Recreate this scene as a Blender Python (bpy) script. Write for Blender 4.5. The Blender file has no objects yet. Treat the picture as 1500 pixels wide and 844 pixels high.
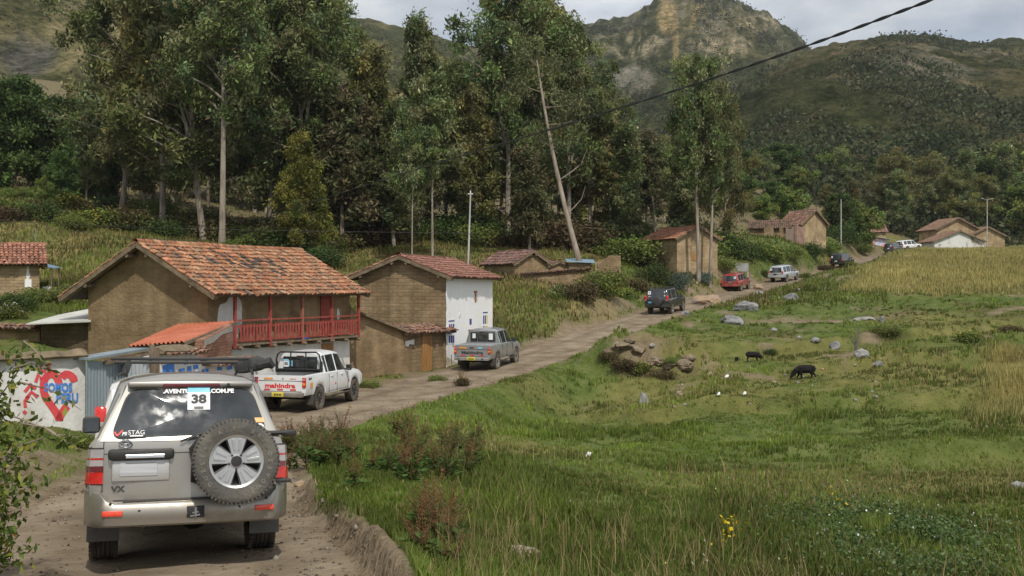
import bpy, bmesh, math, random
import numpy as np
from mathutils import Vector, Matrix, noise

R = math.radians
rng = np.random.default_rng(7)
random.seed(11)
scene = bpy.context.scene
col = scene.collection
F = 1500.0

# ------------------------------------------------------------------ helpers
def P(px, py, d):
    """world point seen at photo pixel (px,py) at distance d ahead of the camera (camera at the origin, looking +Y)"""
    return Vector(((px - 750.0) / F * d, d, (422.0 - py) / F * d))

def PX(px, d):
    return (px - 750.0) / F * d

def link(o, parent=None):
    col.objects.link(o)
    if parent is not None:
        o.parent = parent
    return o

def tag(o, label=None, cat=None, group=None, kind=None):
    if label: o['label'] = label
    if cat: o['category'] = cat
    if group: o['group'] = group
    if cat and not kind: kind = 'thing'
    if kind: o['kind'] = kind
    return o

def empty(name, loc=(0, 0, 0), rotz=0.0, label=None, cat=None, group=None):
    o = bpy.data.objects.new(name, None)
    o.empty_display_size = 0.3
    o.location = loc
    o.rotation_euler = (0, 0, rotz)
    col.objects.link(o)
    return tag(o, label, cat, group, 'thing')

def mesh_np(name, verts, faces, mats=(), parent=None, smooth=False, mat_idx=None, colors=None, cname='col'):
    """verts (n,3) array, faces list or (m,k) array -> one mesh object"""
    me = bpy.data.meshes.new(name)
    v = np.asarray(verts, dtype=np.float32)
    if isinstance(faces, np.ndarray):
        m, k = faces.shape
        me.vertices.add(len(v)); me.vertices.foreach_set('co', v.ravel())
        me.loops.add(m * k); me.loops.foreach_set('vertex_index', faces.astype(np.int32).ravel())
        me.polygons.add(m)
        me.polygons.foreach_set('loop_start', np.arange(0, m * k, k, dtype=np.int32))
        me.update(calc_edges=True)
    else:
        me.from_pydata([tuple(p) for p in v], [], faces)
        me.update()
    if mats:
        for mm in (mats if isinstance(mats, (list, tuple)) else [mats]):
            me.materials.append(mm)
    if mat_idx is not None:
        me.polygons.foreach_set('material_index', np.asarray(mat_idx, dtype=np.int32))
    if smooth:
        me.polygons.foreach_set('use_smooth', np.ones(len(me.polygons), dtype=bool))
    if colors is not None:
        a = me.color_attributes.new(cname, 'FLOAT_COLOR', 'POINT')
        c = np.ones((len(v), 4), dtype=np.float32); c[:, :3] = colors
        a.data.foreach_set('color', c.ravel())
    o = bpy.data.objects.new(name, me)
    return link(o, parent)

class MB:
    """collects shapes, then builds ONE mesh object"""
    def __init__(self):
        self.v = []; self.f = []; self.mi = []
    def add(self, verts, faces, mi=0):
        b = len(self.v)
        self.v += [tuple(p) for p in verts]
        self.f += [tuple(i + b for i in f) for f in faces]
        self.mi += [mi] * len(faces)
        return self
    def box(self, c, s, rot=None, mi=0):
        x, y, z = s[0] / 2, s[1] / 2, s[2] / 2
        pts = [Vector(p) for p in ((-x,-y,-z),(x,-y,-z),(x,y,-z),(-x,y,-z),(-x,-y,z),(x,-y,z),(x,y,z),(-x,y,z))]
        if rot is not None: pts = [rot @ p for p in pts]
        c = Vector(c)
        return self.add([p + c for p in pts], [(0,3,2,1),(4,5,6,7),(0,1,5,4),(1,2,6,5),(2,3,7,6),(3,0,4,7)], mi)
    def bbox(self, c, s, b=0.02, rot=None, mi=0, seg=2):
        """box with bevelled edges"""
        bm = bmesh.new()
        bmesh.ops.create_cube(bm, size=1.0)
        bmesh.ops.scale(bm, vec=s, verts=bm.verts)
        bmesh.ops.bevel(bm, geom=bm.edges[:], offset=min(b, min(s) * .45), segments=seg, affect='EDGES', profile=.5)
        if rot is not None: bmesh.ops.transform(bm, matrix=rot.to_4x4(), verts=bm.verts)
        bmesh.ops.translate(bm, vec=c, verts=bm.verts)
        bm.verts.index_update()
        self.add([v.co.copy() for v in bm.verts], [[v.index for v in f.verts] for f in bm.faces], mi)
        bm.free()
        return self
    def hexa(self, p8, mi=0):
        """8 corners: bottom loop 0-3, top loop 4-7"""
        return self.add(p8, [(0,3,2,1),(4,5,6,7),(0,1,5,4),(1,2,6,5),(2,3,7,6),(3,0,4,7)], mi)
    def beam(self, a, b, w, h=None, up=Vector((0,0,1)), mi=0):
        a = Vector(a); b = Vector(b); h = w if h is None else h
        d = (b - a).normalized()
        s = d.cross(up)
        if s.length < 1e-4: s = d.cross(Vector((1,0,0)))
        s.normalize(); u = s.cross(d)
        s *= w / 2; u *= h / 2
        return self.hexa([a-s-u, a+s-u, a+s+u, a-s+u, b-s-u, b+s-u, b+s+u, b-s+u], mi)
    def tube(self, pts, rad, n=8, mi=0, caps=True):
        pts = [Vector(p) for p in pts]
        if not isinstance(rad, (list, tuple, np.ndarray)): rad = [rad] * len(pts)
        vs = []; fs = []
        ref = None
        for i, p in enumerate(pts):
            t = (pts[min(i+1, len(pts)-1)] - pts[max(i-1, 0)])
            t = t.normalized() if t.length > 1e-9 else Vector((0,0,1))
            if ref is None:
                ref = t.cross(Vector((0,0,1)))
                if ref.length < 0.05: ref = t.cross(Vector((1,0,0)))
            ref = (ref - t * ref.dot(t)).normalized()
            u = t.cross(ref)
            for k in range(n):
                a = 2 * math.pi * k / n
                vs.append(p + (ref * math.cos(a) + u * math.sin(a)) * rad[i])
        for i in range(len(pts) - 1):
            for k in range(n):
                k2 = (k + 1) % n
                fs.append((i*n+k, i*n+k2, (i+1)*n+k2, (i+1)*n+k))
        if caps:
            fs.append(tuple(range(n-1, -1, -1)))
            fs.append(tuple((len(pts)-1)*n + k for k in range(n)))
        return self.add(vs, fs, mi)
    def lathe(self, prof, c, axis='x', n=32, mi=0):
        """prof: list of (r, a) closed or open profile; a along axis"""
        vs = []; fs = []
        for (r, a) in prof:
            for k in range(n):
                t = 2 * math.pi * k / n
                p = (a, r*math.cos(t), r*math.sin(t)) if axis == 'x' else ((r*math.cos(t), a, r*math.sin(t)) if axis == 'y' else (r*math.cos(t), r*math.sin(t), a))
                vs.append(Vector(p) + Vector(c))
        for i in range(len(prof) - 1):
            for k in range(n):
                k2 = (k+1) % n
                fs.append((i*n+k, i*n+k2, (i+1)*n+k2, (i+1)*n+k))
        return self.add(vs, fs, mi)
    def prism(self, poly, y0, y1, plane='xz', mi=0):
        """polygon in a plane extruded along the third axis"""
        n = len(poly)
        mk = {'xz': lambda p, t: (p[0], t, p[1]), 'yz': lambda p, t: (t, p[0], p[1]), 'xy': lambda p, t: (p[0], p[1], t)}[plane]
        vs = [mk(p, y0) for p in poly] + [mk(p, y1) for p in poly]
        fs = [tuple(range(n)), tuple(range(2*n-1, n-1, -1))]
        fs += [(i, i+n, (i+1) % n + n, (i+1) % n) for i in range(n)]
        return self.add(vs, fs, mi)
    def build(self, name, mats, parent=None, smooth=False, fix=True):
        me = bpy.data.meshes.new(name)
        me.from_pydata(self.v, [], self.f)
        for mm in (mats if isinstance(mats, (list, tuple)) else [mats]): me.materials.append(mm)
        me.polygons.foreach_set('material_index', np.asarray(self.mi, dtype=np.int32))
        if fix:
            bm = bmesh.new(); bm.from_mesh(me)
            bmesh.ops.recalc_face_normals(bm, faces=bm.faces)
            bm.to_mesh(me); bm.free()
        if smooth:
            me.polygons.foreach_set('use_smooth', np.ones(len(me.polygons), dtype=bool))
            try: me.set_sharp_from_angle(angle=R(smooth if not isinstance(smooth, bool) else 40))
            except Exception: pass
        me.update()
        return link(bpy.data.objects.new(name, me), parent)

def copy_tree(o, parent=None):
    c = o.copy(); col.objects.link(c); c.parent = parent
    for ch in list(o.children): copy_tree(ch, c)
    return c

# ------------------------------------------------------------------ materials
MATS = {}
def _nt(name):
    m = bpy.data.materials.new(name); m.use_nodes = True
    nt = m.node_tree
    return m, nt, nt.nodes['Principled BSDF'], nt.nodes.new, nt.links.new

def pm(name, colors, scale=3.0, rough=0.8, bump=0.0, bscale=None, metallic=0.0, stretch=(1,1,1), detail=5.0, spec=0.5,
       coat=0.0, pos=None, attr=None, attr_amt=1.0, rough2=None, trans=0.0, sheen=0.0, nrough=.6):
    """noise-coloured principled material"""
    if name in MATS: return MATS[name]
    m, nt, b, new, ln = _nt(name)
    b.inputs['Metallic'].default_value = metallic
    b.inputs['Roughness'].default_value = rough
    b.inputs['Specular IOR Level'].default_value = spec
    b.inputs['Coat Weight'].default_value = coat
    tc = new('ShaderNodeTexCoord'); mp = new('ShaderNodeMapping'); mp.inputs['Scale'].default_value = stretch
    ln(tc.outputs['Object'], mp.inputs['Vector'])
    no = new('ShaderNodeTexNoise'); no.inputs['Scale'].default_value = scale; no.inputs['Detail'].default_value = detail
    no.inputs['Roughness'].default_value = nrough
    ln(mp.outputs[0], no.inputs['Vector'])
    if len(colors) == 1:
        b.inputs['Base Color'].default_value = (*colors[0], 1)
        outc = None
    else:
        cr = new('ShaderNodeValToRGB')
        n = len(colors)
        pos = pos or [0.32 + 0.36 * i / (n - 1) for i in range(n)]
        while len(cr.color_ramp.elements) < n: cr.color_ramp.elements.new(0.5)
        for e, c, p in zip(cr.color_ramp.elements, colors, pos):
            e.position = p; e.color = (*c, 1)
        ln(no.outputs['Fac'], cr.inputs['Fac'])
        outc = cr.outputs['Color']
        if attr:
            at = new('ShaderNodeAttribute'); at.attribute_name = attr
            mx = new('ShaderNodeMix'); mx.data_type = 'RGBA'; mx.blend_type = 'MULTIPLY'; mx.inputs[0].default_value = attr_amt
            ln(outc, mx.inputs[6]); ln(at.outputs['Color'], mx.inputs[7]); outc = mx.outputs[2]
        ln(outc, b.inputs['Base Color'])
    if rough2 is not None:
        mr = new('ShaderNodeMapRange'); mr.inputs['From Min'].default_value = .3; mr.inputs['From Max'].default_value = .7
        mr.inputs['To Min'].default_value = rough; mr.inputs['To Max'].default_value = rough2
        ln(no.outputs['Fac'], mr.inputs['Value']); ln(mr.outputs[0], b.inputs['Roughness'])
    if bump:
        n2 = new('ShaderNodeTexNoise'); n2.inputs['Scale'].default_value = bscale or scale * 4; n2.inputs['Detail'].default_value = 6
        ln(mp.outputs[0], n2.inputs['Vector'])
        bp = new('ShaderNodeBump'); bp.inputs['Strength'].default_value = min(1.0, bump); bp.inputs['Distance'].default_value = 0.05
        ln(n2.outputs['Fac'], bp.inputs['Height']); ln(bp.outputs[0], b.inputs['Normal'])
    MATS[name] = m
    return m

def flat(name, c, rough=.5, metallic=0.0, spec=.5, coat=0.0):
    """near-uniform material that still carries a little wear in its roughness and tone"""
    k = tuple(max(0, x * .86) for x in c)
    return pm(name, [k, c, tuple(min(1, x * 1.06) for x in c)], scale=2.2, rough=rough, rough2=min(1, rough + .12), metallic=metallic, spec=spec, coat=coat)

def leafmat(name, attr='col', trans=.25, rough=.62):
    """foliage: own colour from a per-leaf attribute, a little light passes through"""
    m, nt, b, new, ln = _nt(name)
    at = new('ShaderNodeAttribute'); at.attribute_name = attr
    oi = new('ShaderNodeObjectInfo')
    hs = new('ShaderNodeHueSaturation')
    mr = new('ShaderNodeMapRange'); mr.inputs['To Min'].default_value = .8; mr.inputs['To Max'].default_value = 1.2
    ln(oi.outputs['Random'], mr.inputs['Value']); ln(mr.outputs[0], hs.inputs['Value'])
    mh = new('ShaderNodeMapRange'); mh.inputs['To Min'].default_value = .485; mh.inputs['To Max'].default_value = .515
    ln(oi.outputs['Random'], mh.inputs['Value']); ln(mh.outputs[0], hs.inputs['Hue'])
    ln(at.outputs['Color'], hs.inputs['Color'])
    ln(hs.outputs[0], b.inputs['Base Color'])
    b.inputs['Roughness'].default_value = rough
    b.inputs['Specular IOR Level'].default_value = .16
    tr = new('ShaderNodeBsdfTranslucent'); ln(hs.outputs[0], tr.inputs['Color'])
    ms = new('ShaderNodeMixShader'); ms.inputs[0].default_value = trans
    ln(b.outputs[0], ms.inputs[1]); ln(tr.outputs[0], ms.inputs[2])
    ln(ms.outputs[0], nt.nodes['Material Output'].inputs['Surface'])
    MATS[name] = m
    return m

# ------------------------------------------------------------------ camera, sky, sun
cam = bpy.data.cameras.new('camera'); cam.sensor_width = 36.0; cam.lens = 36.0 * F / 1500.0
cam.clip_start = 0.1; cam.clip_end = 12000
co = bpy.data.objects.new('camera', cam); co.location = (0, 0, 0); co.rotation_euler = (R(90), 0, 0)
col.objects.link(co); scene.camera = co

SUN_EL = 52.0
SUN_AZ = Vector((0.34, -0.94)).normalized()        # towards the sun, seen from above
sl = bpy.data.lights.new('sun', 'SUN'); sl.energy = 3.3; sl.angle = R(1.5); sl.color = (1.0, .95, .86)
so = bpy.data.objects.new('sun', sl)
sv = Vector((SUN_AZ.x * math.cos(R(SUN_EL)), SUN_AZ.y * math.cos(R(SUN_EL)), math.sin(R(SUN_EL))))
so.rotation_euler = sv.to_track_quat('Z', 'Y').to_euler(); so.location = sv * 50
col.objects.link(so)

w = bpy.data.worlds.new('World'); scene.world = w; w.use_nodes = True
nt = w.node_tree; new = nt.nodes.new; ln = nt.links.new
bg = nt.nodes['Background']; bg.inputs['Strength'].default_value = 0.085
sky = new('ShaderNodeTexSky'); sky.sky_type = 'NISHITA'; sky.sun_disc = False
sky.sun_elevation = R(SUN_EL); sky.sun_rotation = math.atan2(SUN_AZ.x, SUN_AZ.y); sky.altitude = 3000; sky.dust_density = 2.0
tc = new('ShaderNodeTexCoord'); mp = new('ShaderNodeMapping'); mp.inputs['Scale'].default_value = (1.3, 1.3, 3.6)
mp.inputs['Location'].default_value = (.35, .2, .4)
ln(tc.outputs['Generated'], mp.inputs[0])
n1 = new('ShaderNodeTexNoise'); n1.inputs['Scale'].default_value = 2.3; n1.inputs['Detail'].default_value = 9; n1.inputs['Roughness'].default_value = .55
ln(mp.outputs[0], n1.inputs['Vector'])
cr = new('ShaderNodeValToRGB'); e = cr.color_ramp.elements
e[0].position = .30; e[0].color = (.35, .35, .35, 1); e[1].position = .50; e[1].color = (1, 1, 1, 1)
ln(n1.outputs['Fac'], cr.inputs[0])
n2 = new('ShaderNodeTexNoise'); n2.inputs['Scale'].default_value = 3.4; n2.inputs['Detail'].default_value = 8
mp2 = new('ShaderNodeMapping'); mp2.inputs['Location'].default_value = (2.3, 1.1, .7); mp2.inputs['Scale'].default_value = (1.2, 1.2, 3.2)
ln(tc.outputs['Generated'], mp2.inputs[0]); ln(mp2.outputs[0], n2.inputs['Vector'])
cc = new('ShaderNodeValToRGB'); e = cc.color_ramp.elements
e[0].position = .36; e[0].color = (5.6, 6.1, 6.7, 1); e[1].position = .66; e[1].color = (12.4, 12.6, 12.8, 1)
ln(n2.outputs['Fac'], cc.inputs[0])
mx = new('ShaderNodeMix'); mx.data_type = 'RGBA'
ln(cr.outputs[0], mx.inputs[0]); ln(sky.outputs[0], mx.inputs[6]); ln(cc.outputs[0], mx.inputs[7])
ln(mx.outputs[2], bg.inputs['Color'])
scene.view_settings.view_transform = 'Standard'; scene.view_settings.look = 'None'
scene.view_settings.exposure = 0.0; scene.view_settings.gamma = 1.0; scene.view_settings.use_curve_mapping = False
scene.render.engine = 'CYCLES'
scene.cycles.max_bounces = 5; scene.cycles.transparent_max_bounces = 6; scene.cycles.diffuse_bounces = 2; scene.cycles.glossy_bounces = 3
scene.cycles.use_denoising = True

# ------------------------------------------------------------------ ground heights
ROAD = np.array([(-0.4,-4,-2.5),(-1.3,2,-2.52),(-2.9,9,-2.70),(-4.5,14,-3.08),(-5.9,20,-3.36),(-6.6,26,-3.72),(-6.2,32,-3.98),(-4.1,39,-4.0),
                 (-1.0,48,-3.82),(2.6,57,-3.42),(7,68,-2.62),(11.2,77,-1.9),(15.6,86,-1.3),(20,96,-.8),(24,104,-.3),(29,112,.55),
                 (34.4,120,1.3),(41,131,2.2),(47,143,3.3),(56.2,158,4.8),(66,172,6.3),(82,200,8.7),(100,230,12)], float)
def catmull(Pts, n):
    Pts = np.vstack([2*Pts[0]-Pts[1], Pts, 2*Pts[-1]-Pts[-2]])
    out = []
    for i in range(1, len(Pts) - 2):
        p0, p1, p2, p3 = Pts[i-1], Pts[i], Pts[i+1], Pts[i+2]
        for t in np.linspace(0, 1, n, endpoint=False):
            out.append(.5*((2*p1) + (-p0+p2)*t + (2*p0-5*p1+4*p2-p3)*t*t + (-p0+3*p1-3*p2+p3)*t**3))
    out.append(Pts[-2])
    return np.array(out)
RC = catmull(ROAD, 14)
seg = np.linalg.norm(np.diff(RC[:, :2], axis=0), axis=1)
RS = np.concatenate([[0], np.cumsum(seg)])
tg = np.gradient(RC[:, :2], axis=0); tg /= np.linalg.norm(tg, axis=1)[:, None]
RN = np.stack([tg[:, 1], -tg[:, 0]], 1)          # towards the right of travel
def half_width(y):
    return np.interp(y, [0, 9, 14, 22, 32, 48, 70, 100, 160], [1.72, 1.68, 1.6, 1.85, 1.95, 1.92, 1.8, 1.75, 1.75])

CP = []   # control points: photo pixel, depth, height
def cz(px, d, z): CP.append((PX(px, d), d, z))
for px, d, z in ((600,8,-2.35),(700,8.5,-2.5),(1000,8,-2.9),(1500,8,-3.3),(2100,8,-3.3),(2100,18,-3.6),(600,12,-2.75),(560,14,-2.8),(700,15,-3.1),(620,19,-3.2),(640,24,-3.5),
        (800,12,-2.95),(1000,13,-3.25),(1250,13,-3.55),(1500,14,-3.6),(850,20,-3.5),(1000,20,-3.75),(1250,20,-3.9),(1500,22,-3.85),(700,30,-3.75),(720,34,-3.85),
        (770,37,-4.35),(790,29,-4.15),(850,30,-4.4),(1000,30,-4.5),(1200,30,-4.35),(1500,30,-3.9),(850,40,-4.65),(1000,42,-4.5),(1150,44,-4.05),(1300,42,-3.9),(1500,40,-3.55),
        (900,52,-4.0),(960,51,-4.0),(1000,54,-3.65),(1100,54,-3.75),(1250,54,-3.1),(1350,52,-2.9),(1500,52,-2.6),(1020,64,-2.75),(1100,64,-2.75),(1250,66,-2.3),(1500,66,-1.7),
        (1080,76,-1.9),(1160,74,-2.0),(1250,76,-1.75),(1350,76,-1.4),(1500,78,-.8),(1150,90,-.7),(1210,88,-.4),(1350,92,.5),(1500,92,.9),(1200,108,1.6),(1290,112,2.5),(1500,112,3.1),
        (1290,128,3.9),(1400,130,4.35),(1500,132,4.75),(1900,132,5.3),(1300,150,5.3),(1400,155,5.5),(1500,160,5.8),(1330,180,6.9),(1420,190,7.6),(1480,200,8.5),(1600,220,12),(1300,220,14),
        (2100,40,-3.2),(2100,90,1.0),
        # left side and behind
        (-100,6,-2.35),(-700,6,-2.0),(60,13.6,-2.62),(-200,14,-2.2),(-900,14,-1.2),(120,19,-3.0),(30,21,-2.95),(-200,21,-2.2),(125,24,-3.2),(215,26,-3.35),(300,30,-3.55),
        (-200,34,-1.9),(60,34,-2.3),(180,36,-3.0),(305,36,-3.7),(130,40,-2.6),(515,44,-3.86),(420,44,-3.75),(520,48,-3.85),(655,50,-3.9),(600,56,-3.1),
        (30,58,-.3),(30,70,.2),(-200,70,2),(120,62,.2),(200,60,-.4),(350,62,-.8),(480,64,-1.2),(620,64,-1.7),(715,60,-2.6),(730,66,-1.7),(780,70,-.9),(830,66,-1.9),(870,72,-1.2),(700,80,.6),(760,88,1.5),(850,84,.4),(880,80,-.5),(900,78,-.9),
        (650,100,3.8),(450,100,3.8),(300,90,3.4),(100,88,5.0),(0,88,5.5),(100,112,9.5),(0,120,11.5),(-300,120,12),(200,110,7.6),(400,120,7.2),(600,130,8),
        (955,100,1.2),(990,106,1.8),(1050,106,1.7),(1000,118,3.0),(900,100,2.6),(1080,108,2.4),(1100,122,4.6),(1180,126,4.2),(1170,142,7.0),(1110,142,7.2),(1080,160,10),(950,140,8.4),(800,140,9),
        (1240,152,6.4),(1260,166,6.6),(1225,180,10.5),(1100,200,18),(900,200,20),(700,200,19),(500,200,20),(200,180,24),(0,180,26),(-400,180,28),
        (1500,300,26),(1300,300,28),(1100,300,34),(900,300,42),(700,300,46),(400,300,52),(0,300,62),(-400,300,64),(2000,300,26)):
    cz(px, d, z)
CP = np.array(CP)
RB = RC[::10]
CPALL = np.vstack([CP, RB[(RB[:, 1] > -5)]])
def warp(x, y):
    t = np.log(np.maximum(y + 14.0, 2.0))
    return np.stack([x / (np.maximum(y, -6) + 14.0) * 1.6, t], -1)
def tpsk(r2):
    return np.where(r2 > 1e-12, r2 * np.log(np.maximum(r2, 1e-12)), 0.0)
_W = warp(CPALL[:, 0], CPALL[:, 1])
_d2 = ((_W[:, None] - _W[None]) ** 2).sum(-1)
_A = tpsk(_d2) + np.eye(len(_W)) * 2e-4
_Pm = np.hstack([np.ones((len(_W), 1)), _W])
_M = np.block([[_A, _Pm], [_Pm.T, np.zeros((3, 3))]])
_sol = np.linalg.solve(_M, np.concatenate([CPALL[:, 2], np.zeros(3)]))
def tps(x, y):
    q = warp(x, y); out = np.empty(len(x))
    for s in range(0, len(x), 20000):
        qq = q[s:s+20000]
        k = tpsk(((qq[:, None] - _W[None]) ** 2).sum(-1))
        out[s:s+20000] = k @ _sol[:-3] + _sol[-3] + qq @ _sol[-2:]
    return out

# smooth value noise for numpy
_perm = np.random.default_rng(3).random((256, 256))
def vnoise(x, y):
    xi = np.floor(x).astype(int); yi = np.floor(y).astype(int)
    fx = x - xi; fy = y - yi
    fx = fx*fx*(3-2*fx); fy = fy*fy*(3-2*fy)
    a = _perm[xi & 255, yi & 255]; b = _perm[(xi+1) & 255, yi & 255]; c = _perm[xi & 255, (yi+1) & 255]; d = _perm[(xi+1) & 255, (yi+1) & 255]
    return (a*(1-fx)+b*fx)*(1-fy) + (c*(1-fx)+d*fx)*fy
def fbm(x, y, o=4, lac=2.03, g=.5):
    s = 0; a = 1; n = 0
    for i in range(o):
        s = s + a * vnoise(x + 17.3*i, y - 9.1*i); n += a; a *= g; x = x*lac; y = y*lac
    return s / n
def sstep(a, b, x):
    t = np.clip((x - a) / (b - a), 0, 1); return t*t*(3-2*t)

def half_left(y):
    return half_width(y) + np.interp(y, [0, 10, 14, 19], [1.3, 1.2, .7, 0.0])
def road_coords(x, y):
    """signed offset from the centre line (+ right), road height there, distance along it"""
    off = np.empty(len(x)); zz = np.empty(len(x)); ss = np.empty(len(x))
    for s in range(0, len(x), 8000):
        X = x[s:s+8000]; Y = y[s:s+8000]
        d2 = (X[:, None] - RC[None, :, 0])**2 + (Y[:, None] - RC[None, :, 1])**2
        i = d2.argmin(1)
        dx = X - RC[i, 0]; dy = Y - RC[i, 1]
        o = dx*RN[i, 0] + dy*RN[i, 1]
        al = dx*tg[i, 0] + dy*tg[i, 1]
        dist = np.sqrt(d2[np.arange(len(i)), i])
        off[s:s+8000] = np.where(np.abs(o) > .7*dist, o, np.sign(o) * dist)
        zz[s:s+8000] = np.interp(RS[i] + al, RS, RC[:, 2]); ss[s:s+8000] = RS[i] + al
    return off, zz, ss

def ledge(t, w_, W_):
    return sstep(-w_, w_, t) - sstep(-W_, W_, t)
def ground(x, y, detail=True, bed=0.0):
    x = np.asarray(x, float).ravel(); y = np.asarray(y, float).ravel()
    z = tps(x, y)
    if detail:
        k = np.clip(y / 30, .35, 1.6)
        z = z + (fbm(x*.40 + 5, y*.40, 4) - .5) * .50 * k + (fbm(x*1.9, y*1.9 + 8, 3) - .5) * .13
        # terraced ledges in the hollow, eroded dirt bank below the road
        z = z + .85 * ledge(y - 37.5 - .1*(x-9) - 1.4*np.sin(x*.30), .55, 5) * sstep(2, 6, x) * (1 - sstep(24, 32, x))
        z = z + .70 * ledge(y - 57.5 - .25*(x-18) - 1.6*np.sin(x*.22), .7, 6) * sstep(9, 13, x) * (1 - sstep(40, 48, x))
        z = z + .65 * ledge(y - 46.5 + .35*(x-17) - 1.2*np.sin(x*.33+2), .6, 5) * sstep(12, 15, x) * (1 - sstep(30, 36, x))
        z = z + .60 * ledge(y - 26.0 - 1.6*np.sin(x*.3+1), .6, 4.5) * sstep(5, 10, x) * (1 - sstep(22, 28, x))
        bx = x - 6.6; by = y - 50.0
        z = z + 1.7 * np.exp(-((bx*.85 + by*.3)/2.7)**4) * sstep(-.9, .5, by + bx*.22 + 1.2*(fbm(x*.9, y*.9, 3)-.5)) * (1 - sstep(1.5, 5.5, by)) * (.6 + .8*fbm(x*1.3, y*1.3, 3))
        z = z - .45 * np.exp(-(((x-21.5)/5.2)**2 + ((y-72)/4.0)**2)**2)
    off, rz, s = road_coords(x, y)
    hw = half_width(y)
    if detail:
        sh = sstep(20, 25, y) * (1 - sstep(44, 50, y))
        oo = off - hw + 1.6*(fbm(x*.35, y*.35 + 4, 3) - .5)
        z = z - .62 * sh * sstep(.7, 2.3, oo) * (1 - sstep(3.5, 10, oo)) + .22 * sh * np.exp(-((oo - .5)/.6)**2)
    edge = (fbm(s*.5, off*.3 + 3, 3) - .5) * .9
    near = 1 - sstep(15, 20, y)
    wid_r = .13 * near + 2.4 * (1 - near)
    edge = edge * (1 - .6*near)
    o = np.where(off > 0, off - hw, -off - half_left(y)) + edge * .35
    wR = 1 - sstep(0.0, 1, o / wid_r)
    wL = 1 - sstep(0.0, 1, o / 2.0)
    wgt = np.where(off > 0, wR, wL)
    # mud kerb on the right of the near road
    lip = near * np.where(off > 0, np.exp(-((o - .20) / .13)**2), 0) * (.10 + .12*fbm(x*2.3, y*2.3, 3))
    rut = -.035 * np.exp(-((np.abs(off) - .85) / .25)**2) + (fbm(x*2.2, y*2.2, 4) - .5) * .05
    z = z * (1 - wgt) + (rz + rut - bed) * wgt + lip
    return z

def gz(x, y):
    return float(ground([x], [y])[0])
def on_ground(px, d, dz=0.0):
    x = PX(px, d); return Vector((x, d, gz(x, d) + dz))
# ------------------------------------------------------------------ ground sheet
ys = np.concatenate([np.linspace(-8, 8, 40, endpoint=False), np.linspace(8, 17, 120, endpoint=False), np.linspace(17, 40, 135, endpoint=False), np.geomspace(40, 345, 190)])
sx = np.concatenate([np.linspace(-1.6, -.62, 60, endpoint=False), np.linspace(-.62, .62, 330), np.linspace(.64, 1.5, 40)])
GX = (ys[:, None] * 0 + np.maximum(ys, 0)[:, None] * .92 + 9) * sx[None]
GY = np.repeat(ys[:, None], len(sx), 1)
gx, gy = GX.ravel(), GY.ravel()
goff, grz, gs = road_coords(gx, gy)
inroad = (goff < half_width(gy) - .12) & (goff > -half_left(gy) + .12)
gzv = ground(gx, gy, bed=0.0) - np.where(inroad, .07, 0.0)

def in_field(x, y):
    """1 in the ripe barley field on the slope and in the small patch by the hollow"""
    px = x / np.maximum(y, 1) * F + 750
    wob = (fbm(x*.12, y*.12, 3) - .5) * 60 + (fbm(x*.5, y*.4, 3) - .5) * 40
    left = np.interp(y, [78, 88, 96, 110, 128, 150], [1420, 1225, 1235, 1255, 1285, 1325])
    a = sstep(-20, 40, px + wob - left) * sstep(78, 90, y + wob*.12 + (px-1230)*.004) * (1 - sstep(160, 175, y))
    b = sstep(1390, 1470, px + wob) * sstep(28, 34, y + wob*.08) * (1 - sstep(46, 50, y))
    return np.clip(a + b, 0, 1)

def masks(x, y, off):
    px = x / np.maximum(y, 1) * F + 750
    dry = in_field(x, y)
    n = fbm(x*.11, y*.07, 4); n2 = fbm(x*.5 + 40, y*.3, 4)
    dry = np.maximum(dry, .50 * sstep(.48, .66, n) * sstep(18, 24, y))
    band = np.exp(-((y - 20 - .15*(x-4))/3.2)**2) * sstep(1, 4, x)
    dry = np.maximum(dry, .42 * band)
    left = sstep(58, 66, y) * (1 - sstep(110, 135, y)) * (px < 905)
    dry = np.maximum(dry, left * (.35 + .5 * sstep(.4, .6, n2)))
    dirt = np.exp(-(((x-21.5)/5.4)**2 + ((y-71.5)/3.6)**2)**2)
    hw = half_width(y)
    o = np.where(off > 0, off - hw, -off - half_left(y))
    near = 1 - sstep(15, 20, y)
    verge = np.where(off > 0, (1 - sstep(.08, .36, o + (n2-.5)*.6)) , (1 - sstep(.1, 1.1, o + (n2-.5)*1.8)))
    dirt = np.maximum(dirt, verge)
    bx = x - 6.6; by = y - 50.0
    bank = np.exp(-((bx*.85 + by*.3)/2.5)**4) * np.exp(-((by + bx*.22 - .1)/1.25)**4) * sstep(.34, .54, n2) * .85
    bank2 = np.exp(-((x - 6.6 - (y-63)*.30)/4.2)**4) * np.exp(-((off + hw + 1.5)/1.3)**2) * sstep(.42, .56, n2) * (off < 0)
    dirt = np.maximum(dirt, np.maximum(bank, bank2))
    dirt = np.maximum(dirt, .8*sstep(.66, .74, n2) * sstep(30, 50, y) * (off > 0))
    yard = (off < 0) * (o < 6) * sstep(27, 31, y) * (1 - sstep(47, 50, y))
    dirt = np.maximum(dirt, .85 * yard * sstep(.35, .55, n2))
    red = sstep(.56, .7, fbm(x*.25 + 90, y*.16, 4)) * sstep(40, 60, y)
    wood = sstep(104, 114, y) * (1 - sstep(60, 110, px - np.interp(y, [104,150,200], [1000,1010,900]))) * (px > 120)
    wood = np.maximum(wood, sstep(150, 160, y) * (px < 1290)); wood = np.maximum(wood, sstep(196, 204, y)); wood = np.maximum(wood, sstep(114, 120, y) * (px < 140))
    dirt = np.maximum(dirt, .55*wood); red = np.maximum(red, wood)
    return np.clip(dry, 0, 1), np.clip(dirt, 0, 1), red
dry, dirt, red = masks(gx, gy, goff)
nr, nc = GX.shape
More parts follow.
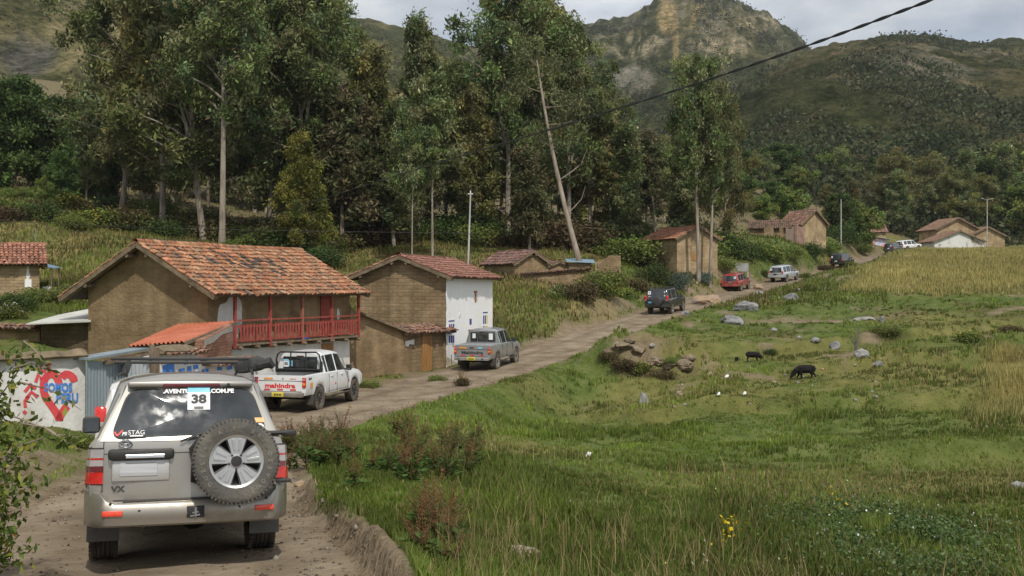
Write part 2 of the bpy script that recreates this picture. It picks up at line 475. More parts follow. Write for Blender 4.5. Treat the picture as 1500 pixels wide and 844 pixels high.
ii = np.arange(nr * nc).reshape(nr, nc)
faces = np.stack([ii[:-1, :-1], ii[:-1, 1:], ii[1:, 1:], ii[1:, :-1]], -1).reshape(-1, 4)

def ground_material():
    m, nt, b, new, ln = _nt('meadow_ground')
    b.inputs['Roughness'].default_value = .95; b.inputs['Specular IOR Level'].default_value = .1
    at = new('ShaderNodeAttribute'); at.attribute_name = 'mask'
    sp = new('ShaderNodeSeparateColor'); ln(at.outputs['Color'], sp.inputs[0])
    tc = new('ShaderNodeTexCoord')
    def noise_ramp(scale, cols, pos, stretch=(1,1,1), detail=8):
        mp = new('ShaderNodeMapping'); mp.inputs['Scale'].default_value = stretch; ln(tc.outputs['Object'], mp.inputs[0])
        n = new('ShaderNodeTexNoise'); n.inputs['Scale'].default_value = scale; n.inputs['Detail'].default_value = detail; n.inputs['Roughness'].default_value = .68
        ln(mp.outputs[0], n.inputs[0])
        cr = new('ShaderNodeValToRGB')
        while len(cr.color_ramp.elements) < len(cols): cr.color_ramp.elements.new(.5)
        for e, c, p in zip(cr.color_ramp.elements, cols, pos): e.color = (*c, 1); e.position = p
        ln(n.outputs[0], cr.inputs[0]); return cr.outputs[0], n.outputs[0]
    g, gn = noise_ramp(.9, [(.038,.055,.013),(.078,.108,.025),(.110,.134,.038),(.152,.148,.062)], [.30,.46,.58,.72])
    dr, dn = noise_ramp(1.3, [(.10,.085,.030),(.19,.155,.055),(.28,.22,.085)], [.3,.5,.7], (1,.5,1))
    di, dn2 = noise_ramp(1.6, [(.115,.085,.055),(.20,.152,.10),(.28,.225,.16)], [.3,.5,.72])
    rd, rn = noise_ramp(2.0, [(.07,.05,.02),(.12,.085,.04)], [.4,.6])
    def mix(f, a, b_):
        x = new('ShaderNodeMix'); x.data_type = 'RGBA'; ln(f, x.inputs[0]); ln(a, x.inputs[6]); ln(b_, x.inputs[7]); return x.outputs[2]
    c = mix(sp.outputs[0], g, dr)
    half = new('ShaderNodeMath'); half.operation = 'MULTIPLY'; half.inputs[1].default_value = .5; ln(sp.outputs[2], half.inputs[0])
    c = mix(half.outputs[0], c, rd)
    c = mix(sp.outputs[1], c, di)
    ln(c, b.inputs['Base Color'])
    n = new('ShaderNodeTexNoise'); n.inputs['Scale'].default_value = 9; n.inputs['Detail'].default_value = 8; ln(tc.outputs['Object'], n.inputs[0])
    bp = new('ShaderNodeBump'); bp.inputs['Strength'].default_value = .8; bp.inputs['Distance'].default_value = .12
    ln(n.outputs[0], bp.inputs['Height']); ln(bp.outputs[0], b.inputs['Normal'])
    return m
M_GROUND = ground_material()
gnd = mesh_np('ground', np.stack([gx, gy, gzv], 1), faces, M_GROUND, smooth=True, colors=np.stack([dry, dirt, red], 1), cname='mask')
tag(gnd, 'green grassy hollow and slopes around the dirt road', None, None, 'structure')

# ------------------------------------------------------------------ dirt road
ks = np.arange(0, len(RC))
tt = np.linspace(-1, 1, 23)
RX = []; RY = []
fine = catmull(ROAD, 60)
ftg = np.gradient(fine[:, :2], axis=0); ftg /= np.linalg.norm(ftg, axis=1)[:, None]
fn = np.stack([ftg[:, 1], -ftg[:, 0]], 1)
fs_ = np.concatenate([[0], np.cumsum(np.linalg.norm(np.diff(fine[:, :2], axis=0), axis=1))])
fhw = half_width(fine[:, 1])
el = (fbm(fs_*.55, fs_*0 + 2.2, 4) - .5) * .75; er = (fbm(fs_*.55, fs_*0 + 9.7, 4) - .5) * .5
rx = fine[:, 0][:, None] + fn[:, 0][:, None] * (tt[None] * np.where(tt[None] < 0, half_left(fine[:, 1])[:, None], fhw[:, None]) + np.where(tt[None] < 0, -el[:, None]*-tt[None], er[:, None]*tt[None]))
ry = fine[:, 1][:, None] + fn[:, 1][:, None] * (tt[None] * np.where(tt[None] < 0, half_left(fine[:, 1])[:, None], fhw[:, None]) + np.where(tt[None] < 0, -el[:, None]*-tt[None], er[:, None]*tt[None]))
rz = ground(rx.ravel(), ry.ravel()).reshape(rx.shape) + .012
rz[:, 0] -= .05; rz[:, -1] -= .05
ii = np.arange(rx.size).reshape(rx.shape)
rf = np.stack([ii[:-1, :-1], ii[:-1, 1:], ii[1:, 1:], ii[1:, :-1]], -1).reshape(-1, 4)
T = np.repeat(np.abs(tt)[None], rx.shape[0], 0)
rut = np.exp(-((T - .46)/.10)**2)*(.4+.6*fbm(rx*.6, ry*.6, 3)) + .7*sstep(.80, .98, T)*fbm(rx*1.2, ry*1.2, 3)
def road_material():
    m, nt, b, new, ln = _nt('dirt_road')
    b.inputs['Roughness'].default_value = .95; b.inputs['Specular IOR Level'].default_value = .15
    tc = new('ShaderNodeTexCoord')
    n = new('ShaderNodeTexNoise'); n.inputs['Scale'].default_value = .8; n.inputs['Detail'].default_value = 10; n.inputs['Roughness'].default_value = .65
    ln(tc.outputs['Object'], n.inputs[0])
    cr = new('ShaderNodeValToRGB'); cols = [(.122,.092,.061),(.188,.146,.101),(.245,.195,.138),(.30,.245,.178)]
    while len(cr.color_ramp.elements) < 4: cr.color_ramp.elements.new(.5)
    for e, c, p in zip(cr.color_ramp.elements, cols, [.28,.45,.57,.74]): e.color = (*c, 1); e.position = p
    ln(n.outputs[0], cr.inputs[0])
    at = new('ShaderNodeAttribute'); at.attribute_name = 'mask'
    sp = new('ShaderNodeSeparateColor'); ln(at.outputs['Color'], sp.inputs[0])
    mx = new('ShaderNodeMix'); mx.data_type = 'RGBA'; mx.blend_type = 'MULTIPLY'
    ml = new('ShaderNodeMath'); ml.operation = 'MULTIPLY'; ml.inputs[1].default_value = 1.0; ln(sp.outputs[0], ml.inputs[0])
    ln(ml.outputs[0], mx.inputs[0]); ln(cr.outputs[0], mx.inputs[6]); mx.inputs[7].default_value = (.74, .71, .68, 1)
    # scattered stones and straw flecks
    vo = new('ShaderNodeTexVoronoi'); vo.inputs['Scale'].default_value = 9; ln(tc.outputs['Object'], vo.inputs['Vector'])
    lt = new('ShaderNodeMath'); lt.operation = 'LESS_THAN'; lt.inputs[1].default_value = .085; ln(vo.outputs['Distance'], lt.inputs[0])
    m2 = new('ShaderNodeMix'); m2.data_type = 'RGBA'; ln(lt.outputs[0], m2.inputs[0]); ln(mx.outputs[2], m2.inputs[6]); m2.inputs[7].default_value = (.14,.11,.085,1)
    ln(m2.outputs[2], b.inputs['Base Color'])
    n3 = new('ShaderNodeTexNoise'); n3.inputs['Scale'].default_value = 7; n3.inputs['Detail'].default_value = 9; ln(tc.outputs['Object'], n3.inputs[0])
    bp = new('ShaderNodeBump'); bp.inputs['Strength'].default_value = .7; bp.inputs['Distance'].default_value = .06
    ln(n3.outputs[0], bp.inputs['Height']); ln(bp.outputs[0], b.inputs['Normal'])
    return m
M_ROAD = road_material()
road = mesh_np('road', np.stack([rx.ravel(), ry.ravel(), rz.ravel()], 1), rf, M_ROAD, smooth=True, colors=np.stack([rut.ravel()]*3, 1), cname='mask')
tag(road, 'rutted pale dirt road climbing through the village', None, None, 'structure')

# ------------------------------------------------------------------ mountains
def mountain(name, sky_pts, D, d0, z0f, px0, px1, ncol, nrow, colfun, amp, seed, power=.9, label='mountain'):
    pxs = np.linspace(px0, px1, ncol)
    sp = np.array(sky_pts, float)
    Dv = np.interp(pxs, [p[0] for p in D], [p[1] for p in D])
    skyy = np.interp(pxs, sp[:, 0], sp[:, 1]) + (fbm(pxs*.03 + seed, pxs*0 + 1, 4) - .5) * 8 + (fbm(pxs*.16 + seed, pxs*0 + 3, 3) - .5) * 5
    Zs = (422 - skyy) / F * Dv
    t = np.concatenate([np.linspace(0, 1, nrow) ** 1.15, [1.06, 1.2, 1.5]])
    prof = np.where(t <= 1, np.minimum(t, 1) ** power, 1 - (t - 1) * 1.2)
    d = d0 + (Dv[None] - d0) * t[:, None]
    x = (pxs[None] - 750) / F * d
    z0 = np.array([z0f(p) for p in pxs])
    z = z0[None] + (Zs - z0)[None] * prof[:, None]
    fade = np.clip(t[:, None] / .15, 0, 1) * np.clip((1.02 - t[:, None]) / .12, 0.08, 1)
    n1 = fbm(x*.006 + seed, d*.004 + seed, 5) - .5
    n2 = np.abs(fbm(x*.018 + seed, d*.006 - seed, 4) - .5)
    n3 = fbm(x*.07 + seed, d*.05, 4) - .5
    z = z + fade * amp * (1.2*n1 - 1.0*n2 + .3*n3)
    V = np.stack([x.ravel(), d.ravel(), z.ravel()], 1)
    c = colfun(x.ravel(), d.ravel(), z.ravel(), (n2.ravel(), n3.ravel()))
    nr = len(t)
    ii = np.arange(nr * ncol).reshape(nr, ncol)
    fa = np.stack([ii[:-1, :-1], ii[:-1, 1:], ii[1:, 1:], ii[1:, :-1]], -1).reshape(-1, 4)
    o = mesh_np(name, V, fa, M_MTN, smooth=True, colors=c)
    tag(o, label, None, None, 'structure')
    return x, d, z

def mtn_material():
    m, nt, b, new, ln = _nt('mountain_slope')
    b.inputs['Roughness'].default_value = 1; b.inputs['Specular IOR Level'].default_value = 0
    at = new('ShaderNodeAttribute'); at.attribute_name = 'col'
    tc = new('ShaderNodeTexCoord')
    n = new('ShaderNodeTexNoise'); n.inputs['Scale'].default_value = .06; n.inputs['Detail'].default_value = 10; n.inputs['Roughness'].default_value = .72
    mp = new('ShaderNodeMapping'); mp.inputs['Scale'].default_value = (1, .5, 1.6); ln(tc.outputs['Object'], mp.inputs[0])
    ln(mp.outputs[0], n.inputs[0])
    cr = new('ShaderNodeValToRGB'); e = cr.color_ramp.elements
    e[0].position = .38; e[0].color = (.42,.48,.38,1); e[1].position = .62; e[1].color = (1.4,1.34,1.25,1)
    ln(n.outputs[0], cr.inputs[0])
    mx = new('ShaderNodeMix'); mx.data_type = 'RGBA'; mx.blend_type = 'MULTIPLY'; mx.inputs[0].default_value = 1
    ln(at.outputs['Color'], mx.inputs[6]); ln(cr.outputs[0], mx.inputs[7])
    ln(mx.outputs[2], b.inputs['Base Color'])
    nf = new('ShaderNodeTexNoise'); nf.inputs['Scale'].default_value = .35; nf.inputs['Detail'].default_value = 8; nf.inputs['Roughness'].default_value = .8; ln(mp.outputs[0], nf.inputs[0])
    cf = new('ShaderNodeValToRGB'); e = cf.color_ramp.elements; e[0].position = .40; e[0].color = (.40,.46,.38,1); e[1].position = .60; e[1].color = (1.55,1.48,1.40,1); ln(nf.outputs[0], cf.inputs[0])
    mf = new('ShaderNodeMix'); mf.data_type = 'RGBA'; mf.blend_type = 'MULTIPLY'; mf.inputs[0].default_value = .85; ln(mx.outputs[2], mf.inputs[6]); ln(cf.outputs[0], mf.inputs[7]); ln(mf.outputs[2], b.inputs['Base Color'])
    n3 = new('ShaderNodeTexNoise'); n3.inputs['Scale'].default_value = .25; n3.inputs['Detail'].default_value = 9; n3.inputs['Roughness'].default_value = .7; ln(mp.outputs[0], n3.inputs[0])
    bp = new('ShaderNodeBump'); bp.inputs['Strength'].default_value = 1; bp.inputs['Distance'].default_value = 4
    ln(n3.outputs[0], bp.inputs['Height']); ln(bp.outputs[0], b.inputs['Normal'])
    return m
M_MTN = mtn_material()

C_SCRUB = np.array((.052,.057,.029)); C_GREEN = np.array((.064,.078,.031)); C_STRAW = np.array((.205,.180,.105)); C_ROCK = np.array((.21,.195,.175)); C_SCAR = np.array((.34,.26,.15)); C_PALE = np.array((.34,.29,.22)); C_GREY = np.array((.12,.115,.11))
def lerp(a, b, f): return a + (b - a) * f[:, None]
def spot(px, py, cx, cy, rx_, ry_, soft=.35):
    r = np.sqrt(((px - cx)/rx_)**2 + ((py - cy)/ry_)**2); return 1 - sstep(1 - soft, 1 + soft, r)
def proj(x, y, z): return x / y * F + 750, 422 - z / y * F

def col_left(x, y, z, ns):
    px, py = proj(x, y, z)
    n = fbm(x*.012, y*.008, 4); n2 = fbm(x*.05 + 9, y*.02, 4)
    c = np.repeat(C_SCRUB[None], len(x), 0) * 1.25
    c = lerp(c, C_STRAW, sstep(.42, .6, n) * .9)
    c = lerp(c, C_STRAW*1.12, (1 - sstep(170, 330, px)) * sstep(.25, .42, n2) * .97)
    c = lerp(c, C_SCRUB, sstep(.56, .66, n2) * .7)
    c = lerp(c, C_GREY, spot(px + (n2-.5)*60, py + (n-.5)*40, 30, 85, 50, 30))
    return c
def col_peak(x, y, z, ns):
    px, py = proj(x, y, z)
    n = fbm(x*.012 + 3, y*.008, 4); n2 = fbm(x*.05 + 2, y*.02, 4); n3 = fbm(x*.12, z*.1, 3)
    wx = px + (n2 - .5)*40; wy = py + (n3 - .5)*30
    c = np.repeat(C_SCRUB[None], len(x), 0) * 1.15
    c = lerp(c, C_STRAW*.75, sstep(.45, .62, n) * .7)
    c = lerp(c, C_ROCK, sstep(.5, .62, n3) * (1 - sstep(20, 110, py)) * .6)
    c = lerp(c, C_PALE, spot(wx, wy, 925, 68, 42, 18) * sstep(.4, .56, n3))
    c = lerp(c, C_PALE*.9, spot(wx, wy, 1062, 70, 45, 14) * sstep(.4, .56, n3))
    c = lerp(c, C_PALE*.8, spot(wx, wy, 1110, 35, 40, 14) * sstep(.45, .6, n3))
    c = lerp(c, C_ROCK*1.05, spot(wx, wy, 925, 116, 42, 15) * .9)
    c = lerp(c, C_SCAR, spot(px + (n2-.5)*12, py, 978, 22, 14, 24) * .95)
    c = lerp(c, C_SCAR*.85, spot(px + (n2-.5)*8, py, 990, 60, 5, 34) * .9)
    c = lerp(c, C_SCAR*.8, spot(px + (py-20)*.5 + (n2-.5)*8, py, 1020, 18, 6, 26) * .8)
    return c
def col_right(x, y, z, ns):
    px, py = proj(x, y, z)
    n = fbm(x*.014 + 13, y*.008, 4); n2 = fbm(x*.06 + 2, y*.02, 4); n3 = fbm(x*.03, y*.05 + 7, 4)
    c = np.repeat(C_SCRUB[None], len(x), 0)
    c = lerp(c, C_STRAW*.62, sstep(.42, .6, n) * .75)
    c = lerp(c, C_GREEN*.95, sstep(.5, .64, n2) * sstep(120, 240, py) * .8)
    c = lerp(c, C_ROCK*.85, spot(px, py, 1370, 92, 110, 26) * sstep(.47, .6, n3) * .8)
    c = lerp(c, np.array((.17,.12,.09)), sstep(.66, .74, n3) * .5)
    c = lerp(c, np.array((.10,.15,.04)), spot(px, py, 1482, 252, 16, 12))
    return c
GRID_L = mountain('mountain_ridge', [(-700,-330),(-200,-230),(0,-170),(150,-110),(300,-70),(430,-15),(490,12),(560,30),(640,50),(690,64),(740,95),(820,150),(950,230)],
         [(-700, 1000), (950, 1000)], 240, lambda p: np.interp(p, [-700,0,400,700,950], [30,28,22,18,14]), -700, 950, 330, 120, col_left, 42, 11, .92, 'straw coloured ridge rising behind the grove')
GRID_P = mountain('mountain_peak', [(500,260),(640,170),(720,100),(800,55),(860,38),(920,24),(945,10),(965,0),(990,-6),(1030,-4),(1050,4),(1090,12),(1118,18),(1135,30),(1160,44),(1178,62),(1205,85),(1260,120),(1400,190),(1500,240)],
         [(500, 1250), (1500, 1250)], 330, lambda p: 20, 520, 1480, 330, 130, col_peak, 60, 29, .95, 'rocky peak with a pale landslide scar')
GRID_R = mountain('hill', [(640,330),(800,290),(900,240),(1000,180),(1100,118),(1170,74),(1215,63),(1265,55),(1315,46),(1340,48),(1400,56),(1440,60),(1500,57),(1700,40),(2100,60),(2500,90)],
         [(640, 380), (1000, 620), (1250, 800), (2500, 850)], 195, lambda p: np.interp(p, [640,900,1100,1300,1500,2500], [12,10,8,6,6,6]), 640, 2500, 430, 150, col_right, 26, 47, .9, 'broad scrub covered hillside above the upper village')
# ------------------------------------------------------------------ building materials
def adobe(name, c, brick=True, bs=1.0):
    if name in MATS: return MATS[name]
    m, nt, b, new, ln = _nt(name)
    b.inputs['Roughness'].default_value = .95; b.inputs['Specular IOR Level'].default_value = .1
    tc = new('ShaderNodeTexCoord'); sx_ = new('ShaderNodeSeparateXYZ'); ln(tc.outputs['Object'], sx_.inputs[0])
    ad = new('ShaderNodeMath'); ad.operation = 'ADD'; ln(sx_.outputs[0], ad.inputs[0]); ln(sx_.outputs[1], ad.inputs[1])
    cb = new('ShaderNodeCombineXYZ'); ln(ad.outputs[0], cb.inputs[0]); ln(sx_.outputs[2], cb.inputs[1])
    n0 = new('ShaderNodeTexNoise'); n0.inputs['Scale'].default_value = 2.5; n0.inputs['Detail'].default_value = 4; ln(tc.outputs['Object'], n0.inputs[0])
    vm = new('ShaderNodeMix'); vm.data_type = 'VECTOR'; vm.inputs[0].default_value = .035; ln(cb.outputs[0], vm.inputs[4]); ln(n0.outputs['Color'], vm.inputs[5])
    br = new('ShaderNodeTexBrick'); br.inputs['Scale'].default_value = 1.0
    br.inputs['Brick Width'].default_value = .42 * bs; br.inputs['Row Height'].default_value = .17 * bs; br.inputs['Mortar Size'].default_value = .016 * bs; br.inputs['Mortar Smooth'].default_value = .6
    br.inputs['Color1'].default_value = (*[x*(.88 if brick else .955) for x in c], 1); br.inputs['Color2'].default_value = (*[x*(1.08 if brick else 1.03) for x in c], 1)
    br.inputs['Mortar'].default_value = (*[x*(.80 if brick else .95) for x in c], 1); br.inputs['Bias'].default_value = 0
    ln(vm.outputs[1], br.inputs['Vector'])
    n1 = new('ShaderNodeTexNoise'); n1.inputs['Scale'].default_value = 1.4; n1.inputs['Detail'].default_value = 8; n1.inputs['Roughness'].default_value = .7
    mp = new('ShaderNodeMapping'); mp.inputs['Scale'].default_value = (1, 1, 2.2); ln(tc.outputs['Object'], mp.inputs[0]); ln(mp.outputs[0], n1.inputs[0])
    cr = new('ShaderNodeValToRGB'); e = cr.color_ramp.elements; e[0].position = .3; e[0].color = (.72,.70,.68,1); e[1].position = .7; e[1].color = (1.16,1.15,1.12,1)
    ln(n1.outputs[0], cr.inputs[0])
    mx = new('ShaderNodeMix'); mx.data_type = 'RGBA'; mx.blend_type = 'MULTIPLY'; mx.inputs[0].default_value = 1
    ln(br.outputs['Color'], mx.inputs[6]); ln(cr.outputs[0], mx.inputs[7])
    nst_ = new('ShaderNodeTexNoise'); nst_.inputs['Scale'].default_value = 1.0; nst_.inputs['Detail'].default_value = 6; nst_.inputs['Roughness'].default_value = .6
    mp3 = new('ShaderNodeMapping'); mp3.inputs['Scale'].default_value = (2.6, 2.6, .32); ln(tc.outputs['Object'], mp3.inputs[0]); ln(mp3.outputs[0], nst_.inputs[0])
    cr3 = new('ShaderNodeValToRGB'); e = cr3.color_ramp.elements; e[0].position = .36; e[0].color = (.66,.63,.60,1); e[1].position = .55; e[1].color = (1.06,1.05,1.04,1); ln(nst_.outputs[0], cr3.inputs[0])
    npa = new('ShaderNodeTexNoise'); npa.inputs['Scale'].default_value = .75; npa.inputs['Detail'].default_value = 7; ln(tc.outputs['Object'], npa.inputs[0])
    cr4 = new('ShaderNodeValToRGB'); e = cr4.color_ramp.elements; e[0].position = .42; e[0].color = (.84,.82,.79,1); e[1].position = .60; e[1].color = (1.18,1.17,1.16,1); ln(npa.outputs[0], cr4.inputs[0])
    mx3 = new('ShaderNodeMix'); mx3.data_type = 'RGBA'; mx3.blend_type = 'MULTIPLY'; mx3.inputs[0].default_value = .38; ln(mx.outputs[2], mx3.inputs[6]); ln(cr3.outputs[0], mx3.inputs[7])
    mx4 = new('ShaderNodeMix'); mx4.data_type = 'RGBA'; mx4.blend_type = 'MULTIPLY'; mx4.inputs[0].default_value = 1; ln(mx3.outputs[2], mx4.inputs[6]); ln(cr4.outputs[0], mx4.inputs[7]); ln(mx4.outputs[2], b.inputs['Base Color'])
    sm = new('ShaderNodeMath'); sm.operation = 'MULTIPLY_ADD'; sm.inputs[1].default_value = -.4 if brick else -.07; ln(br.outputs['Fac'], sm.inputs[0])
    n2 = new('ShaderNodeTexNoise'); n2.inputs['Scale'].default_value = 9; n2.inputs['Detail'].default_value = 7; ln(tc.outputs['Object'], n2.inputs[0]); ln(n2.outputs[0], sm.inputs[2])
    bp = new('ShaderNodeBump'); bp.inputs['Strength'].default_value = .8; bp.inputs['Distance'].default_value = .04
    ln(sm.outputs[0], bp.inputs['Height']); ln(bp.outputs[0], b.inputs['Normal'])
    MATS[name] = m
    return m
M_ADOBE = adobe('adobe_brown', (.28,.21,.13), brick=True)
M_ADOBE_S = adobe('adobe_smooth', (.265,.195,.118), brick=False)
M_ADOBE_P = adobe('adobe_pale', (.40,.31,.195), brick=True)
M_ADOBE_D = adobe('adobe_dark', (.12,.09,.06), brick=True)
M_PINK = adobe('adobe_pink', (.36,.24,.20), brick=False)
M_BRICK = adobe('fired_brick', (.30,.165,.12), brick=True, bs=.55)
M_PLASTER = pm('white_plaster', [(.42,.38,.32),(.62,.60,.57),(.72,.71,.69)], scale=1.6, rough=.9, bump=.3, bscale=12, pos=[.26,.42,.62], stretch=(1,1,.7))
M_WHITE = pm('white_painted_adobe', [(.55,.53,.48),(.78,.78,.77),(.82,.82,.82)], scale=1.1, rough=.85, bump=.35, bscale=9, pos=[.22,.38,.7], stretch=(1,1,.5))
M_MUD = pm('mud_cap', [(.10,.075,.045),(.17,.13,.08),(.24,.18,.11)], scale=3, rough=.95, bump=.7, bscale=10)
M_WOOD = pm('weathered_wood', [(.10,.07,.045),(.18,.135,.09),(.25,.19,.13)], scale=2.2, rough=.85, bump=.4, bscale=12, stretch=(3,3,.6))
M_DOOR = pm('varnished_plank', [(.22,.10,.03),(.33,.165,.055),(.40,.22,.08)], scale=3, rough=.6, bump=.3, stretch=(6,6,.5))
M_RED = pm('red_painted_wood', [(.15,.05,.035),(.27,.045,.032),(.34,.065,.05),(.33,.16,.12)], scale=4, rough=.7, bump=.35, stretch=(2,2,1), pos=[.28,.42,.58,.72])
M_ZINC = pm('galvanised_sheet', [(.30,.34,.37),(.42,.46,.49),(.50,.53,.55)], scale=1.1, rough=.42, metallic=.55, rough2=.6, stretch=(1,1,.3))
M_ZINC2 = pm('dull_zinc_sheet', [(.17,.21,.24),(.24,.29,.32),(.30,.34,.36)], scale=1.3, rough=.5, metallic=.4, rough2=.7, stretch=(1,1,.3))
M_PALEROOF = pm('pale_sheet_roof', [(.40,.40,.36),(.58,.57,.52)], scale=1.2, rough=.6, stretch=(1,1,1))
M_REDROOF = pm('red_corrugated_sheet', [(.30,.085,.040),(.43,.125,.062),(.48,.17,.10)], scale=1.2, rough=.65, rough2=.8)
M_BLUEP = pm('blue_mural_paint', [(.05,.19,.55),(.07,.25,.68)], scale=4, rough=.8)
M_REDP = pm('red_mural_paint', [(.58,.05,.06),(.70,.085,.09)], scale=4, rough=.8)
M_DARK = pm('recess_shade', [(.012,.011,.010),(.022,.02,.018)], scale=3, rough=.9)
M_STEEL = pm('grey_steel', [(.22,.22,.22),(.34,.34,.34)], scale=5, rough=.45, metallic=.6)
def tilemat():
    m, nt, b, new, ln = _nt('clay_tile')
    b.inputs['Roughness'].default_value = .85; b.inputs['Specular IOR Level'].default_value = .2
    at = new('ShaderNodeAttribute'); at.attribute_name = 'col'
    tc = new('ShaderNodeTexCoord'); n = new('ShaderNodeTexNoise'); n.inputs['Scale'].default_value = 5; n.inputs['Detail'].default_value = 7; ln(tc.outputs['Object'], n.inputs[0])
    cr = new('ShaderNodeValToRGB'); e = cr.color_ramp.elements; e[0].position = .33; e[0].color = (.62,.60,.58,1); e[1].position = .6; e[1].color = (1.12,1.12,1.12,1); ln(n.outputs[0], cr.inputs[0])
    mx = new('ShaderNodeMix'); mx.data_type = 'RGBA'; mx.blend_type = 'MULTIPLY'; mx.inputs[0].default_value = 1
    ln(at.outputs['Color'], mx.inputs[6]); ln(cr.outputs[0], mx.inputs[7]); ln(mx.outputs[2], b.inputs['Base Color'])
    bp = new('ShaderNodeBump'); bp.inputs['Strength'].default_value = .4; bp.inputs['Distance'].default_value = .02; ln(n.outputs[0], bp.inputs['Height']); ln(bp.outputs[0], b.inputs['Normal'])
    return m
M_TILE = tilemat()
CLAY = [(.37,.165,.088),(.40,.185,.105),(.33,.148,.082),(.42,.235,.135),(.27,.128,.068),(.35,.195,.115),(.28,.17,.105),(.23,.15,.10)]
OLDCLAY = [(.24,.13,.09),(.20,.11,.08),(.28,.16,.11),(.17,.11,.085),(.30,.18,.13),(.14,.10,.08)]

def tile_field(O, U, V, Lu, Lv, name, parent, clay=CLAY, tw=.21, tl=.36, dark=None, sag=.06, mess=1.0, ridge_tiles=False, deck=True, rs=1):
    """barrel-tiled slope: O = lower corner, U along the eave, V up the slope (unit vectors)"""
    r = random.Random(rs)
    O = Vector(O); U = Vector(U).normalized(); V = Vector(V).normalized(); N = U.cross(V).normalized()
    if N.z < 0: N = -N
    nu = max(2, int(round(Lu / tw))); nv = max(2, int(round(Lv / tl))); tw = Lu / nu; tl = Lv / nv
    vs = []; fs = []; cs = []
    K = 5
    def sagf(a, b):
        return -sag * math.sin(math.pi * min(max(a / Lu, 0), 1)) * (.4 + .6 * math.sin(math.pi * min(max(b / Lv, 0), 1))) + .025 * (noise.noise(Vector((a * .7 + rs, b * .9, rs))))
    for j in range(nv):
        for i in range(nu):
            a0 = (i + .5) * tw + r.gauss(0, .012) * mess; b0 = j * tl - .05 + r.gauss(0, .016) * mess - (abs(r.gauss(0, .03)) if j == 0 else 0)
            c = Vector(r.choice(clay)) * r.uniform(.78, 1.15)
            if dark and dark(a0 / Lu, b0 / Lv, r): c = Vector((.085,.07,.06)) * r.uniform(.6, 1.3)
            base = len(vs); sk = r.gauss(0, .02) * mess
            for (bb, rad, lift) in ((b0, tw * .50, .045), (b0 + tl * 1.16, tw * .40, .012)):
                for k in range(K + 1):
                    t = math.pi * k / K
                    aa = a0 + math.cos(t) * rad + sk * (bb - b0) / tl
                    vs.append(O + U * aa + V * bb + N * (math.sin(t) * rad * .78 + lift + sagf(a0, bb)))
                    cs.append(c)
            for k in range(K):
                fs.append((base + k, base + k + 1, base + K + 1 + k + 1, base + K + 1 + k))
            # visible end lip of the tile
            e0 = len(vs)
            for k in range(K + 1):
                t = math.pi * k / K
                vs.append(O + U * (a0 + math.cos(t) * tw * .40) + V * (b0 + .004) + N * (math.sin(t) * tw * .40 * .70 + .03 + sagf(a0, b0)))
                cs.append(c * .95)
            for k in range(K): fs.append((base + k, e0 + k, e0 + k + 1, base + k + 1))
    if deck:
        n = 10
        base = len(vs)
        for j in range(n + 1):
            for i in range(n + 1):
                a = Lu * i / n; b = Lv * j / n
                vs.append(O + U * a + V * b + N * (sagf(a, b) + .004)); cs.append(Vector((.13,.075,.05)))
        for j in range(n):
            for i in range(n):
                q = base + j * (n + 1) + i; fs.append((q, q + 1, q + n + 2, q + n + 1))
        base2 = len(vs)
        for (a, b) in ((0,0),(Lu,0),(Lu,Lv),(0,Lv)):
            vs.append(O + U*a + V*b - N*.09); cs.append(Vector((.10,.075,.05)))
        fs.append((base2+3, base2+2, base2+1, base2))
        fs.append((base2, base2+1, base + n, base))
        fs.append((base2+3, base2, base, base + n*(n+1)))
        fs.append((base2+1, base2+2, base + (n+1)*(n+1)-1, base + n))
    if ridge_tiles:
        m = int(Lu / .38)
        for i in range(m):
            c = Vector(r.choice(clay)) * r.uniform(.7, 1.1); base = len(vs)
            for (aa, rad) in ((i * Lu / m - .02, .14), ((i + 1.15) * Lu / m, .115)):
                for k in range(7):
                    t = math.pi * k / 6
                    z = Vector((0,0,1)); h = V - z * V.dot(z); h.normalize()
                    vs.append(O + V * (Lv + .0) + U * aa + h * math.cos(t) * rad + z * (math.sin(t) * rad * .9 + sagf(aa, Lv) + .02)); cs.append(c)
            for k in range(6): fs.append((base + k, base + k + 1, base + 7 + k + 1, base + 7 + k))
    o = mesh_np(name, np.array([tuple(v) for v in vs]), fs, M_TILE, parent, colors=np.array([tuple(c) for c in cs]))
    return o

def plane_uv(p0, p1):
    """vertical wall plane through ground points p0 -> p1; returns pixel -> (s, z) and (s, z, out) -> world"""
    p0 = Vector((p0[0], p0[1], 0)); p1 = Vector((p1[0], p1[1], 0)); d = (p1 - p0).normalized(); n = Vector((d.y, -d.x, 0))
    if n.dot(-p0) < 0: n = -n
    def hit(px, py):
        q = P(px, py, 1.0); t = p0.dot(n) / q.dot(n); w = q * t
        return (w - p0).dot(d), w.z
    def world(s, z, out=0.0):
        w = p0 + d * s + n * out; return Vector((w.x, w.y, z))
    return hit, world, d, n

def wall_poly(mb, hit, world, pts, thick, out=0.0, mi=0, px=True):
    q = [hit(*p) for p in pts] if px else pts
    n = len(q)
    vs = [world(s, z, out) for s, z in q] + [world(s, z, out - thick) for s, z in q]
    fs = [tuple(range(n)), tuple(range(2*n-1, n-1, -1))] + [(i, i+n, (i+1) % n + n, (i+1) % n) for i in range(n)]
    mb.add(vs, fs, mi)

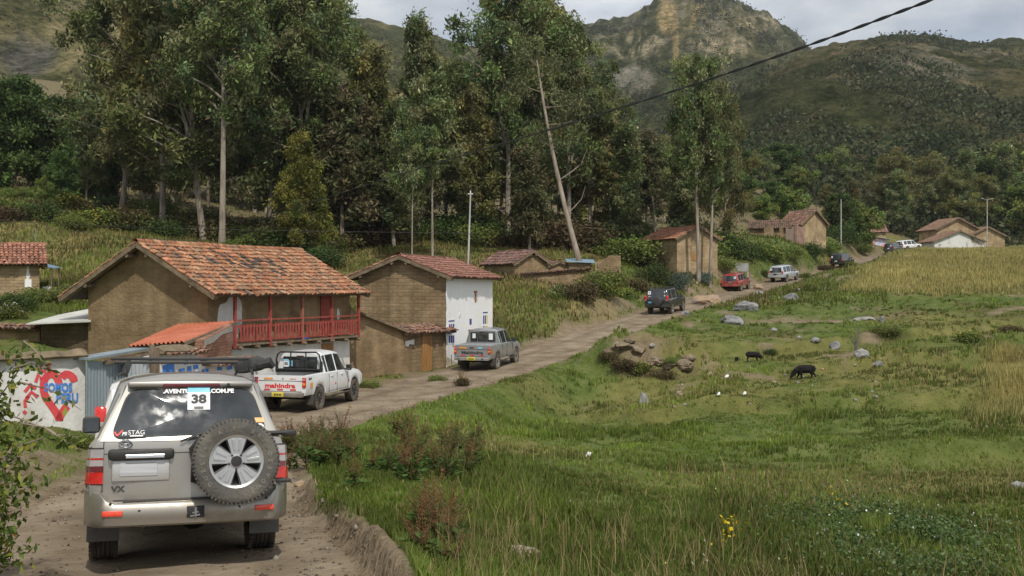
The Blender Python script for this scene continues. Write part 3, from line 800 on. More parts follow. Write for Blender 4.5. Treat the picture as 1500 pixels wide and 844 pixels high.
def text_mesh(body, size, bold=0.0, extr=.0, shear=0.0, align='CENTER', space=1.0):
    cu = bpy.data.curves.new('lettering', 'FONT'); cu.body = body; cu.size = size; cu.offset = bold; cu.extrude = extr; cu.shear = shear
    cu.align_x = align; cu.align_y = 'CENTER'; cu.space_character = space; cu.resolution_u = 3
    o = bpy.data.objects.new('lettering', cu); col.objects.link(o)
    dg = bpy.context.evaluated_depsgraph_get(); dg.update()
    me = bpy.data.meshes.new_from_object(o.evaluated_get(dg))
    bpy.data.objects.remove(o); bpy.data.curves.remove(cu)
    v = [v.co.copy() for v in me.vertices]; f = [list(p.vertices) for p in me.polygons]
    bpy.data.meshes.remove(me)
    return v, f

# ------------------------------------------------------------------ generic gabled adobe house
def gable_house(name, loc, rot, W, L, he, hr, wallm, label, clay, ov=(.45,.45,.4,.4), rs=1, dark=None, tw=.21, tl=.36, mono=False, cat='house', deep=1.2, group=None, beams=True):
    """local: facade plane x=0 (faces +x), gable plane y=0 (faces -y); he eave height of the wall, hr ridge height; ov = overhang (+x, -x, -y, +y)"""
    t = empty(name, loc, rot, label, cat, group)
    sl = (hr - he) / (W / 2)
    mb = MB()
    mb.prism([(0,-deep),(0,he),(-W/2,hr),(-W,he),(-W,-deep)], 0, L)
    mb.build('wall', wallm, t)
    cosr = math.cos(math.atan(sl)); up = Vector((-1,0,sl)).normalized(); dn = Vector((1,0,sl)).normalized()
    Ly = L + ov[2] + ov[3]
    Lr = (W/2 + ov[0]) / cosr; Ll = (W/2 + ov[1]) / cosr
    lift = .08
    tile_field((ov[0], -ov[2], he - sl*ov[0] + lift), (0,1,0), up, Ly, Lr, 'roof', t, clay, tw, tl, dark, rs=rs, ridge_tiles=True)
    tile_field((-W-ov[1], -ov[2], he - sl*ov[1] + lift), (0,1,0), dn, Ly, Ll, 'roof', t, clay, tw, tl, None, rs=rs+5)
    # mud bedded verge along the gable and the purlin ends under it
    for y in (-ov[2] + .10, L + ov[3] - .10):
        v = MB(); v.beam((ov[0]-.02, y, he - sl*ov[0] - .02), (-W/2, y, hr - .02), .22, .15); v.build('verge', M_MUD, t); v = MB()
        v.beam((-W-ov[1]+.02, y, he - sl*ov[1] - .02), (-W/2, y, hr - .02), .22, .15); v.build('verge', M_MUD, t)
    if beams:
        for f in (.06, .42, .58, .94):
            x = -W * f; z = (he + sl * min(W*f, W - W*f)) - .16
            b = MB(); b.tube([(x, -ov[2] + .02, z), (x, .3, z + .01)], .075, 7); b.build('purlin', M_WOOD, t, smooth=True)
    return t, sl

# ---- house with the red balcony
Hd = Vector((.43,.90,0)).normalized(); rotH = -math.atan2(Hd.x, Hd.y)
h1, sl1 = gable_house('balcony_house', (-10.7, 36.0, -3.85), rotH, 5.8, 8.7, 3.92, 5.42, M_ADOBE_S, 'big brown adobe house with red balcony and orange tiled roof', CLAY, (.75,1.0,.5,.45), rs=3, tw=.185, tl=.31,
    dark=lambda a, b, r: r.random() < .62*math.exp(-((a-.50+.25*(b-.6))/.15)**2 - ((b-.60)/.15)**2) + .035)
def plaster_patch(mb, cx, cz, rx_, rz_, x, seed, n=26):
    pts = []
    for k in range(n):
        a = 2*math.pi*k/n; rr = 1 + .35*noise.noise(Vector((math.cos(a)*1.3, math.sin(a)*1.3, seed)))
        pts.append((cx + math.cos(a)*rx_*rr, cz + math.sin(a)*rz_*rr))
    mb.prism(pts, x - .02, x, plane='yz')
pl = MB()
pts = [(.02,-.6),(8.68,-.6),(8.68,1.62),(7.4,1.62),(6,1.58),(4.5,1.66),(3,1.6),(1.6,1.66),(.02,1.6)]
pl.prism(pts, -.01, .012, plane='yz')
pl.build('plaster_base', M_PLASTER, h1)
pp = MB(); plaster_patch(pp, 1.15, 2.75, .72, .85, .012, 3.3); pp.build('plaster_patch', M_PLASTER, h1)
pp = MB(); plaster_patch(pp, 7.85, 2.75, .10, .22, .012, 8.3); pp.build('plaster_patch', M_PLASTER, h1)
BD = .50; b0, b1, zf = .85, 8.75, 1.80
fl = MB(); fl.box((BD/2, (b0+b1)/2, zf), (BD, b1-b0, .07)); fl.build('balcony_floor', M_WOOD, h1)
for k in range(9):
    y = b0 + .25 + k * (b1-b0-.4)/8
    m = MB(); m.tube([(-.05, y, zf-.10), (BD+.12, y+random.uniform(-.03,.03), zf-.11)], .065, 8); m.build('joist', M_WOOD, h1, smooth=True)
for k in range(5):
    y = b0 + .04 + k * (b1-b0-.10)/4
    m = MB(); m.box((BD-.04, y, (zf-.12+3.66)/2), (.10,.10, 3.66-zf+.12)); m.build('post', M_RED if k != 2 else pm('bare_red_wood', [(.22,.09,.05),(.34,.12,.08)], scale=4, rough=.7), h1)
rl = MB()
for z in (zf+.88, zf+.66, zf+.14): rl.box((BD-.04, (b0+b1)/2, z), (.045, b1-b0-.05, .05))
rl.box((BD/2, b1-.04, zf+.88), (BD-.1,.045,.05)); rl.box((BD/2, b1-.04, zf+.14), (BD-.1,.045,.05))
rail = rl.build('railing', M_RED, h1)
nb = 44
for k in range(nb):
    y = b0 + .14 + k*(b1-b0-.28)/(nb-1)
    if k in (0,11,22,32,43): continue
    m = MB(); m.box((BD-.01, y, zf+.42), (.022, .095, .62+random.uniform(-.02,.02)), rot=Matrix.Rotation(random.gauss(0,.02), 3, 'X')); m.build('baluster', M_RED, rail)
d = MB(); d.box((.02, 6.95, zf+.93), (.05,.72,1.80)); d = d.build('door', M_RED, h1); d['label'] = 'red plank door on the balcony'
d = MB()
for k in range(5): d.box((.03, 6.75+k*.155, .72), (.05,.148,1.70))
d = d.build('door', M_DOOR, h1); d['label'] = 'varnished plank door at street level'
m = MB(); m.bbox((BD-.18, 5.0, zf+.09), (.30,.42,.09), .03); tag(m.build('plastic_tub', M_BLUEP), 'flat blue plastic tub on the balcony floor', 'tub')
bpy.data.objects['plastic_tub'].matrix_world = Matrix.Translation(h1.location) @ Matrix.Rotation(rotH, 4, 'Z')

# ---- house with the white facade
h2d = Vector((.30,.954,0)).normalized(); rot2 = -math.atan2(h2d.x, h2d.y)
h2, sl2 = gable_house('white_facade_house', (-3.2, 50.0, -4.1), rot2, 4.75, 7.0, 4.72, 5.62, M_ADOBE, 'adobe house with whitewashed road side and dark red tiled roof', [(.27,.13,.095),(.23,.115,.085),(.31,.16,.12),(.19,.105,.08)], (.45,.6,.4,.4), rs=9, tw=.2)
ws = MB()
pts = [(-.03,-.5)] + [(-.03 + .16*noise.noise(Vector((0,k*1.7,2))) , .1 + k*.33) for k in range(14)] + [(-.02,4.62),(7.02,4.62),(7.02,-.5)]
ws.prism(pts, -.005, .02, plane='yz'); ws.build('whitewash', M_WHITE, h2)
st = MB(); st.prism([(0,-.3),(6.9,-.3),(6.9,.45),(5.2,.35),(3,.5),(1.2,.4),(0,.75)], .02, .026, plane='yz'); st.build('base_stain', pm('stained_white', [(.40,.33,.22),(.62,.56,.45)], scale=2.5, rough=.9), h2)
for (y0, y1, z0, z1) in ((4.05,4.30,3.35,3.95),(3.25,3.62,1.55,1.95)):
    m = MB(); m.box((.025,(y0+y1)/2,(z0+z1)/2),(.03,y1-y0,z1-z0)); m.box((.035,(y0+y1)/2,z1-.05),(.03,(y1-y0)*1.9,.10)); m.build('bricked_opening', pm('rusty_clay', [(.24,.10,.04),(.40,.19,.08)], scale=5, rough=.9), h2)
m = MB(); m.lathe([(.0,.045),(.12,.045),(.15,.02)], (0,0,0), 'x', 18); dsh = m.build('wall_medallion', M_PLASTER, h2); dsh.location = (0,1.8,2.72)
NAVY = pm('navy_print', [(.03,.045,.20),(.05,.07,.28)], scale=6, rough=.7); YEL = pm('yellow_print', [(.62,.44,.04),(.72,.52,.06)], scale=6, rough=.7)
for (yc, zc, yel) in ((.62,1.95,False),(5.75,2.25,True)):
    m = MB(); m.box((.024, yc, zc), (.012,.95,1.25)); pn = m.build('painted_notice', M_WHITE, h2)
    m = MB(); y2 = MB()
    m.box((.033, yc, zc+.52), (.006,.80,.07))
    for k in range(3):
        (y2 if yel and k == 2 else m).box((.033, yc-.28+k*.28, zc+.14), (.006,.19,.46)); (y2 if yel and k > 0 else m).box((.033, yc-.28+k*.28, zc-.38), (.006,.20,.36))
    m.build('print', NAVY, pn)
    if yel: y2.build('print', YEL, pn)
m = MB(); m.box((.03,.62,.55),(.01,.05,.5)); m.build('painted_mark', NAVY, h2)
m = MB(); m.box((.03,3.4,2.35),(.01,.30,.3)); m.build('painted_mark', NAVY, h2)

# ---- yard wall with a plank door between the two houses
hit, wld, wd_, wn = plane_uv((-7.05, 44.0), (-3.45, 49.9))
yw = empty('yard_wall', wld(0, -3.9, 0), 0, 'tall adobe yard wall with plank door between the two big houses', 'wall')
def into(o, root):
    o.parent = root; o.matrix_parent_inverse = Matrix.Translation(-root.location); return o
a = MB(); wall_poly(a, hit, wld, [(513,575),(513,448),(527,462),(560,474),(600,489),(600,565)], .35); into(a.build('wall', M_ADOBE_S), yw)
a = MB(); wall_poly(a, hit, wld, [(600,565),(600,488),(634,486),(661,482),(661,560)], .35, .015); into(a.build('wall', M_ADOBE), yw)
a = MB(); wall_poly(a, hit, wld, [(530,463),(530,458),(556,462),(596,478),(598,488)], .2, -.45); into(a.build('brick_infill', M_BRICK), yw)
a = MB(); p0 = wld(*hit(524,459), .08); p1 = wld(*hit(602,490), .08); a.beam(p0, p1, .35, .10); into(a.build('coping', M_MUD), yw)
d = MB()
for k in range(4): wall_poly(d, hit, wld, [(617.3+k*3.5,560),(617.3+k*3.5,488.5),(620.6+k*3.5,488.3),(620.6+k*3.5,560)], .05, .06)
into(d.build('door', M_DOOR), yw)
a = MB(); wall_poly(a, hit, wld, [(593,500),(606,497),(606,505),(599,504),(598,508),(593,507)], .02, .035); into(a.build('plaster_patch', M_PLASTER), yw)
s0, z0_ = hit(588,484); s1, z1_ = hit(660,484)
O = wld(s0, z1_-.02, .38); rf_ = tile_field(O, wd_, (-wn*1.0 + Vector((0,0,.42))), s1 - s0, .95, 'roof', None, OLDCLAY, rs=21, tw=.2, tl=.33, mess=2.5); into(rf_, yw)
s0, z0_ = hit(523,459); s1, z1_ = hit(603,484)
O = wld(s0, z0_+.06, -.55); rf_ = tile_field(O, (wd_*(s1-s0) + Vector((0,0,z1_-z0_-.02))), (-wn + Vector((0,0,.1))), math.hypot(s1-s0, z1_-z0_), .8, 'roof', None, OLDCLAY, rs=24, tw=.2, tl=.33, mess=2); into(rf_, yw)

# ---- red-roofed brick lean-to in front of the balcony house
sh = empty('brick_shed', (-9.6, 31.6, -3.5), 0, 'brick lean-to shed with red corrugated roof before the balcony house', 'shed')
A0 = P(188,507,32.2); A1 = P(271,500,30.6); A2 = P(346,470.5,35.0); A3 = P(262,475,36.2)
def corrugated(A0, A1, A2, A3, nw, amp, name, mats, root=None, thick=.012, seg=5):
    """A0-A1 lower edge, A3-A2 upper edge; waves counted along the lower edge"""
    n = nw * seg; vs = []; fs = []
    N = (A1 - A0).cross(A3 - A0).normalized()
    if N.z < 0: N = -N
    for k in range(2):
        for j in range(5):
            for i in range(n + 1):
                f = i / n; g = j / 4
                p = A0.lerp(A1, f).lerp(A3.lerp(A2, f), g)
                vs.append(p + N * (amp * math.sin(2*math.pi*nw*f) - k*thick))
    w_ = n + 1
    for k in range(2):
        for j in range(4):
            for i in range(n):
                q = k*5*w_ + j*w_ + i; fs.append((q, q+1, q+w_+1, q+w_))
    for i in range(n): fs.append((i, i+1, 5*w_+i+1, 5*w_+i)); fs.append((4*w_+i, 4*w_+i+1, 9*w_+i+1, 9*w_+i))
    o = mesh_np(name, np.array([tuple(v) for v in vs]), fs, mats)
    if root is not None: into(o, root)
    return o
corrugated(A0, A1, A2, A3, 13, .035, 'roof', M_REDROOF, sh)
hitb, wldb, bd_, bn = plane_uv((-9.45, 31.2), (-9.30, 35.2))
a = MB(); wall_poly(a, hitb, wldb, [(297,560),(297,498),(318,488),(339.5,475.5),(339.5,555)], .25, 0); into(a.build('wall', M_BRICK), sh)
a = MB(); wall_poly(a, hitb, wldb, [(299,507),(299,498),(318,489),(339,477.5),(339,486),(325,490),(312,502)], .02, .012); into(a.build('plaster_patch', pm('grey_render', [(.26,.24,.20),(.36,.33,.28)], scale=4, rough=.9)), sh)
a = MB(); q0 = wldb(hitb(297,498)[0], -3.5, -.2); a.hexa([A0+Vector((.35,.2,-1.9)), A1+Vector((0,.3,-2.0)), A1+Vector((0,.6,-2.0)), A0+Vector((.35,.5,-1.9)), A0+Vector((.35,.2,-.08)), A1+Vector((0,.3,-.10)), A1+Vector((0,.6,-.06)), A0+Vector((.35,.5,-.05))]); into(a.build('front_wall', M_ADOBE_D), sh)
a = MB(); a.beam(A1 + Vector((.02,0,-.06)), A2 + Vector((.02,0,-.06)), .06, .10); a.beam(A0 + Vector((0,.15,-.07)), A1+Vector((0,.15,-.07)), .07, .09); into(a.build('rafter', M_WOOD), sh)

# ---- mural wall, sheet-metal gate and blue-lettered wall along the near road
hm, wm, md, mn = plane_uv((-11.3, 21.6), (-9.45, 23.6))
mw = empty('mural_wall', wm(1.5, -3.1, 0), 0, 'white wall painted with a red heart and blue words', 'wall')
a = MB(); wall_poly(a, hm, wm, [(-120,700),(-120,524),(-40,522),(30,524),(70,525),(124.5,523),(124.5,660)], .35); into(a.build('wall', M_PLASTER), mw)
cp = MB()
s0 = hm(-120,524)[0]; s1 = hm(124,523)[0]
nst = 40
rows = []
for i in range(nst + 1):
    s = s0 + (s1-s0)*i/nst; z = hm(60,525)[1] + .03*noise.noise(Vector((s*2,0,1)))
    h = .16 + .06*noise.noise(Vector((s*3,4,1)))
    rows.append([wm(s,z-.02,.16), wm(s,z+.03,.20+.04*noise.noise(Vector((s*5,2,2)))), wm(s,z+h,.02), wm(s,z+h*.7,-.3), wm(s,z-.02,-.5)])
vs = [p for r_ in rows for p in r_]; fs = [(i*5+k, i*5+k+1, (i+1)*5+k+1, (i+1)*5+k) for i in range(nst) for k in range(4)] + [(i*5+4, i*5, (i+1)*5, (i+1)*5+4) for i in range(nst)]
cp.add(vs, fs); into(cp.build('coping', M_MUD, smooth=True), mw)
def stroke_poly(mb, hit, world, pts, w, out, closed=False):
    """painted band of width w (pixels) along pixel points"""
    n = len(pts); L_ = []; Rr = []
    for i, p in enumerate(pts):
        a_ = pts[max(i-1, 0)]; b_ = pts[min(i+1, n-1)]
        t = Vector((b_[0]-a_[0], b_[1]-a_[1])).normalized(); nn = Vector((-t.y, t.x))
        ww = w * (1 + .18*noise.noise(Vector((i*.9, 0, 5))))
        L_.append((p[0]+nn.x*ww/2, p[1]+nn.y*ww/2)); Rr.append((p[0]-nn.x*ww/2, p[1]-nn.y*ww/2))
    for i in range(n - 1):
        q = [L_[i], L_[i+1], Rr[i+1], Rr[i]]
        mb.add([world(*hit(*x), out) for x in q], [(0,1,2,3)])
heart = []
for k in range(41):
    t = math.pi * (.18 + 1.78 * k / 40) * 1.0
    hx = 16*math.sin(t)**3; hy = 13*math.cos(t) - 5*math.cos(2*t) - 2*math.cos(3*t) - math.cos(4*t)
    heart.append((86.5 + hx*1.48, 576 - hy*2.35))
hA = [p for p in heart if not (p[0] > 98 and 562 < p[1] < 592)]
kb = next(i for i in range(len(heart)-1) if heart[i] in hA and heart[i+1] not in hA) + 1
a = MB(); stroke_poly(a, hm, wm, hA[:kb], 11, .012); stroke_poly(a, hm, wm, hA[kb:], 11, .012); into(a.build('heart_emblem', M_REDP, fix=False), mw)
def wall_text(body, px, py, wpx, hpx, hit, world, mats, root, out=.012, bold=.03, name='lettering', shear=0, extr=0.0):
    v, f = text_mesh(body, 1.0, bold, shear=shear)
    xs = [p.x for p in v]; ys_ = [p.y for p in v]
    cx, cy = (min(xs)+max(xs))/2, (min(ys_)+max(ys_))/2
    sx_, sy_ = wpx/(max(xs)-min(xs)), hpx/(max(ys_)-min(ys_))
    mb = MB(); mb.add([world(*hit(px + (p.x-cx)*sx_, py - (p.y-cy)*sy_), out) for p in v], f)
    return into(mb.build(name, mats, fix=False), root)
wall_text('SOMOS', 85, 567.5, 41, 13.5, hm, wm, M_BLUEP, mw, .020, .04)
wall_text('PERU', 98, 583, 32, 15, hm, wm, M_BLUEP, mw, .020, .04)
wall_text('DS', 67, 539, 17, 15, hm, wm, M_REDP, mw, .012, .04)
a = MB()
for pts in ([(36,574),(45,563),(52,570)],[(38,584),(46,574),(55,582)],[(37,597),(36,588),(42,580)],[(52,560),(56,548),(60,556)],[(34,602),(38,606)]): stroke_poly(a, hm, wm, pts, 5, .012)
into(a.build('painted_scribble', M_REDP, fix=False), mw)
hg, wg, gd, gn = plane_uv((-9.42, 23.65), (-9.0, 25.4))
gt = empty('sheet_gate', wg(0.5, -3.3, 0), 0, 'corrugated zinc gate beside the heart mural', 'gate')
B0 = wg(*hg(126,640)); B1 = wg(*hg(188,640)); B2 = wg(*hg(188,531)); B3 = wg(*hg(126,528.5))
def corr_wall(B0, B1, B2, B3, nw, amp, name, mats, root):
    n = nw*6; vs = []; fs = []
    N = (B1-B0).cross(B3-B0).normalized()
    if N.dot(-B0) < 0: N = -N
    for k in range(2):
        for i in range(n+1):
            f = i/n; o = N*(amp*math.sin(2*math.pi*nw*f) - k*.01)
            vs += [B0.lerp(B1,f)+o, B3.lerp(B2,f)+o]
    for k in range(2):
        for i in range(n): q = k*2*(n+1)+i*2; fs.append((q,q+2,q+3,q+1))
    for i in range(n): q = i*2; q2 = 2*(n+1)+i*2; fs.append((q+1,q+3,q2+3,q2+1))
    return into(mesh_np(name, np.array([tuple(v) for v in vs]), fs, mats), root)
corr_wall(B0, B1, B2, B3, 14, .016, 'panel', M_ZINC2, gt)
hg2, wg2, gd2, gn2 = plane_uv((-8.98, 25.3), (-8.90, 26.7))
corr_wall(wg2(*hg2(184,640)), wg2(*hg2(222,636)), wg2(*hg2(222,525)), wg2(*hg2(184,528.5)), 7, .03, 'panel', M_ZINC, gt)
a = MB(); a.tube([wg2(*hg2(219,640), .06), wg2(*hg2(219,505), .06)], .07, 8); a.tube([wg2(*hg2(229,640), .0), wg2(*hg2(229,509), .0)], .085, 8); into(a.build('gate_post', M_WOOD, smooth=True), gt)
a = MB(); lintel0 = wg(*hg(126,526), -.15); lintel1 = wg2(*hg2(212,511), -.1); a.beam(lintel0, lintel1, .5, .05); into(a.build('header_sheet', M_ZINC2), gt)
a = MB(); a.beam(wg(*hg(150,531), .1), wg2(*hg2(214,517), .1), .08, .09); into(a.build('header_beam', M_WOOD), gt)
# blue lettered wall
hw_, ww_, wdd, wnn = plane_uv((-9.65, 28.4), (-8.4, 33.0))
bw = empty('lettered_wall', ww_(1.5, -3.5, 0), 0, 'low white wall with blue painted letters and tile coping', 'wall')
a = MB(); wall_poly(a, hw_, ww_, [(226,600),(226,520),(290,519),(296,536),(372,533),(372,600)], .35); into(a.build('wall', M_PLASTER), bw)
def blob_cap(hit, world, x0, x1, y0, y1, seed, root, w=.32):
    s0, z0 = hit(x0, y0); s1, z1 = hit(x1, y1); rows = []; n = 26
    for i in range(n+1):
        f = i/n; s = s0+(s1-s0)*f; z = z0+(z1-z0)*f
        e = math.sin(math.pi*min(1,max(0,f*.94+.03)))**.3
        h = (.20+.07*noise.noise(Vector((s*3,seed,1))))*e
        rows.append([world(s,z-.06+.04*noise.noise(Vector((s*9,seed,3))),w*.7), world(s,z+.02,w*.8), world(s,z+h*.8,w*.3), world(s,z+h,-.1), world(s,z+h*.6,-.4), world(s,z-.03,-.55)])
    vs = [p for r_ in rows for p in r_]; m_ = 6
    fs = [(i*m_+k, i*m_+k+1, (i+1)*m_+k+1, (i+1)*m_+k) for i in range(n) for k in range(m_-1)] + [(i*m_+m_-1, i*m_, (i+1)*m_, (i+1)*m_+m_-1) for i in range(n)]
    fs += [tuple(range(m_)), tuple(n*m_+k for k in range(m_-1,-1,-1))]
    mb = MB(); mb.add(vs, fs); into(mb.build('coping', M_MUD, smooth=True), root)
blob_cap(hw_, ww_, 229, 294, 515, 515, 2, bw); blob_cap(hw_, ww_, 299, 373, 533, 529, 5, bw)
for (x0, x1, y0, seed) in ((230,292,518,31),(300,371,534,33)):
    s0, z0_ = hw_(x0, y0); s1, z1_ = hw_(x1, y0)
    into(tile_field(ww_(s0, z0_-.06, .33), wdd, (-wnn + Vector((0,0,.35))), s1-s0, .36, 'tile_edge', None, OLDCLAY, tw=.17, tl=.3, mess=3, rs=seed, deck=False), bw)
for q in ([(238,536),(255,530),(255,548),(238,552)],[(269,530),(275,527),(276,532),(270,535)],[(283,535),(290,534),(290,540),(283,541)],[(274,537),(280,536),(280,545),(274,546)],[(318,538),(325,536),(325,542),(318,543)],[(332,537),(340,536),(340,541),(332,542)],[(344,534),(356,533),(356,541),(344,542)],[(262,541),(270,539),(270,548),(262,549)],[(296,541),(305,540),(305,546),(296,547)],[(283,545),(292,543),(292,556),(283,557)]):
    a = MB(); wall_poly(a, hw_, ww_, q, .01, .012); into(a.build('painted_letter', M_BLUEP), bw)

# ---- shed with pale roof on the far side of the balcony house, and the low wall beside it
sd = empty('lean_to_shed', (-16.6, 40.2, -3.2), 0, 'dark adobe lean-to under a pale sheet roof against the balcony house', 'shed')
hs, ws_, sdd, sn = plane_uv((PX(58,39.5), 39.5), (PX(131,38.7), 38.7))
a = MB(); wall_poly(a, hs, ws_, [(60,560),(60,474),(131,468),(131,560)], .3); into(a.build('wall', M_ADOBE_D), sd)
a = MB(); p = [P(38,474,38.6), P(133,470,38.2), P(133,452,42.2), P(86,461,42.6)]; a.add(p + [q - Vector((0,0,.05)) for q in p], [(0,1,2,3),(7,6,5,4),(0,4,5,1),(1,5,6,2),(2,6,7,3),(3,7,4,0)]); into(a.build('roof', M_PALEROOF), sd)
lw = empty('tile_capped_wall', (-20.5, 40, -2.4), 0, 'low adobe wall with old tile capping behind the heart mural', 'wall')
hl, wl_, ld, ln_ = plane_uv((PX(-60,40.5), 40.5), (PX(60,39.6), 39.6))
a = MB(); wall_poly(a, hl, wl_, [(-80,560),(-80,474),(0,474),(58,480),(58,560)], .35); into(a.build('wall', M_ADOBE_S), lw)
s0, z0_ = hl(-80,477); s1, z1_ = hl(60,482)
into(tile_field(wl_(s0, z0_, .25), ld*(s1-s0)+Vector((0,0,z1_-z0_)), (-ln_+Vector((0,0,.3))), s1-s0, .5, 'coping', None, OLDCLAY, tw=.2, tl=.3, mess=2.5, rs=51), lw)

# ---- small house at the far left
h8, _ = gable_house('brick_cottage', (-31.8, 55.5, -.45), R(-64), 4.2, 5.62, 1.9, 2.9, M_ADOBE_P, 'small pale mud brick cottage with red tiled roof on the far side slope', [(.37,.165,.11),(.32,.15,.10),(.40,.20,.14),(.26,.13,.09)], (.45,.45,.4,.4), rs=14, tw=.22, deep=1.5)
m = MB(); m.box((.012,5.02,1.35),(.02,.13,.9)); m.box((.014,5.04,.72),(.024,.34,.45)); m.box((.018,5.04,1.15),(.02,.2,.2)); m.build('plaster_patch', M_WHITE, h8)
aw = empty('awning_shelter', (PX(66,58.6), 58.6, -.4), 0, 'little blue sheet awning on posts beside the small cottage', 'shelter')
m = MB(); m.add([(-.25,-.2,1.75),(.50,-.2,1.55),(.50,.9,1.6),(-.25,.9,1.8),(-.25,-.2,1.71),(.50,-.2,1.51),(.50,.9,1.56),(-.25,.9,1.76)], [(0,1,2,3),(7,6,5,4),(0,4,5,1),(1,5,6,2),(2,6,7,3),(3,7,4,0)]); m.build('roof', pm('blue_sheet', [(.12,.22,.32),(.2,.3,.4)], scale=3, rough=.5), aw)
for (x, y) in ((.42,-.12),(.42,.8)): m = MB(); m.tube([(x,y,-.5),(x,y,1.6)], .035, 6); m.build('post', M_WOOD, aw)
m = MB(); m.bbox((.05,.2,.2),(.45,.3,.55),.03); m.build('white_sack', M_WHITE, aw)

# ---- the middle and upper houses
def lab_house(name, px, d, rot, W, L, ybase, yeave, yridge, wm_, label, clay, **k):
    zb = (422-ybase)/F*d; ze = (422-yeave)/F*d; zr = (422-yridge)/F*d
    return gable_house(name, (PX(px, d), d, zb), R(rot), W, L, ze-zb, zr-zb, wm_, label, clay, tw=.26, tl=.42, **k)[0]
h3 = lab_house('adobe_house', 1051, 105, 24, 4.9, 6.6, 402, 350, 333, M_ADOBE_P, 'square adobe house with small shutter behind the paired trunks', [(.38,.17,.10),(.42,.20,.12),(.30,.15,.10)], rs=61, ov=(.35,.35,.35,.3))
m = MB(); m.box((-2.9,-.02,1.75),(.50,.06,.75)); m.build('shutter', M_DOOR, h3)
h4 = lab_house('adobe_house', 803, 84, 34, 3.3, 4.6, 416, 386, 369, M_ADOBE, 'adobe house with dark purplish tiles standing behind the leaning trunk', [(.17,.10,.085),(.21,.12,.10),(.25,.15,.12),(.13,.09,.08)], rs=65, ov=(.3,.3,.3,.3))
hq, wq, qd, qn = plane_uv((PX(762,80), 80), (PX(866,81), 81))
cw = empty('compound_wall', (PX(815,80), 80, .3), 0, 'long low adobe compound wall with thin tile capping', 'wall')
a = MB(); wall_poly(a, hq, wq, [(764,425),(764,403),(800,401),(864,394),(864,425)], .3); into(a.build('wall', M_ADOBE), cw)
s0, z0_ = hq(762,403); s1, z1_ = hq(866,394)
into(tile_field(wq(s0,z0_,.2), qd*(s1-s0)+Vector((0,0,z1_-z0_)), (-qn+Vector((0,0,.3))), s1-s0, .45, 'coping', None, OLDCLAY, tw=.26, tl=.3, rs=71), cw)
h4b = lab_house('adobe_hut', 838, 86, 12, 2.2, 3.0, 408, 391, 384, M_ADOBE_P, 'low mud hut behind the compound wall', OLDCLAY, rs=73, ov=(.2,.2,.2,.2), beams=False)
bs = empty('blue_roof_hut', (PX(850,85), 85, .8), 0, 'small hut with blue metal roof behind the compound wall', 'hut')
m = MB(); m.box((0,1,.1),(1.9,2,2.4)); m.build('wall', M_ADOBE, bs)
m = MB(); m.add([(-1.15,-.3,1.42),(1.25,-.3,1.30),(1.25,2.2,1.62),(-1.15,2.2,1.75),(-1.15,-.3,1.37),(1.25,-.3,1.25),(1.25,2.2,1.57),(-1.15,2.2,1.70)], [(0,1,2,3),(7,6,5,4),(0,4,5,1),(1,5,6,2),(2,6,7,3),(3,7,4,0)]); m.build('roof', pm('blue_grey_roof', [(.16,.25,.34),(.24,.34,.42)], scale=2, rough=.5), bs)
pr = empty('ruined_wall', (PX(890,84), 84, .2), 0, 'broken block of standing adobe wall between compound and square house', 'ruin')
m = MB(); m.prism([(-1.05,-1),(1.05,-1),(1.05,2.45),(.2,2.5),(-.1,2.25),(-.75,2.05),(-1.05,1.8)], -.25, .25); m.prism([(.2,-1.0),(1.05,-1),(1.05,2.35),(.2,2.4)], .25, 1.2); m.build('wall', M_ADOBE, pr)

# upper ruin group (around 140 m away)
U = 140.0
def up(px, py, d=U): return P(px, py, d)
h5 = lab_house('roofed_ruin', 1210, 141, 30, 4.6, 4.2, 352, 328, 309, M_ADOBE_P, 'higher ruin with dark tiled roof and open front by the tall pole', OLDCLAY, rs=81, ov=(.3,.5,.4,.3), beams=False)
m = MB(); m.box((-W_ if False else -4.62, 2.1, 1.15), (.06, 3.4, 1.7)); m.build('opening_shade', M_DARK, h5)  # dark slab on the wall, painted as the shade inside the open front
h5b = lab_house('low_ruin', 1163, 143, 74, 4.0, 5.8, 356, 336, 325, M_ADOBE, 'long low ruin under a mossy sagging tiled roof', [(.15,.11,.08),(.20,.13,.09),(.12,.10,.07),(.24,.14,.10)], rs=83, ov=(.3,.3,.3,.3), beams=False)
hr_, wr_, rd_, rn_ = plane_uv((PX(1118,138), 138), (PX(1172,137), 137))
rw = empty('broken_wall', (PX(1130,138), 138, 6.5), 0, 'broken grey adobe wall with a gap among the ruins', 'ruin')
a = MB(); wall_poly(a, hr_, wr_, [(1120,362),(1119,335),(1127,330),(1133,334),(1134,362)], .4); wall_poly(a, hr_, wr_, [(1141,362),(1142,334),(1147,330),(1150,362)], .4); into(a.build('wall', M_ADOBE), rw)
pk = empty('pink_wall', (PX(1165,136), 136, 6.5), 0, 'pinkish plastered ruin corner beside the dark open front', 'ruin')
hk, wk, kd, kn = plane_uv((PX(1150,136.5), 136.5), (PX(1168,135.5), 135.5))
a = MB(); wall_poly(a, hk, wk, [(1151,362),(1151,334),(1157,336),(1167,329),(1167,362)], .3); into(a.build('wall', pm('faded_pink', [(.30,.22,.18),(.38,.27,.23)], scale=2, rough=.9)), pk)
hk, wk, kd, kn = plane_uv((PX(1167,135.5), 135.5), (PX(1178,138.5), 138.5))
a = MB(); wall_poly(a, hk, wk, [(1167,362),(1167,329),(1178,335),(1178,360)], .3); into(a.build('wall', M_PINK), pk)
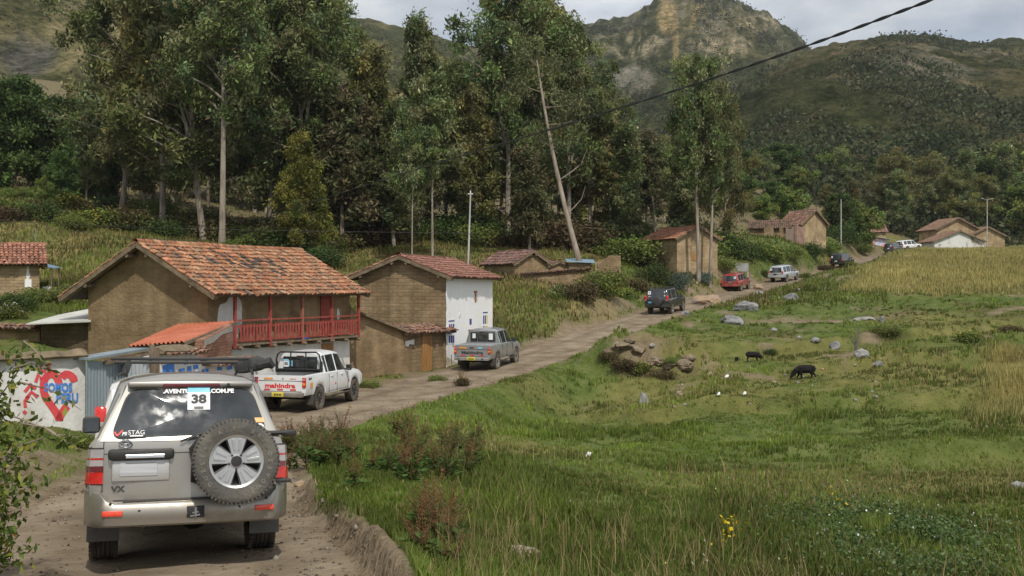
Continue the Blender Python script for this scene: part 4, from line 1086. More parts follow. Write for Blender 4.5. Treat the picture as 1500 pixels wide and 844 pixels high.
h6 = lab_house('tiled_hut', 1266, 180, -84, 4.4, 4.0, 366, 338, 321, M_ADOBE_P, 'small hut with wavy reddish roof above the parked cars', [(.30,.17,.13),(.26,.15,.12),(.34,.20,.15)], rs=91, ov=(.35,.35,.35,.35), beams=False)
mh = empty('mural_hut', (PX(1289,176), 176, 6.1), 0, 'tiny kiosk with a blue and pink painted side under a grey sheet', 'kiosk')
m = MB(); m.box((0,1,1.0),(2.4,2,2.6)); m.build('wall', pm('kiosk_paint', [(.20,.40,.68),(.62,.66,.74),(.66,.28,.30),(.70,.70,.70)], scale=.9, rough=.8, pos=[.36,.46,.56,.66]), mh)
m = MB(); m.add([(-1.6,-.5,2.75),(1.9,-.5,2.25),(1.9,2.4,2.35),(-1.6,2.4,2.85),(-1.6,-.5,2.68),(1.9,-.5,2.18),(1.9,2.4,2.28),(-1.6,2.4,2.78)], [(0,1,2,3),(7,6,5,4),(0,4,5,1),(1,5,6,2),(2,6,7,3),(3,7,4,0)]); m.build('roof', M_ZINC2, mh)
h7 = lab_house('upper_house', 1433, 188, 8, 8.2, 6, 362, 336, 320, M_ADOBE_P, 'far adobe house with broad tiled gable at the top of the barley field', [(.26,.16,.11),(.30,.19,.13),(.22,.14,.10)], rs=95, ov=(.4,.5,.5,.4), beams=False)
h7b = lab_house('white_gable_house', 1442, 181, 6, 9.3, 5, 362, 354, 339, pm('flaking_whitewash', [(.20,.16,.11),(.60,.59,.56),(.66,.65,.62)], scale=.5, rough=.9, pos=[.40,.45,.6]), 'low house with flaking white gable in front of the far adobe house', [(.24,.15,.11),(.28,.18,.13)], rs=97, ov=(.2,.4,.4,.4), beams=False)
h7c = lab_house('side_wing', 1472, 187, 2, 6.6, 5, 362, 346, 333, M_ADOBE_P, 'lower adobe wing beside the far adobe house', [(.26,.16,.11),(.30,.19,.13)], rs=99, ov=(.2,.3,.4,.3), beams=False)
# ------------------------------------------------------------------ vehicle materials
def paint(name, c, metallic=.0, rough=.3, dust=(.30,.25,.19), amt=.30, coat=.6):
    """car paint with road dust gathering low on the body"""
    if name in MATS: return MATS[name]
    m, nt, b, new, ln = _nt(name)
    b.inputs['Metallic'].default_value = metallic; b.inputs['Coat Weight'].default_value = coat; b.inputs['Coat Roughness'].default_value = .08
    tc = new('ShaderNodeTexCoord'); sp = new('ShaderNodeSeparateXYZ'); ln(tc.outputs['Object'], sp.inputs[0])
    n = new('ShaderNodeTexNoise'); n.inputs['Scale'].default_value = 3.5; n.inputs['Detail'].default_value = 8; n.inputs['Roughness'].default_value = .65; ln(tc.outputs['Object'], n.inputs[0])
    mr = new('ShaderNodeMapRange'); mr.inputs['From Min'].default_value = .30; mr.inputs['From Max'].default_value = 1.15; mr.inputs['To Min'].default_value = 1.0; mr.inputs['To Max'].default_value = .12
    ln(sp.outputs[2], mr.inputs['Value'])
    mu = new('ShaderNodeMath'); mu.operation = 'MULTIPLY'; ln(mr.outputs[0], mu.inputs[0])
    m3 = new('ShaderNodeMapRange'); m3.inputs['From Min'].default_value = .3; m3.inputs['From Max'].default_value = .68; ln(n.outputs[0], m3.inputs['Value']); ln(m3.outputs[0], mu.inputs[1])
    m2 = new('ShaderNodeMath'); m2.operation = 'MULTIPLY'; m2.inputs[1].default_value = amt * 2; m2.use_clamp = True; ln(mu.outputs[0], m2.inputs[0])
    mx = new('ShaderNodeMix'); mx.data_type = 'RGBA'; mx.inputs[6].default_value = (*c, 1); mx.inputs[7].default_value = (*dust, 1); ln(m2.outputs[0], mx.inputs[0])
    ln(mx.outputs[2], b.inputs['Base Color'])
    r = new('ShaderNodeMapRange'); r.inputs['To Min'].default_value = rough; r.inputs['To Max'].default_value = .85; ln(m2.outputs[0], r.inputs['Value']); ln(r.outputs[0], b.inputs['Roughness'])
    cw_ = new('ShaderNodeMath'); cw_.operation = 'MULTIPLY_ADD'; cw_.inputs[1].default_value = -coat; cw_.inputs[2].default_value = coat; ln(m2.outputs[0], cw_.inputs[0]); ln(cw_.outputs[0], b.inputs['Coat Weight'])
    MATS[name] = m
    return m
def glass(name, c=(.016,.018,.02), rough=.03, spec=.75):
    m, nt, b, new, ln = _nt(name)
    b.inputs['Roughness'].default_value = rough; b.inputs['Specular IOR Level'].default_value = spec; b.inputs['IOR'].default_value = 1.5
    tc = new('ShaderNodeTexCoord'); n = new('ShaderNodeTexNoise'); n.inputs['Scale'].default_value = 2.4; n.inputs['Detail'].default_value = 3; ln(tc.outputs['Object'], n.inputs[0])
    cr = new('ShaderNodeValToRGB'); e = cr.color_ramp.elements; e[0].color = (*[x*.6 for x in c], 1); e[1].color = (*[x*1.7 for x in c], 1); e[0].position = .35; e[1].position = .65
    ln(n.outputs[0], cr.inputs[0]); ln(cr.outputs[0], b.inputs['Base Color'])
    n2 = new('ShaderNodeTexNoise'); n2.inputs['Scale'].default_value = 7; n2.inputs['Detail'].default_value = 8; ln(tc.outputs['Object'], n2.inputs[0])
    mr = new('ShaderNodeMapRange'); mr.inputs['From Min'].default_value = .4; mr.inputs['From Max'].default_value = .75; mr.inputs['To Min'].default_value = rough; mr.inputs['To Max'].default_value = rough + .12; ln(n2.outputs[0], mr.inputs['Value']); ln(mr.outputs[0], b.inputs['Roughness'])
    MATS[name] = m
    return m
M_SILVER = paint('champagne_silver_paint', (.40,.383,.35), metallic=.75, rough=.30, dust=(.25,.205,.15), amt=.42)
M_WPAINT = paint('white_paint', (.74,.75,.76), rough=.35, amt=.30)
M_GPAINT = paint('grey_silver_paint', (.36,.37,.38), metallic=.5, rough=.34, amt=.32)
M_BPAINT = paint('black_paint', (.014,.017,.019), rough=.25, amt=.13, dust=(.16,.14,.11))
M_RPAINT = paint('red_paint', (.30,.028,.030), rough=.3, amt=.28)
M_BLUESIL = paint('pale_silver_paint', (.52,.55,.58), metallic=.35, rough=.34, amt=.18)
M_GLASS = glass('tinted_glass', (.028,.031,.034), .035, 1.0)
M_GLASS2 = glass('clear_dark_glass', (.03,.032,.032), .04, .55)
M_RUB = pm('tyre_rubber', [(.018,.018,.018),(.035,.033,.030)], scale=6, rough=.85, bump=.3, bscale=30)
M_RUBD = pm('dusty_tyre', [(.035,.032,.028),(.10,.085,.066),(.15,.125,.095)], scale=3, rough=.95, bump=.3, bscale=25)
M_BLK = pm('black_plastic', [(.014,.014,.014),(.03,.029,.027)], scale=4, rough=.55)
M_DUSTBLK = pm('dusty_black_plastic', [(.035,.033,.03),(.085,.075,.062)], scale=2.5, rough=.75)
M_ALLOY = pm('alloy_wheel', [(.42,.42,.41),(.56,.56,.55)], scale=5, rough=.32, metallic=.75)
M_ALLOYD = pm('dusty_alloy', [(.20,.18,.155),(.36,.34,.31)], scale=5, rough=.55, metallic=.35)
M_LRED = pm('red_lens', [(.42,.015,.012),(.62,.03,.02)], scale=7, rough=.12, coat=.6)
M_LDRED = pm('dark_red_lens', [(.11,.018,.022),(.15,.03,.034)], scale=4, rough=.2, coat=.5)
M_LCLR = pm('clear_lens', [(.30,.27,.27),(.46,.43,.43)], scale=6, rough=.12, coat=.6)
M_REFL = pm('reflector_red', [(.75,.06,.03),(.85,.10,.05)], scale=14, rough=.2, coat=.5)
M_AMBER = pm('amber_lens', [(.72,.30,.03),(.80,.36,.05)], scale=8, rough=.2, coat=.5)
M_CHROME = pm('chrome', [(.60,.60,.60),(.72,.72,.72)], scale=5, rough=.14, metallic=1.0)
M_PAPER = pm('white_paper', [(.72,.74,.76),(.80,.81,.82)], scale=5, rough=.6)
M_CYAN = pm('cyan_print', [(.14,.50,.70),(.30,.66,.80)], scale=9, rough=.6)
M_INK = pm('black_ink', [(.02,.02,.022),(.035,.035,.035)], scale=9, rough=.6)
M_WINK = pm('white_vinyl', [(.70,.70,.70),(.78,.78,.78)], scale=9, rough=.6)
M_GREYINK = pm('grey_lettering', [(.13,.125,.11),(.24,.225,.20)], scale=9, rough=.8)
M_YPLATE = pm('yellow_plate', [(.60,.50,.05),(.70,.60,.08)], scale=9, rough=.5)
M_SHADE = pm('underbody_shade', [(.008,.008,.008),(.016,.015,.014)], scale=3, rough=.95)  # near black, shade under cars and behind spokes put into the colour
M_REDV = pm('red_vinyl', [(.62,.03,.03),(.70,.05,.05)], scale=9, rough=.5)
M_BLUEPLATE = pm('blue_plate', [(.10,.30,.52),(.16,.40,.62)], scale=9, rough=.5)

ROWS = 12
def car_body(root, keys, arches, paintm, glass_side, windshield, rear_slope=.0, rear_bulge=.05, rear_glass=True, bed=None, rg=(.80,.94), step=.085, glassm=None, rgr=(6,7), rear_extra=None, tilt_rows=None):
    """loft of (y, zb, wl, wm, zbelt, wb, zr, wr, crown) stations, rear (low y) to front"""
    glassm = glassm or M_GLASS
    K = np.array(keys, float)
    ys = set(K[:, 0])
    for (a, b_) in zip(K[:-1, 0], K[1:, 0]):
        n = max(1, int(math.ceil((b_ - a) / step)))
        for i in range(1, n): ys.add(a + (b_ - a) * i / n)
    for (yc, zc, r) in arches:
        for k in range(13):
            ys.add(yc + r * math.cos(math.pi * k / 12) * .999)
        ys.add(yc - r - .004); ys.add(yc + r + .004)
    for (g0, g1) in glass_side: ys.add(g0); ys.add(g1)
    ys = [y for y in sorted(ys) if K[0, 0] <= y <= K[-1, 0]]
    yy = [ys[0]]
    for y in ys[1:]:
        if y - yy[-1] > .0025: yy.append(y)
    ys = yy
    pts = []
    for y in ys:
        v = [np.interp(y, K[:, 0], K[:, c]) for c in range(1, 9)]
        zb, wl, wm, zbt, wb, zr, wr, cr = v
        flare = 0
        for (yc, zc, r) in arches:
            if abs(y - yc) < r: zb = max(zb, zc + math.sqrt(max(r*r - (y-yc)**2, 0)))
            flare = max(flare, .022 * max(0, 1 - max(0, abs(y-yc) - r) / .10) if abs(y-yc) < r + .1 else 0)
        zb = min(zb, zbt - .12)
        h = zbt - zb; gl = zr - zbt
        isbed = bed is not None and bed[0] <= y <= bed[1]
        r6z = zbt + min(.025, .1*gl); r7z = zr - min(.10, .35*gl); r8z = zr - min(.045, .12*gl)
        row = [(wl-.05, zb), (wl + flare, zb+.015), (wl*.25+wm*.75 + flare, zb+.22*h), (wm + flare*.6, zb+.5*h), (wm-.008, zb+.78*h), (wb, zbt),
               (wb-.02, r6z), (wr+.025, r7z), (wr, r8z), (wr*.8, zr-.008+cr*.2), (wr*.42, zr+cr*.8), (0, zr+cr)]
        if isbed:
            row[6] = (wb-.004, zbt+.02); row[7] = (wb-.02, zbt+.045); row[8] = (wb-.075, zbt+.045); row[9] = (wb-.08, zbt-.40); row[10] = (wb*.5, zbt-.42); row[11] = (0, zbt-.42)
        pts.append(row)
    M = len(ys)
    def yoff(i, z, zbt):
        if i == 0: return rear_slope * max(0, z - zbt)
        return 0
    verts = []; idx = {}
    zbt0 = K[0, 4]
    for i in range(M):
        for j in range(ROWS):
            for s in ((-1, 1) if j < ROWS - 1 else (1,)):
                x, z = pts[i][j]
                y = ys[i]
                if rear_slope and not bed:
                    y = y + max(0, rear_slope * max(0, z - zbt0) - max(0, (ys[i] - ys[0])) * .9) if i < 6 else y
                idx[(i, j, s)] = len(verts); verts.append((s * x, y, z))
                if j == ROWS - 1: idx[(i, j, -1)] = idx[(i, j, 1)]
    body = []; panes = {}
    for i in range(M - 1):
        ym = (ys[i] + ys[i+1]) / 2
        for j in range(ROWS - 1):
            for s in (-1, 1):
                q = (idx[(i,j,s)], idx[(i+1,j,s)], idx[(i+1,j+1,s)], idx[(i,j+1,s)])
                q = q if s == 1 else q[::-1]
                q = tuple(dict.fromkeys(q))
                if len(q) < 3: continue
                key = None
                if j == 6:
                    for gi, (g0, g1) in enumerate(glass_side):
                        if g0 < ym < g1: key = ('side_window', gi, s)
                if windshield and j >= 8 and windshield[0] < ym < windshield[1]: key = ('windscreen', 0, 0)
                (panes.setdefault(key, []) if key else body).append(q)
    # rear cap
    us = [-1, -.97, -rg[1], -rg[0], -.5, -.17, .17, .5, rg[0], rg[1], .97, 1]
    us = sorted(set(us))
    top = 8 if bed is None else 7
    def cap(i0, front=False):
        cv = {}
        for j in range(top + 1):
            x, z = pts[i0][j]
            yb = verts[idx[(i0, j, 1)]][1]
            for u in us:
                if u == -1: cv[(j, u)] = idx[(i0, j, -1)]
                elif u == 1: cv[(j, u)] = idx[(i0, j, 1)]
                else:
                    bl = rear_bulge * (1 - abs(u) ** 3)
                    cv[(j, u)] = len(verts); verts.append((x*u, yb + (bl if front else -bl), z))
        for j in range(top):
            for a, b_ in zip(us[:-1], us[1:]):
                q = (cv[(j,a)], cv[(j,b_)], cv[(j+1,b_)], cv[(j+1,a)])
                if front: q = q[::-1]
                g = (not front) and rear_glass and j == 6 and -rg[0] - 1e-6 <= a and b_ <= rg[0] + 1e-6
                (panes.setdefault(('rear_window', 0, 0), []) if g else body).append(q)
        if bed is None or front:
            # close to the roof centre line
            ring = [cv[(top, u)] for u in us] + [idx[(i0, j, 1)] for j in range(top+1, ROWS)] + [idx[(i0, j, -1)] for j in range(ROWS-2, top, -1)]
            body.append(tuple(ring if not front else ring[::-1]))
    cap(0); cap(M - 1, True)
    def make(name, fcs, mm, smooth=32):
        used = sorted({k for f in fcs for k in f}); mp_ = {k: n for n, k in enumerate(used)}
        mb = MB(); mb.add([verts[k] for k in used], [tuple(mp_[k] for k in f) for f in fcs])
        return mb.build(name, mm, root, smooth=smooth, fix=False)
    b = make('body', body, paintm)
    out = {'body': b}
    for key, f in panes.items():
        o = make(key[0], f, glassm); out.setdefault(key[0], []).append(o)
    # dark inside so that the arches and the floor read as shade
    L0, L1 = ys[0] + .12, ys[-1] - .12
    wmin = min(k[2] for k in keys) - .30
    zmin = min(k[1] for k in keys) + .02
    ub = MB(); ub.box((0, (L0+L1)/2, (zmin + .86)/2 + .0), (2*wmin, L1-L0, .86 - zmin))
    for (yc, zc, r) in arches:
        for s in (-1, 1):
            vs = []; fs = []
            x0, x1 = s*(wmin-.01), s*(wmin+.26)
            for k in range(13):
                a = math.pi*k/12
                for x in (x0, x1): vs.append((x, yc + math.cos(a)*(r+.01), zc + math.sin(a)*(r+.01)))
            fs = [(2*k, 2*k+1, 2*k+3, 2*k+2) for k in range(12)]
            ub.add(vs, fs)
    ub.build('underbody_shade', M_SHADE, root)
    out['ys'] = ys; out['pts'] = pts
    return out

WHEELS = {}
def wheel_mesh(key, r, wd, style, rubm, rimm, rr=.60, nl=40, lug=1.0):
    """tyre and rim meshes, axle along x, outer face towards +x"""
    if key in WHEELS: return WHEELS[key]
    h = wd / 2
    prof = [(r*rr, -h*.80), (r*.80, -h*1.0), (r*.93, -h*.98), (r*.985, -h*.86)]
    n = 5
    for k in range(n):
        a0 = -h*.80 + 1.6*h*k/n; a1 = a0 + 1.6*h/n
        prof += [(r, a0 + .007), (r, a1 - .007), (r - .012, a1 - .004), (r - .012, a1 + .004)] if k < n-1 else [(r, a0 + .007), (r, a1)]
    prof += [(r*.985, h*.86), (r*.93, h*.98), (r*.80, h*1.0), (r*rr, h*.80)]
    t = MB(); t.lathe(prof, (0,0,0), 'x', 44)
    for k in range(nl):            # shoulder lugs
        a = 2*math.pi*k/nl
        for s in (-1, 1):
            c = Vector((s*h*.86, math.cos(a)*r*.985, math.sin(a)*r*.985))
            t.box(c, (h*.30, .034*40/nl, .030*lug), rot=Matrix.Rotation(a, 3, 'X'))
    to = t.build('tyre', rubm, None, smooth=40)
    m = MB(); R0 = r*rr
    m.lathe([(R0*1.0, h*.80), (R0*1.02, h*.86), (R0*.93, h*.80), (R0*.90, h*.45), (R0*.88, -h*.6)], (0,0,0), 'x', 40)
    d = MB(); d.lathe([(0.001, h*.15), (R0*.9, h*.05)], (0,0,0), 'x', 30)
    ns = {'five': 5, 'six': 6, 'black': 8, 'steel': 10}[style]
    for k in range(ns):
        a = 2*math.pi*k/ns + math.pi/2
        for off in (0,):
            ca, sa = math.cos(a), math.sin(a)
            wi, wo = R0*(.26 if style == 'five' else .17), R0*(.76 if style == 'five' else .16)
            o_in, o_out = off*R0*.22, off*R0*.40
            def pt(rad, lat, x): return Vector((x, ca*rad - sa*lat, sa*rad + ca*lat))
            x0, x1, th = h*.62, h*.74, .03
            p = [pt(R0*.16, o_in-wi*.6, x0-th), pt(R0*.16, o_in+wi*.6, x0-th), pt(R0*.93, o_out+wo*.62, x1-th), pt(R0*.93, o_out-wo*.62, x1-th),
                 pt(R0*.16, o_in-wi*.5, x0+.012), pt(R0*.16, o_in+wi*.5, x0+.012), pt(R0*.93, o_out+wo*.5, x1), pt(R0*.93, o_out-wo*.5, x1)]
            m.hexa(p)
            if style == 'five':
                for lt_ in (-.11, .11):
                    m.hexa([pt(R0*.40, R0*(lt_*.7-.05), x0), pt(R0*.40, R0*(lt_*.7+.05), x0), pt(R0*.86, R0*(lt_*1.3+.06), x1-.01), pt(R0*.86, R0*(lt_*1.3-.06), x1-.01), pt(R0*.42, R0*(lt_*.7-.03), x0+.026), pt(R0*.42, R0*(lt_*.7+.03), x0+.026), pt(R0*.84, R0*(lt_*1.3+.04), x1+.016), pt(R0*.84, R0*(lt_*1.3-.04), x1+.016)])
    m.lathe([(R0*.34, h*.45), (R0*.34, h*.68), (R0*.28, h*.72), (.001, h*.72)], (0,0,0), 'x', 24)
    ro = m.build('rim', rimm, None, smooth=35)
    do = d.build('spoke_gap_shade', M_SHADE, None)  # dark backing disc, its colour stands for shade between the spokes
    cp = MB(); cp.lathe([(R0*.21, h*.72), (R0*.20, h*.80), (.001, h*.82)], (0,0,0), 'x', 20)
    for k in range(5):
        a = 2*math.pi*k/5 + math.pi/2 + math.pi/5
        cp.lathe([(.011, 0), (.011, .02), (.001, .022)], (h*.72, math.cos(a)*R0*.29, math.sin(a)*R0*.29), 'x', 6)
    co_ = cp.build('hub_cap', M_BLK, None, smooth=35)
    WHEELS[key] = [o.data for o in (to, ro, do, co_)]
    for o in (to, ro, do, co_): bpy.data.objects.remove(o)
    return WHEELS[key]
def add_wheel(root, key, x, y, r, wd, style, rubm, rimm, rr=.60, spin=0.0):
    ms = wheel_mesh(key, r, wd, style, rubm, rimm, rr)
    w_ = bpy.data.objects.new('wheel', None); col.objects.link(w_); w_.parent = root
    w_.location = (x, y, r); w_.rotation_euler = (spin, 0, 0 if x > 0 else math.pi)
    for nme, me in zip(('tyre','rim','spoke_gap_shade','hub_cap'), ms):
        o = bpy.data.objects.new(nme, me); link(o, w_)
    return w_
def part(root, name, mb, mm, smooth=False, label=None):
    o = mb.build(name, mm, root, smooth=smooth)
    if label: o['label'] = label
    return o
def decal(root, name, body, size, loc, rot, mm, bold=.0, shear=0, width=None, align='CENTER', thick=.0):
    v, f = text_mesh(body, size, bold, shear=shear, align=align)
    xs = [p.x for p in v]
    if width:
        k = width / (max(xs) - min(xs)); v = [Vector((p.x*k, p.y, p.z)) for p in v]
    me = bpy.data.meshes.new(name); me.from_pydata([tuple(p) for p in v], [], f); me.materials.append(mm)
    o = bpy.data.objects.new(name, me); o.location = loc; o.rotation_euler = rot
    return link(o, root)
REAR = (R(90), 0, 0)
def mirror_parts(root, w_, y, z, mm):
    for s in (-1, 1):
        m = MB(); m.bbox((s*(w_+.13), y, z), (.20,.10,.20), .035); m.beam((s*(w_-.05), y+.02, z-.07), (s*(w_+.08), y, z-.05), .05)
        o = part(root, 'wing_mirror', m, mm, 40)
        g = MB(); g.box((s*(w_+.13), y-.052, z), (.165,.006,.16)); g.build('mirror_glass', M_GLASS, o)
def seat_on_road(root, px, d, yaw, wb, roll=0.0, dz=0.0, pitch=0.0):
    x = PX(px, d); f = Vector((-math.sin(yaw), math.cos(yaw)))
    zf = gz(x + f.x*wb/2, d + f.y*wb/2); zb_ = gz(x - f.x*wb/2, d - f.y*wb/2)
    root.location = (x, d, (zf+zb_)/2 + dz); root.rotation_mode = 'ZXY' if False else 'XYZ'
    pitch += math.atan2(zf - zb_, wb)
    root.rotation_euler = (Matrix.Rotation(yaw, 3, 'Z') @ Matrix.Rotation(pitch, 3, 'X') @ Matrix.Rotation(roll, 3, 'Y')).to_euler()

# ------------------------------------------------------------------ silver 4x4 in front of the camera
lc = empty('estate_car', (0,0,0), 0, 'dusty silver off-roader with spare wheel and number 38 on its rear window', 'car')
Yr = -2.44
lkeys = [(Yr,.62,.86,.925,1.26,.865,1.80,.64,.045),(Yr+.30,.58,.90,.955,1.27,.885,1.86,.665,.05),(Yr+.9,.50,.93,.97,1.27,.89,1.89,.68,.05),(-.3,.48,.93,.97,1.26,.89,1.90,.69,.05),(.55,.48,.93,.97,1.24,.89,1.87,.68,.05),(1.20,.48,.93,.96,1.22,.88,1.27,.76,.03),(2.0,.48,.92,.95,1.17,.86,1.22,.72,.03),(2.35,.52,.85,.90,1.05,.80,1.09,.65,.02)]
WR = .395
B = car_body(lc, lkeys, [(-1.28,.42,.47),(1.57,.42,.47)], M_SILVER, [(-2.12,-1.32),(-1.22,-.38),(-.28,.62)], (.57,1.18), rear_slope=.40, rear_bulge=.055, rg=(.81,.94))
def ry(u, z):
    """rear face of the estate car at lateral share u and height z"""
    return Yr + .40*max(0, z-1.26) - .055*(1-abs(u)**3)
# tailgate: upper hatch frame, lower gate, seams
def rear_sheet(pts, out, nx=10, nz=6, w_at=None):
    """quad patch on the rear face: pts = (x0b,x1b,zb,x0t,x1t,zt)"""
    x0b, x1b, zb, x0t, x1t, zt = pts; vs = []; fs = []
    for j in range(nz+1):
        g = j/nz; z = zb+(zt-zb)*g
        wz = np.interp(z, [.62,.80,1.1,1.26,1.70,1.80], [.86,.925,.917,.865,.665,.64])
        for i in range(nx+1):
            f = i/nx; x = (x0b+(x1b-x0b)*f)*(1-g)+(x0t+(x1t-x0t)*f)*g
            vs.append((x, ry(min(1, abs(x)/wz), z)-out, z))
    for j in range(nz):
        for i in range(nx): q = j*(nx+1)+i; fs.append((q, q+1, q+nx+2, q+nx+1))
    return vs, fs
def rear_seam(mb, pts, w_=.009, out=.002):
    for (x0, z0), (x1, z1) in zip(pts[:-1], pts[1:]):
        wz = lambda z: np.interp(z, [.62,.80,1.1,1.26,1.70,1.80], [.86,.925,.917,.865,.665,.64])
        n = max(1, int(math.hypot(x1-x0, z1-z0)/.12))
        P_ = [(x0+(x1-x0)*k/n, z0+(z1-z0)*k/n) for k in range(n+1)]
        P_ = [Vector((x, ry(min(1, abs(x)/wz(z)), z)-out, z)) for x, z in P_]
        for a, b_ in zip(P_[:-1], P_[1:]):
            mb.beam(a, b_ + (b_-a)*.02, w_, .004, up=Vector((0,-1,.2)))
# rounded window pane on the hatch (slightly proud, with rubber surround)
def rear_round(pts, rad, out, n=6):
    x0b, x1b, zb, x0t, x1t, zt = pts
    cs = [Vector((x0b, zb)), Vector((x1b, zb)), Vector((x1t, zt)), Vector((x0t, zt))]
    loop = []
    for k in range(4):
        p = cs[k]; a = (cs[k-1]-p).normalized(); b_ = (cs[(k+1) % 4]-p).normalized()
        for t in range(n+1):
            f = t/n
            loop.append(p + a*rad*(1-f)**2 + b_*rad*f**2)
    return loop
def rear_disc(loop, out):
    c = sum(loop, Vector((0,0)))/len(loop); vs = []; fs = []
    rings = 7
    for r_ in range(rings, 0, -1):
        for p in loop:
            q = c + (p-c)*(r_/rings); wz = np.interp(q.y, [.62,.80,1.1,1.26,1.70,1.80], [.86,.925,.917,.865,.665,.64])
            vs.append((q.x, ry(min(1,abs(q.x)/wz), q.y)-out, q.y))
    n = len(loop)
    for r_ in range(rings-1):
        for k in range(n): fs.append((r_*n+k, r_*n+(k+1)%n, (r_+1)*n+(k+1)%n, (r_+1)*n+k))
    fs.append(tuple((rings-1)*n+k for k in range(n)))
    return vs, fs
for o in B.get('rear_window', []): bpy.data.objects.remove(o)
wl_pts = (-.735,.735,1.29,-.575,.575,1.745)
hp = MB(); hp.add(*rear_sheet((-.83,.83,1.255,-.60,.60,1.80), .008, 14, 8)); hatch = part(lc, 'tailgate', hp, M_SILVER, True)
m = MB(); m.add(*rear_disc(rear_round((-.748,.748,1.278,-.588,.588,1.757), .13, .0), .020)); part(lc, 'window_seal', m, M_BLK, True)
m = MB(); m.add(*rear_disc(rear_round(wl_pts, .12, .0), .027)); rw_ = part(lc, 'rear_window', m, M_GLASS, True)
sm = MB()
rear_seam(sm, [(-.80,.69),(-.80,1.10),(-.795,1.26),(-.615,1.79)]); rear_seam(sm, [(.80,.69),(.80,1.10),(.795,1.26),(.615,1.79)])
rear_seam(sm, [(-.80,1.135),(.80,1.135)]); rear_seam(sm, [(-.80,.69),(.80,.69)], .016)
part(lc, 'panel_gap', sm, M_BLK)
# roof spoiler lip and long brake lamp
m = MB(); m.bbox((0, Yr+.165, 1.80), (1.20,.14,.06), .025); part(lc, 'roof_spoiler', m, M_SILVER, 40)
m = MB(); m.bbox((0, Yr+.118, 1.792), (.56,.05,.046), .015); part(lc, 'brake_lamp', m, M_LDRED, 40)
m = MB(); m.lathe([(.001,-.012),(.018,-.008),(.018,.02)], (.355, Yr+.10, 1.79), 'y', 12); part(lc, 'washer_nozzle', m, M_BLK, True)
# bumper
def bumper(w_, z0, z1, yf, yb, dip):
    vs = []; fs = []; n = 28
    for i in range(n+1):
        u = -1+2*i/n; x = w_*math.sin(u*math.pi/2) if abs(u) > .0 else 0
        e = abs(x)/w_
        y = yf + .34*max(0, e-.80)/.20*max(0, e-.80)/.20*1.0 - .05*(1-e*e)
        zt = z1 - dip*sstep(0, 1, np.array([(.86-e)/.12]))[0]
        rr = [(y+.05, z0), (y+.012, z0+.02), (y, z0+.08), (y-.012, (z0+zt)/2), (y, zt-.035), (y+.02, zt-.008), (y+.05, zt), (yb+.06 + (.28*max(0,e-.8)/.2), zt)]
        for (yy_, zz_) in rr: vs.append((x, yy_, zz_))
    m_ = 8
    for i in range(n):
        for k in range(m_-1): fs.append((i*m_+k, (i+1)*m_+k, (i+1)*m_+k+1, i*m_+k+1))
    # side returns
    for s, b0_ in ((-1, 0), (1, n*m_)):
        base = len(vs); rr = vs[b0_:b0_+m_]
        for p in rr: vs.append((s*(w_-.0), -1.76, p[2]))
        for k in range(m_-1): fs.append((b0_+k, b0_+k+1, base+k+1, base+k) if s < 0 else (b0_+k, base+k, base+k+1, b0_+k+1))
    return vs, fs
m = MB(); m.add(*bumper(.965, .45, .80, Yr-.13, Yr, .115)); bump = part(lc, 'bumper', m, M_SILVER, 45)
m = MB(); m.bbox((0, Yr-.075, .690), (1.22,.12,.012), .005); m.build('step_pad', M_DUSTBLK, bump)
for s in (-1, 1):
    m = MB(); m.bbox((s*.70, Yr-.170, .585), (.185,.022,.052), .010, rot=Matrix.Rotation(s*R(5),3,'Z')); o = part(lc, 'reflector', m, M_REFL, 40)
    for (xx, zz) in ((.46,.600),(.72,.675)):
        m = MB(); m.lathe([(.001,-.006),(.014,-.004),(.014,.02)], (s*xx, Yr-.172+(.02 if xx>.6 else 0), zz), 'y', 12); m.build('parking_sensor', M_BLK, bump)
m = MB(); m.bbox((.05, Yr-.183, .575), (.165,.02,.11), .02); hc = part(lc, 'tow_cover', m, M_BLK, 40)
m = MB()
for k in range(3): m.beam((0+.02*k+.0, Yr-.196, .535+.03*k), (.09-.015*k, Yr-.196, .545+.028*k), .012)
m.tube([(.05,Yr-.20,.53),(.05,Yr-.20,.62)], .012, 8); m.build('tow_bracket', M_STEEL, hc)
# tail lamps
for s in (-1, 1):
    xm = s*.868
    def lampbox(z0, z1, mm, name, root_, o_=0.0):
        a = MB()
        w0, w1 = .795, .955
        pts = []
        for (z) in (z0, z1):
            k = (z-.85)/.34; ins = .03*k
            pts.append([(s*w0, Yr-.038-o_, z), (s*(w1-.03-ins*.5), Yr-.005-o_, z), (s*(w1+.004-ins*.8), Yr+.07, z), (s*(w1+.004-ins*.8), Yr+.16, z), (s*w0, Yr+.10, z)])
        n = 5; vs = pts[0]+pts[1]; fs = [tuple(range(n)), tuple(range(2*n-1,n-1,-1))]+[(i, i+n, (i+1)%n+n, (i+1)%n) for i in range(n)]
        a.add(vs, fs); return a.build(name, mm, root_)
    tl = lampbox(.845, 1.195, M_BLK, 'tail_lamp', lc, -.008)
    lampbox(.855, .965, M_LRED, 'brake_lens', tl); lampbox(.968, 1.02, M_LDRED, 'lens_band', tl); lampbox(1.023, 1.08, M_LCLR, 'clear_lens', tl); lampbox(1.083, 1.098, M_LRED, 'lens_band', tl); lampbox(1.10, 1.182, M_LCLR, 'clear_lens', tl)
    m = MB(); m.box((s*.93, -1.28, .30), (.02,.0,.0)) if False else None
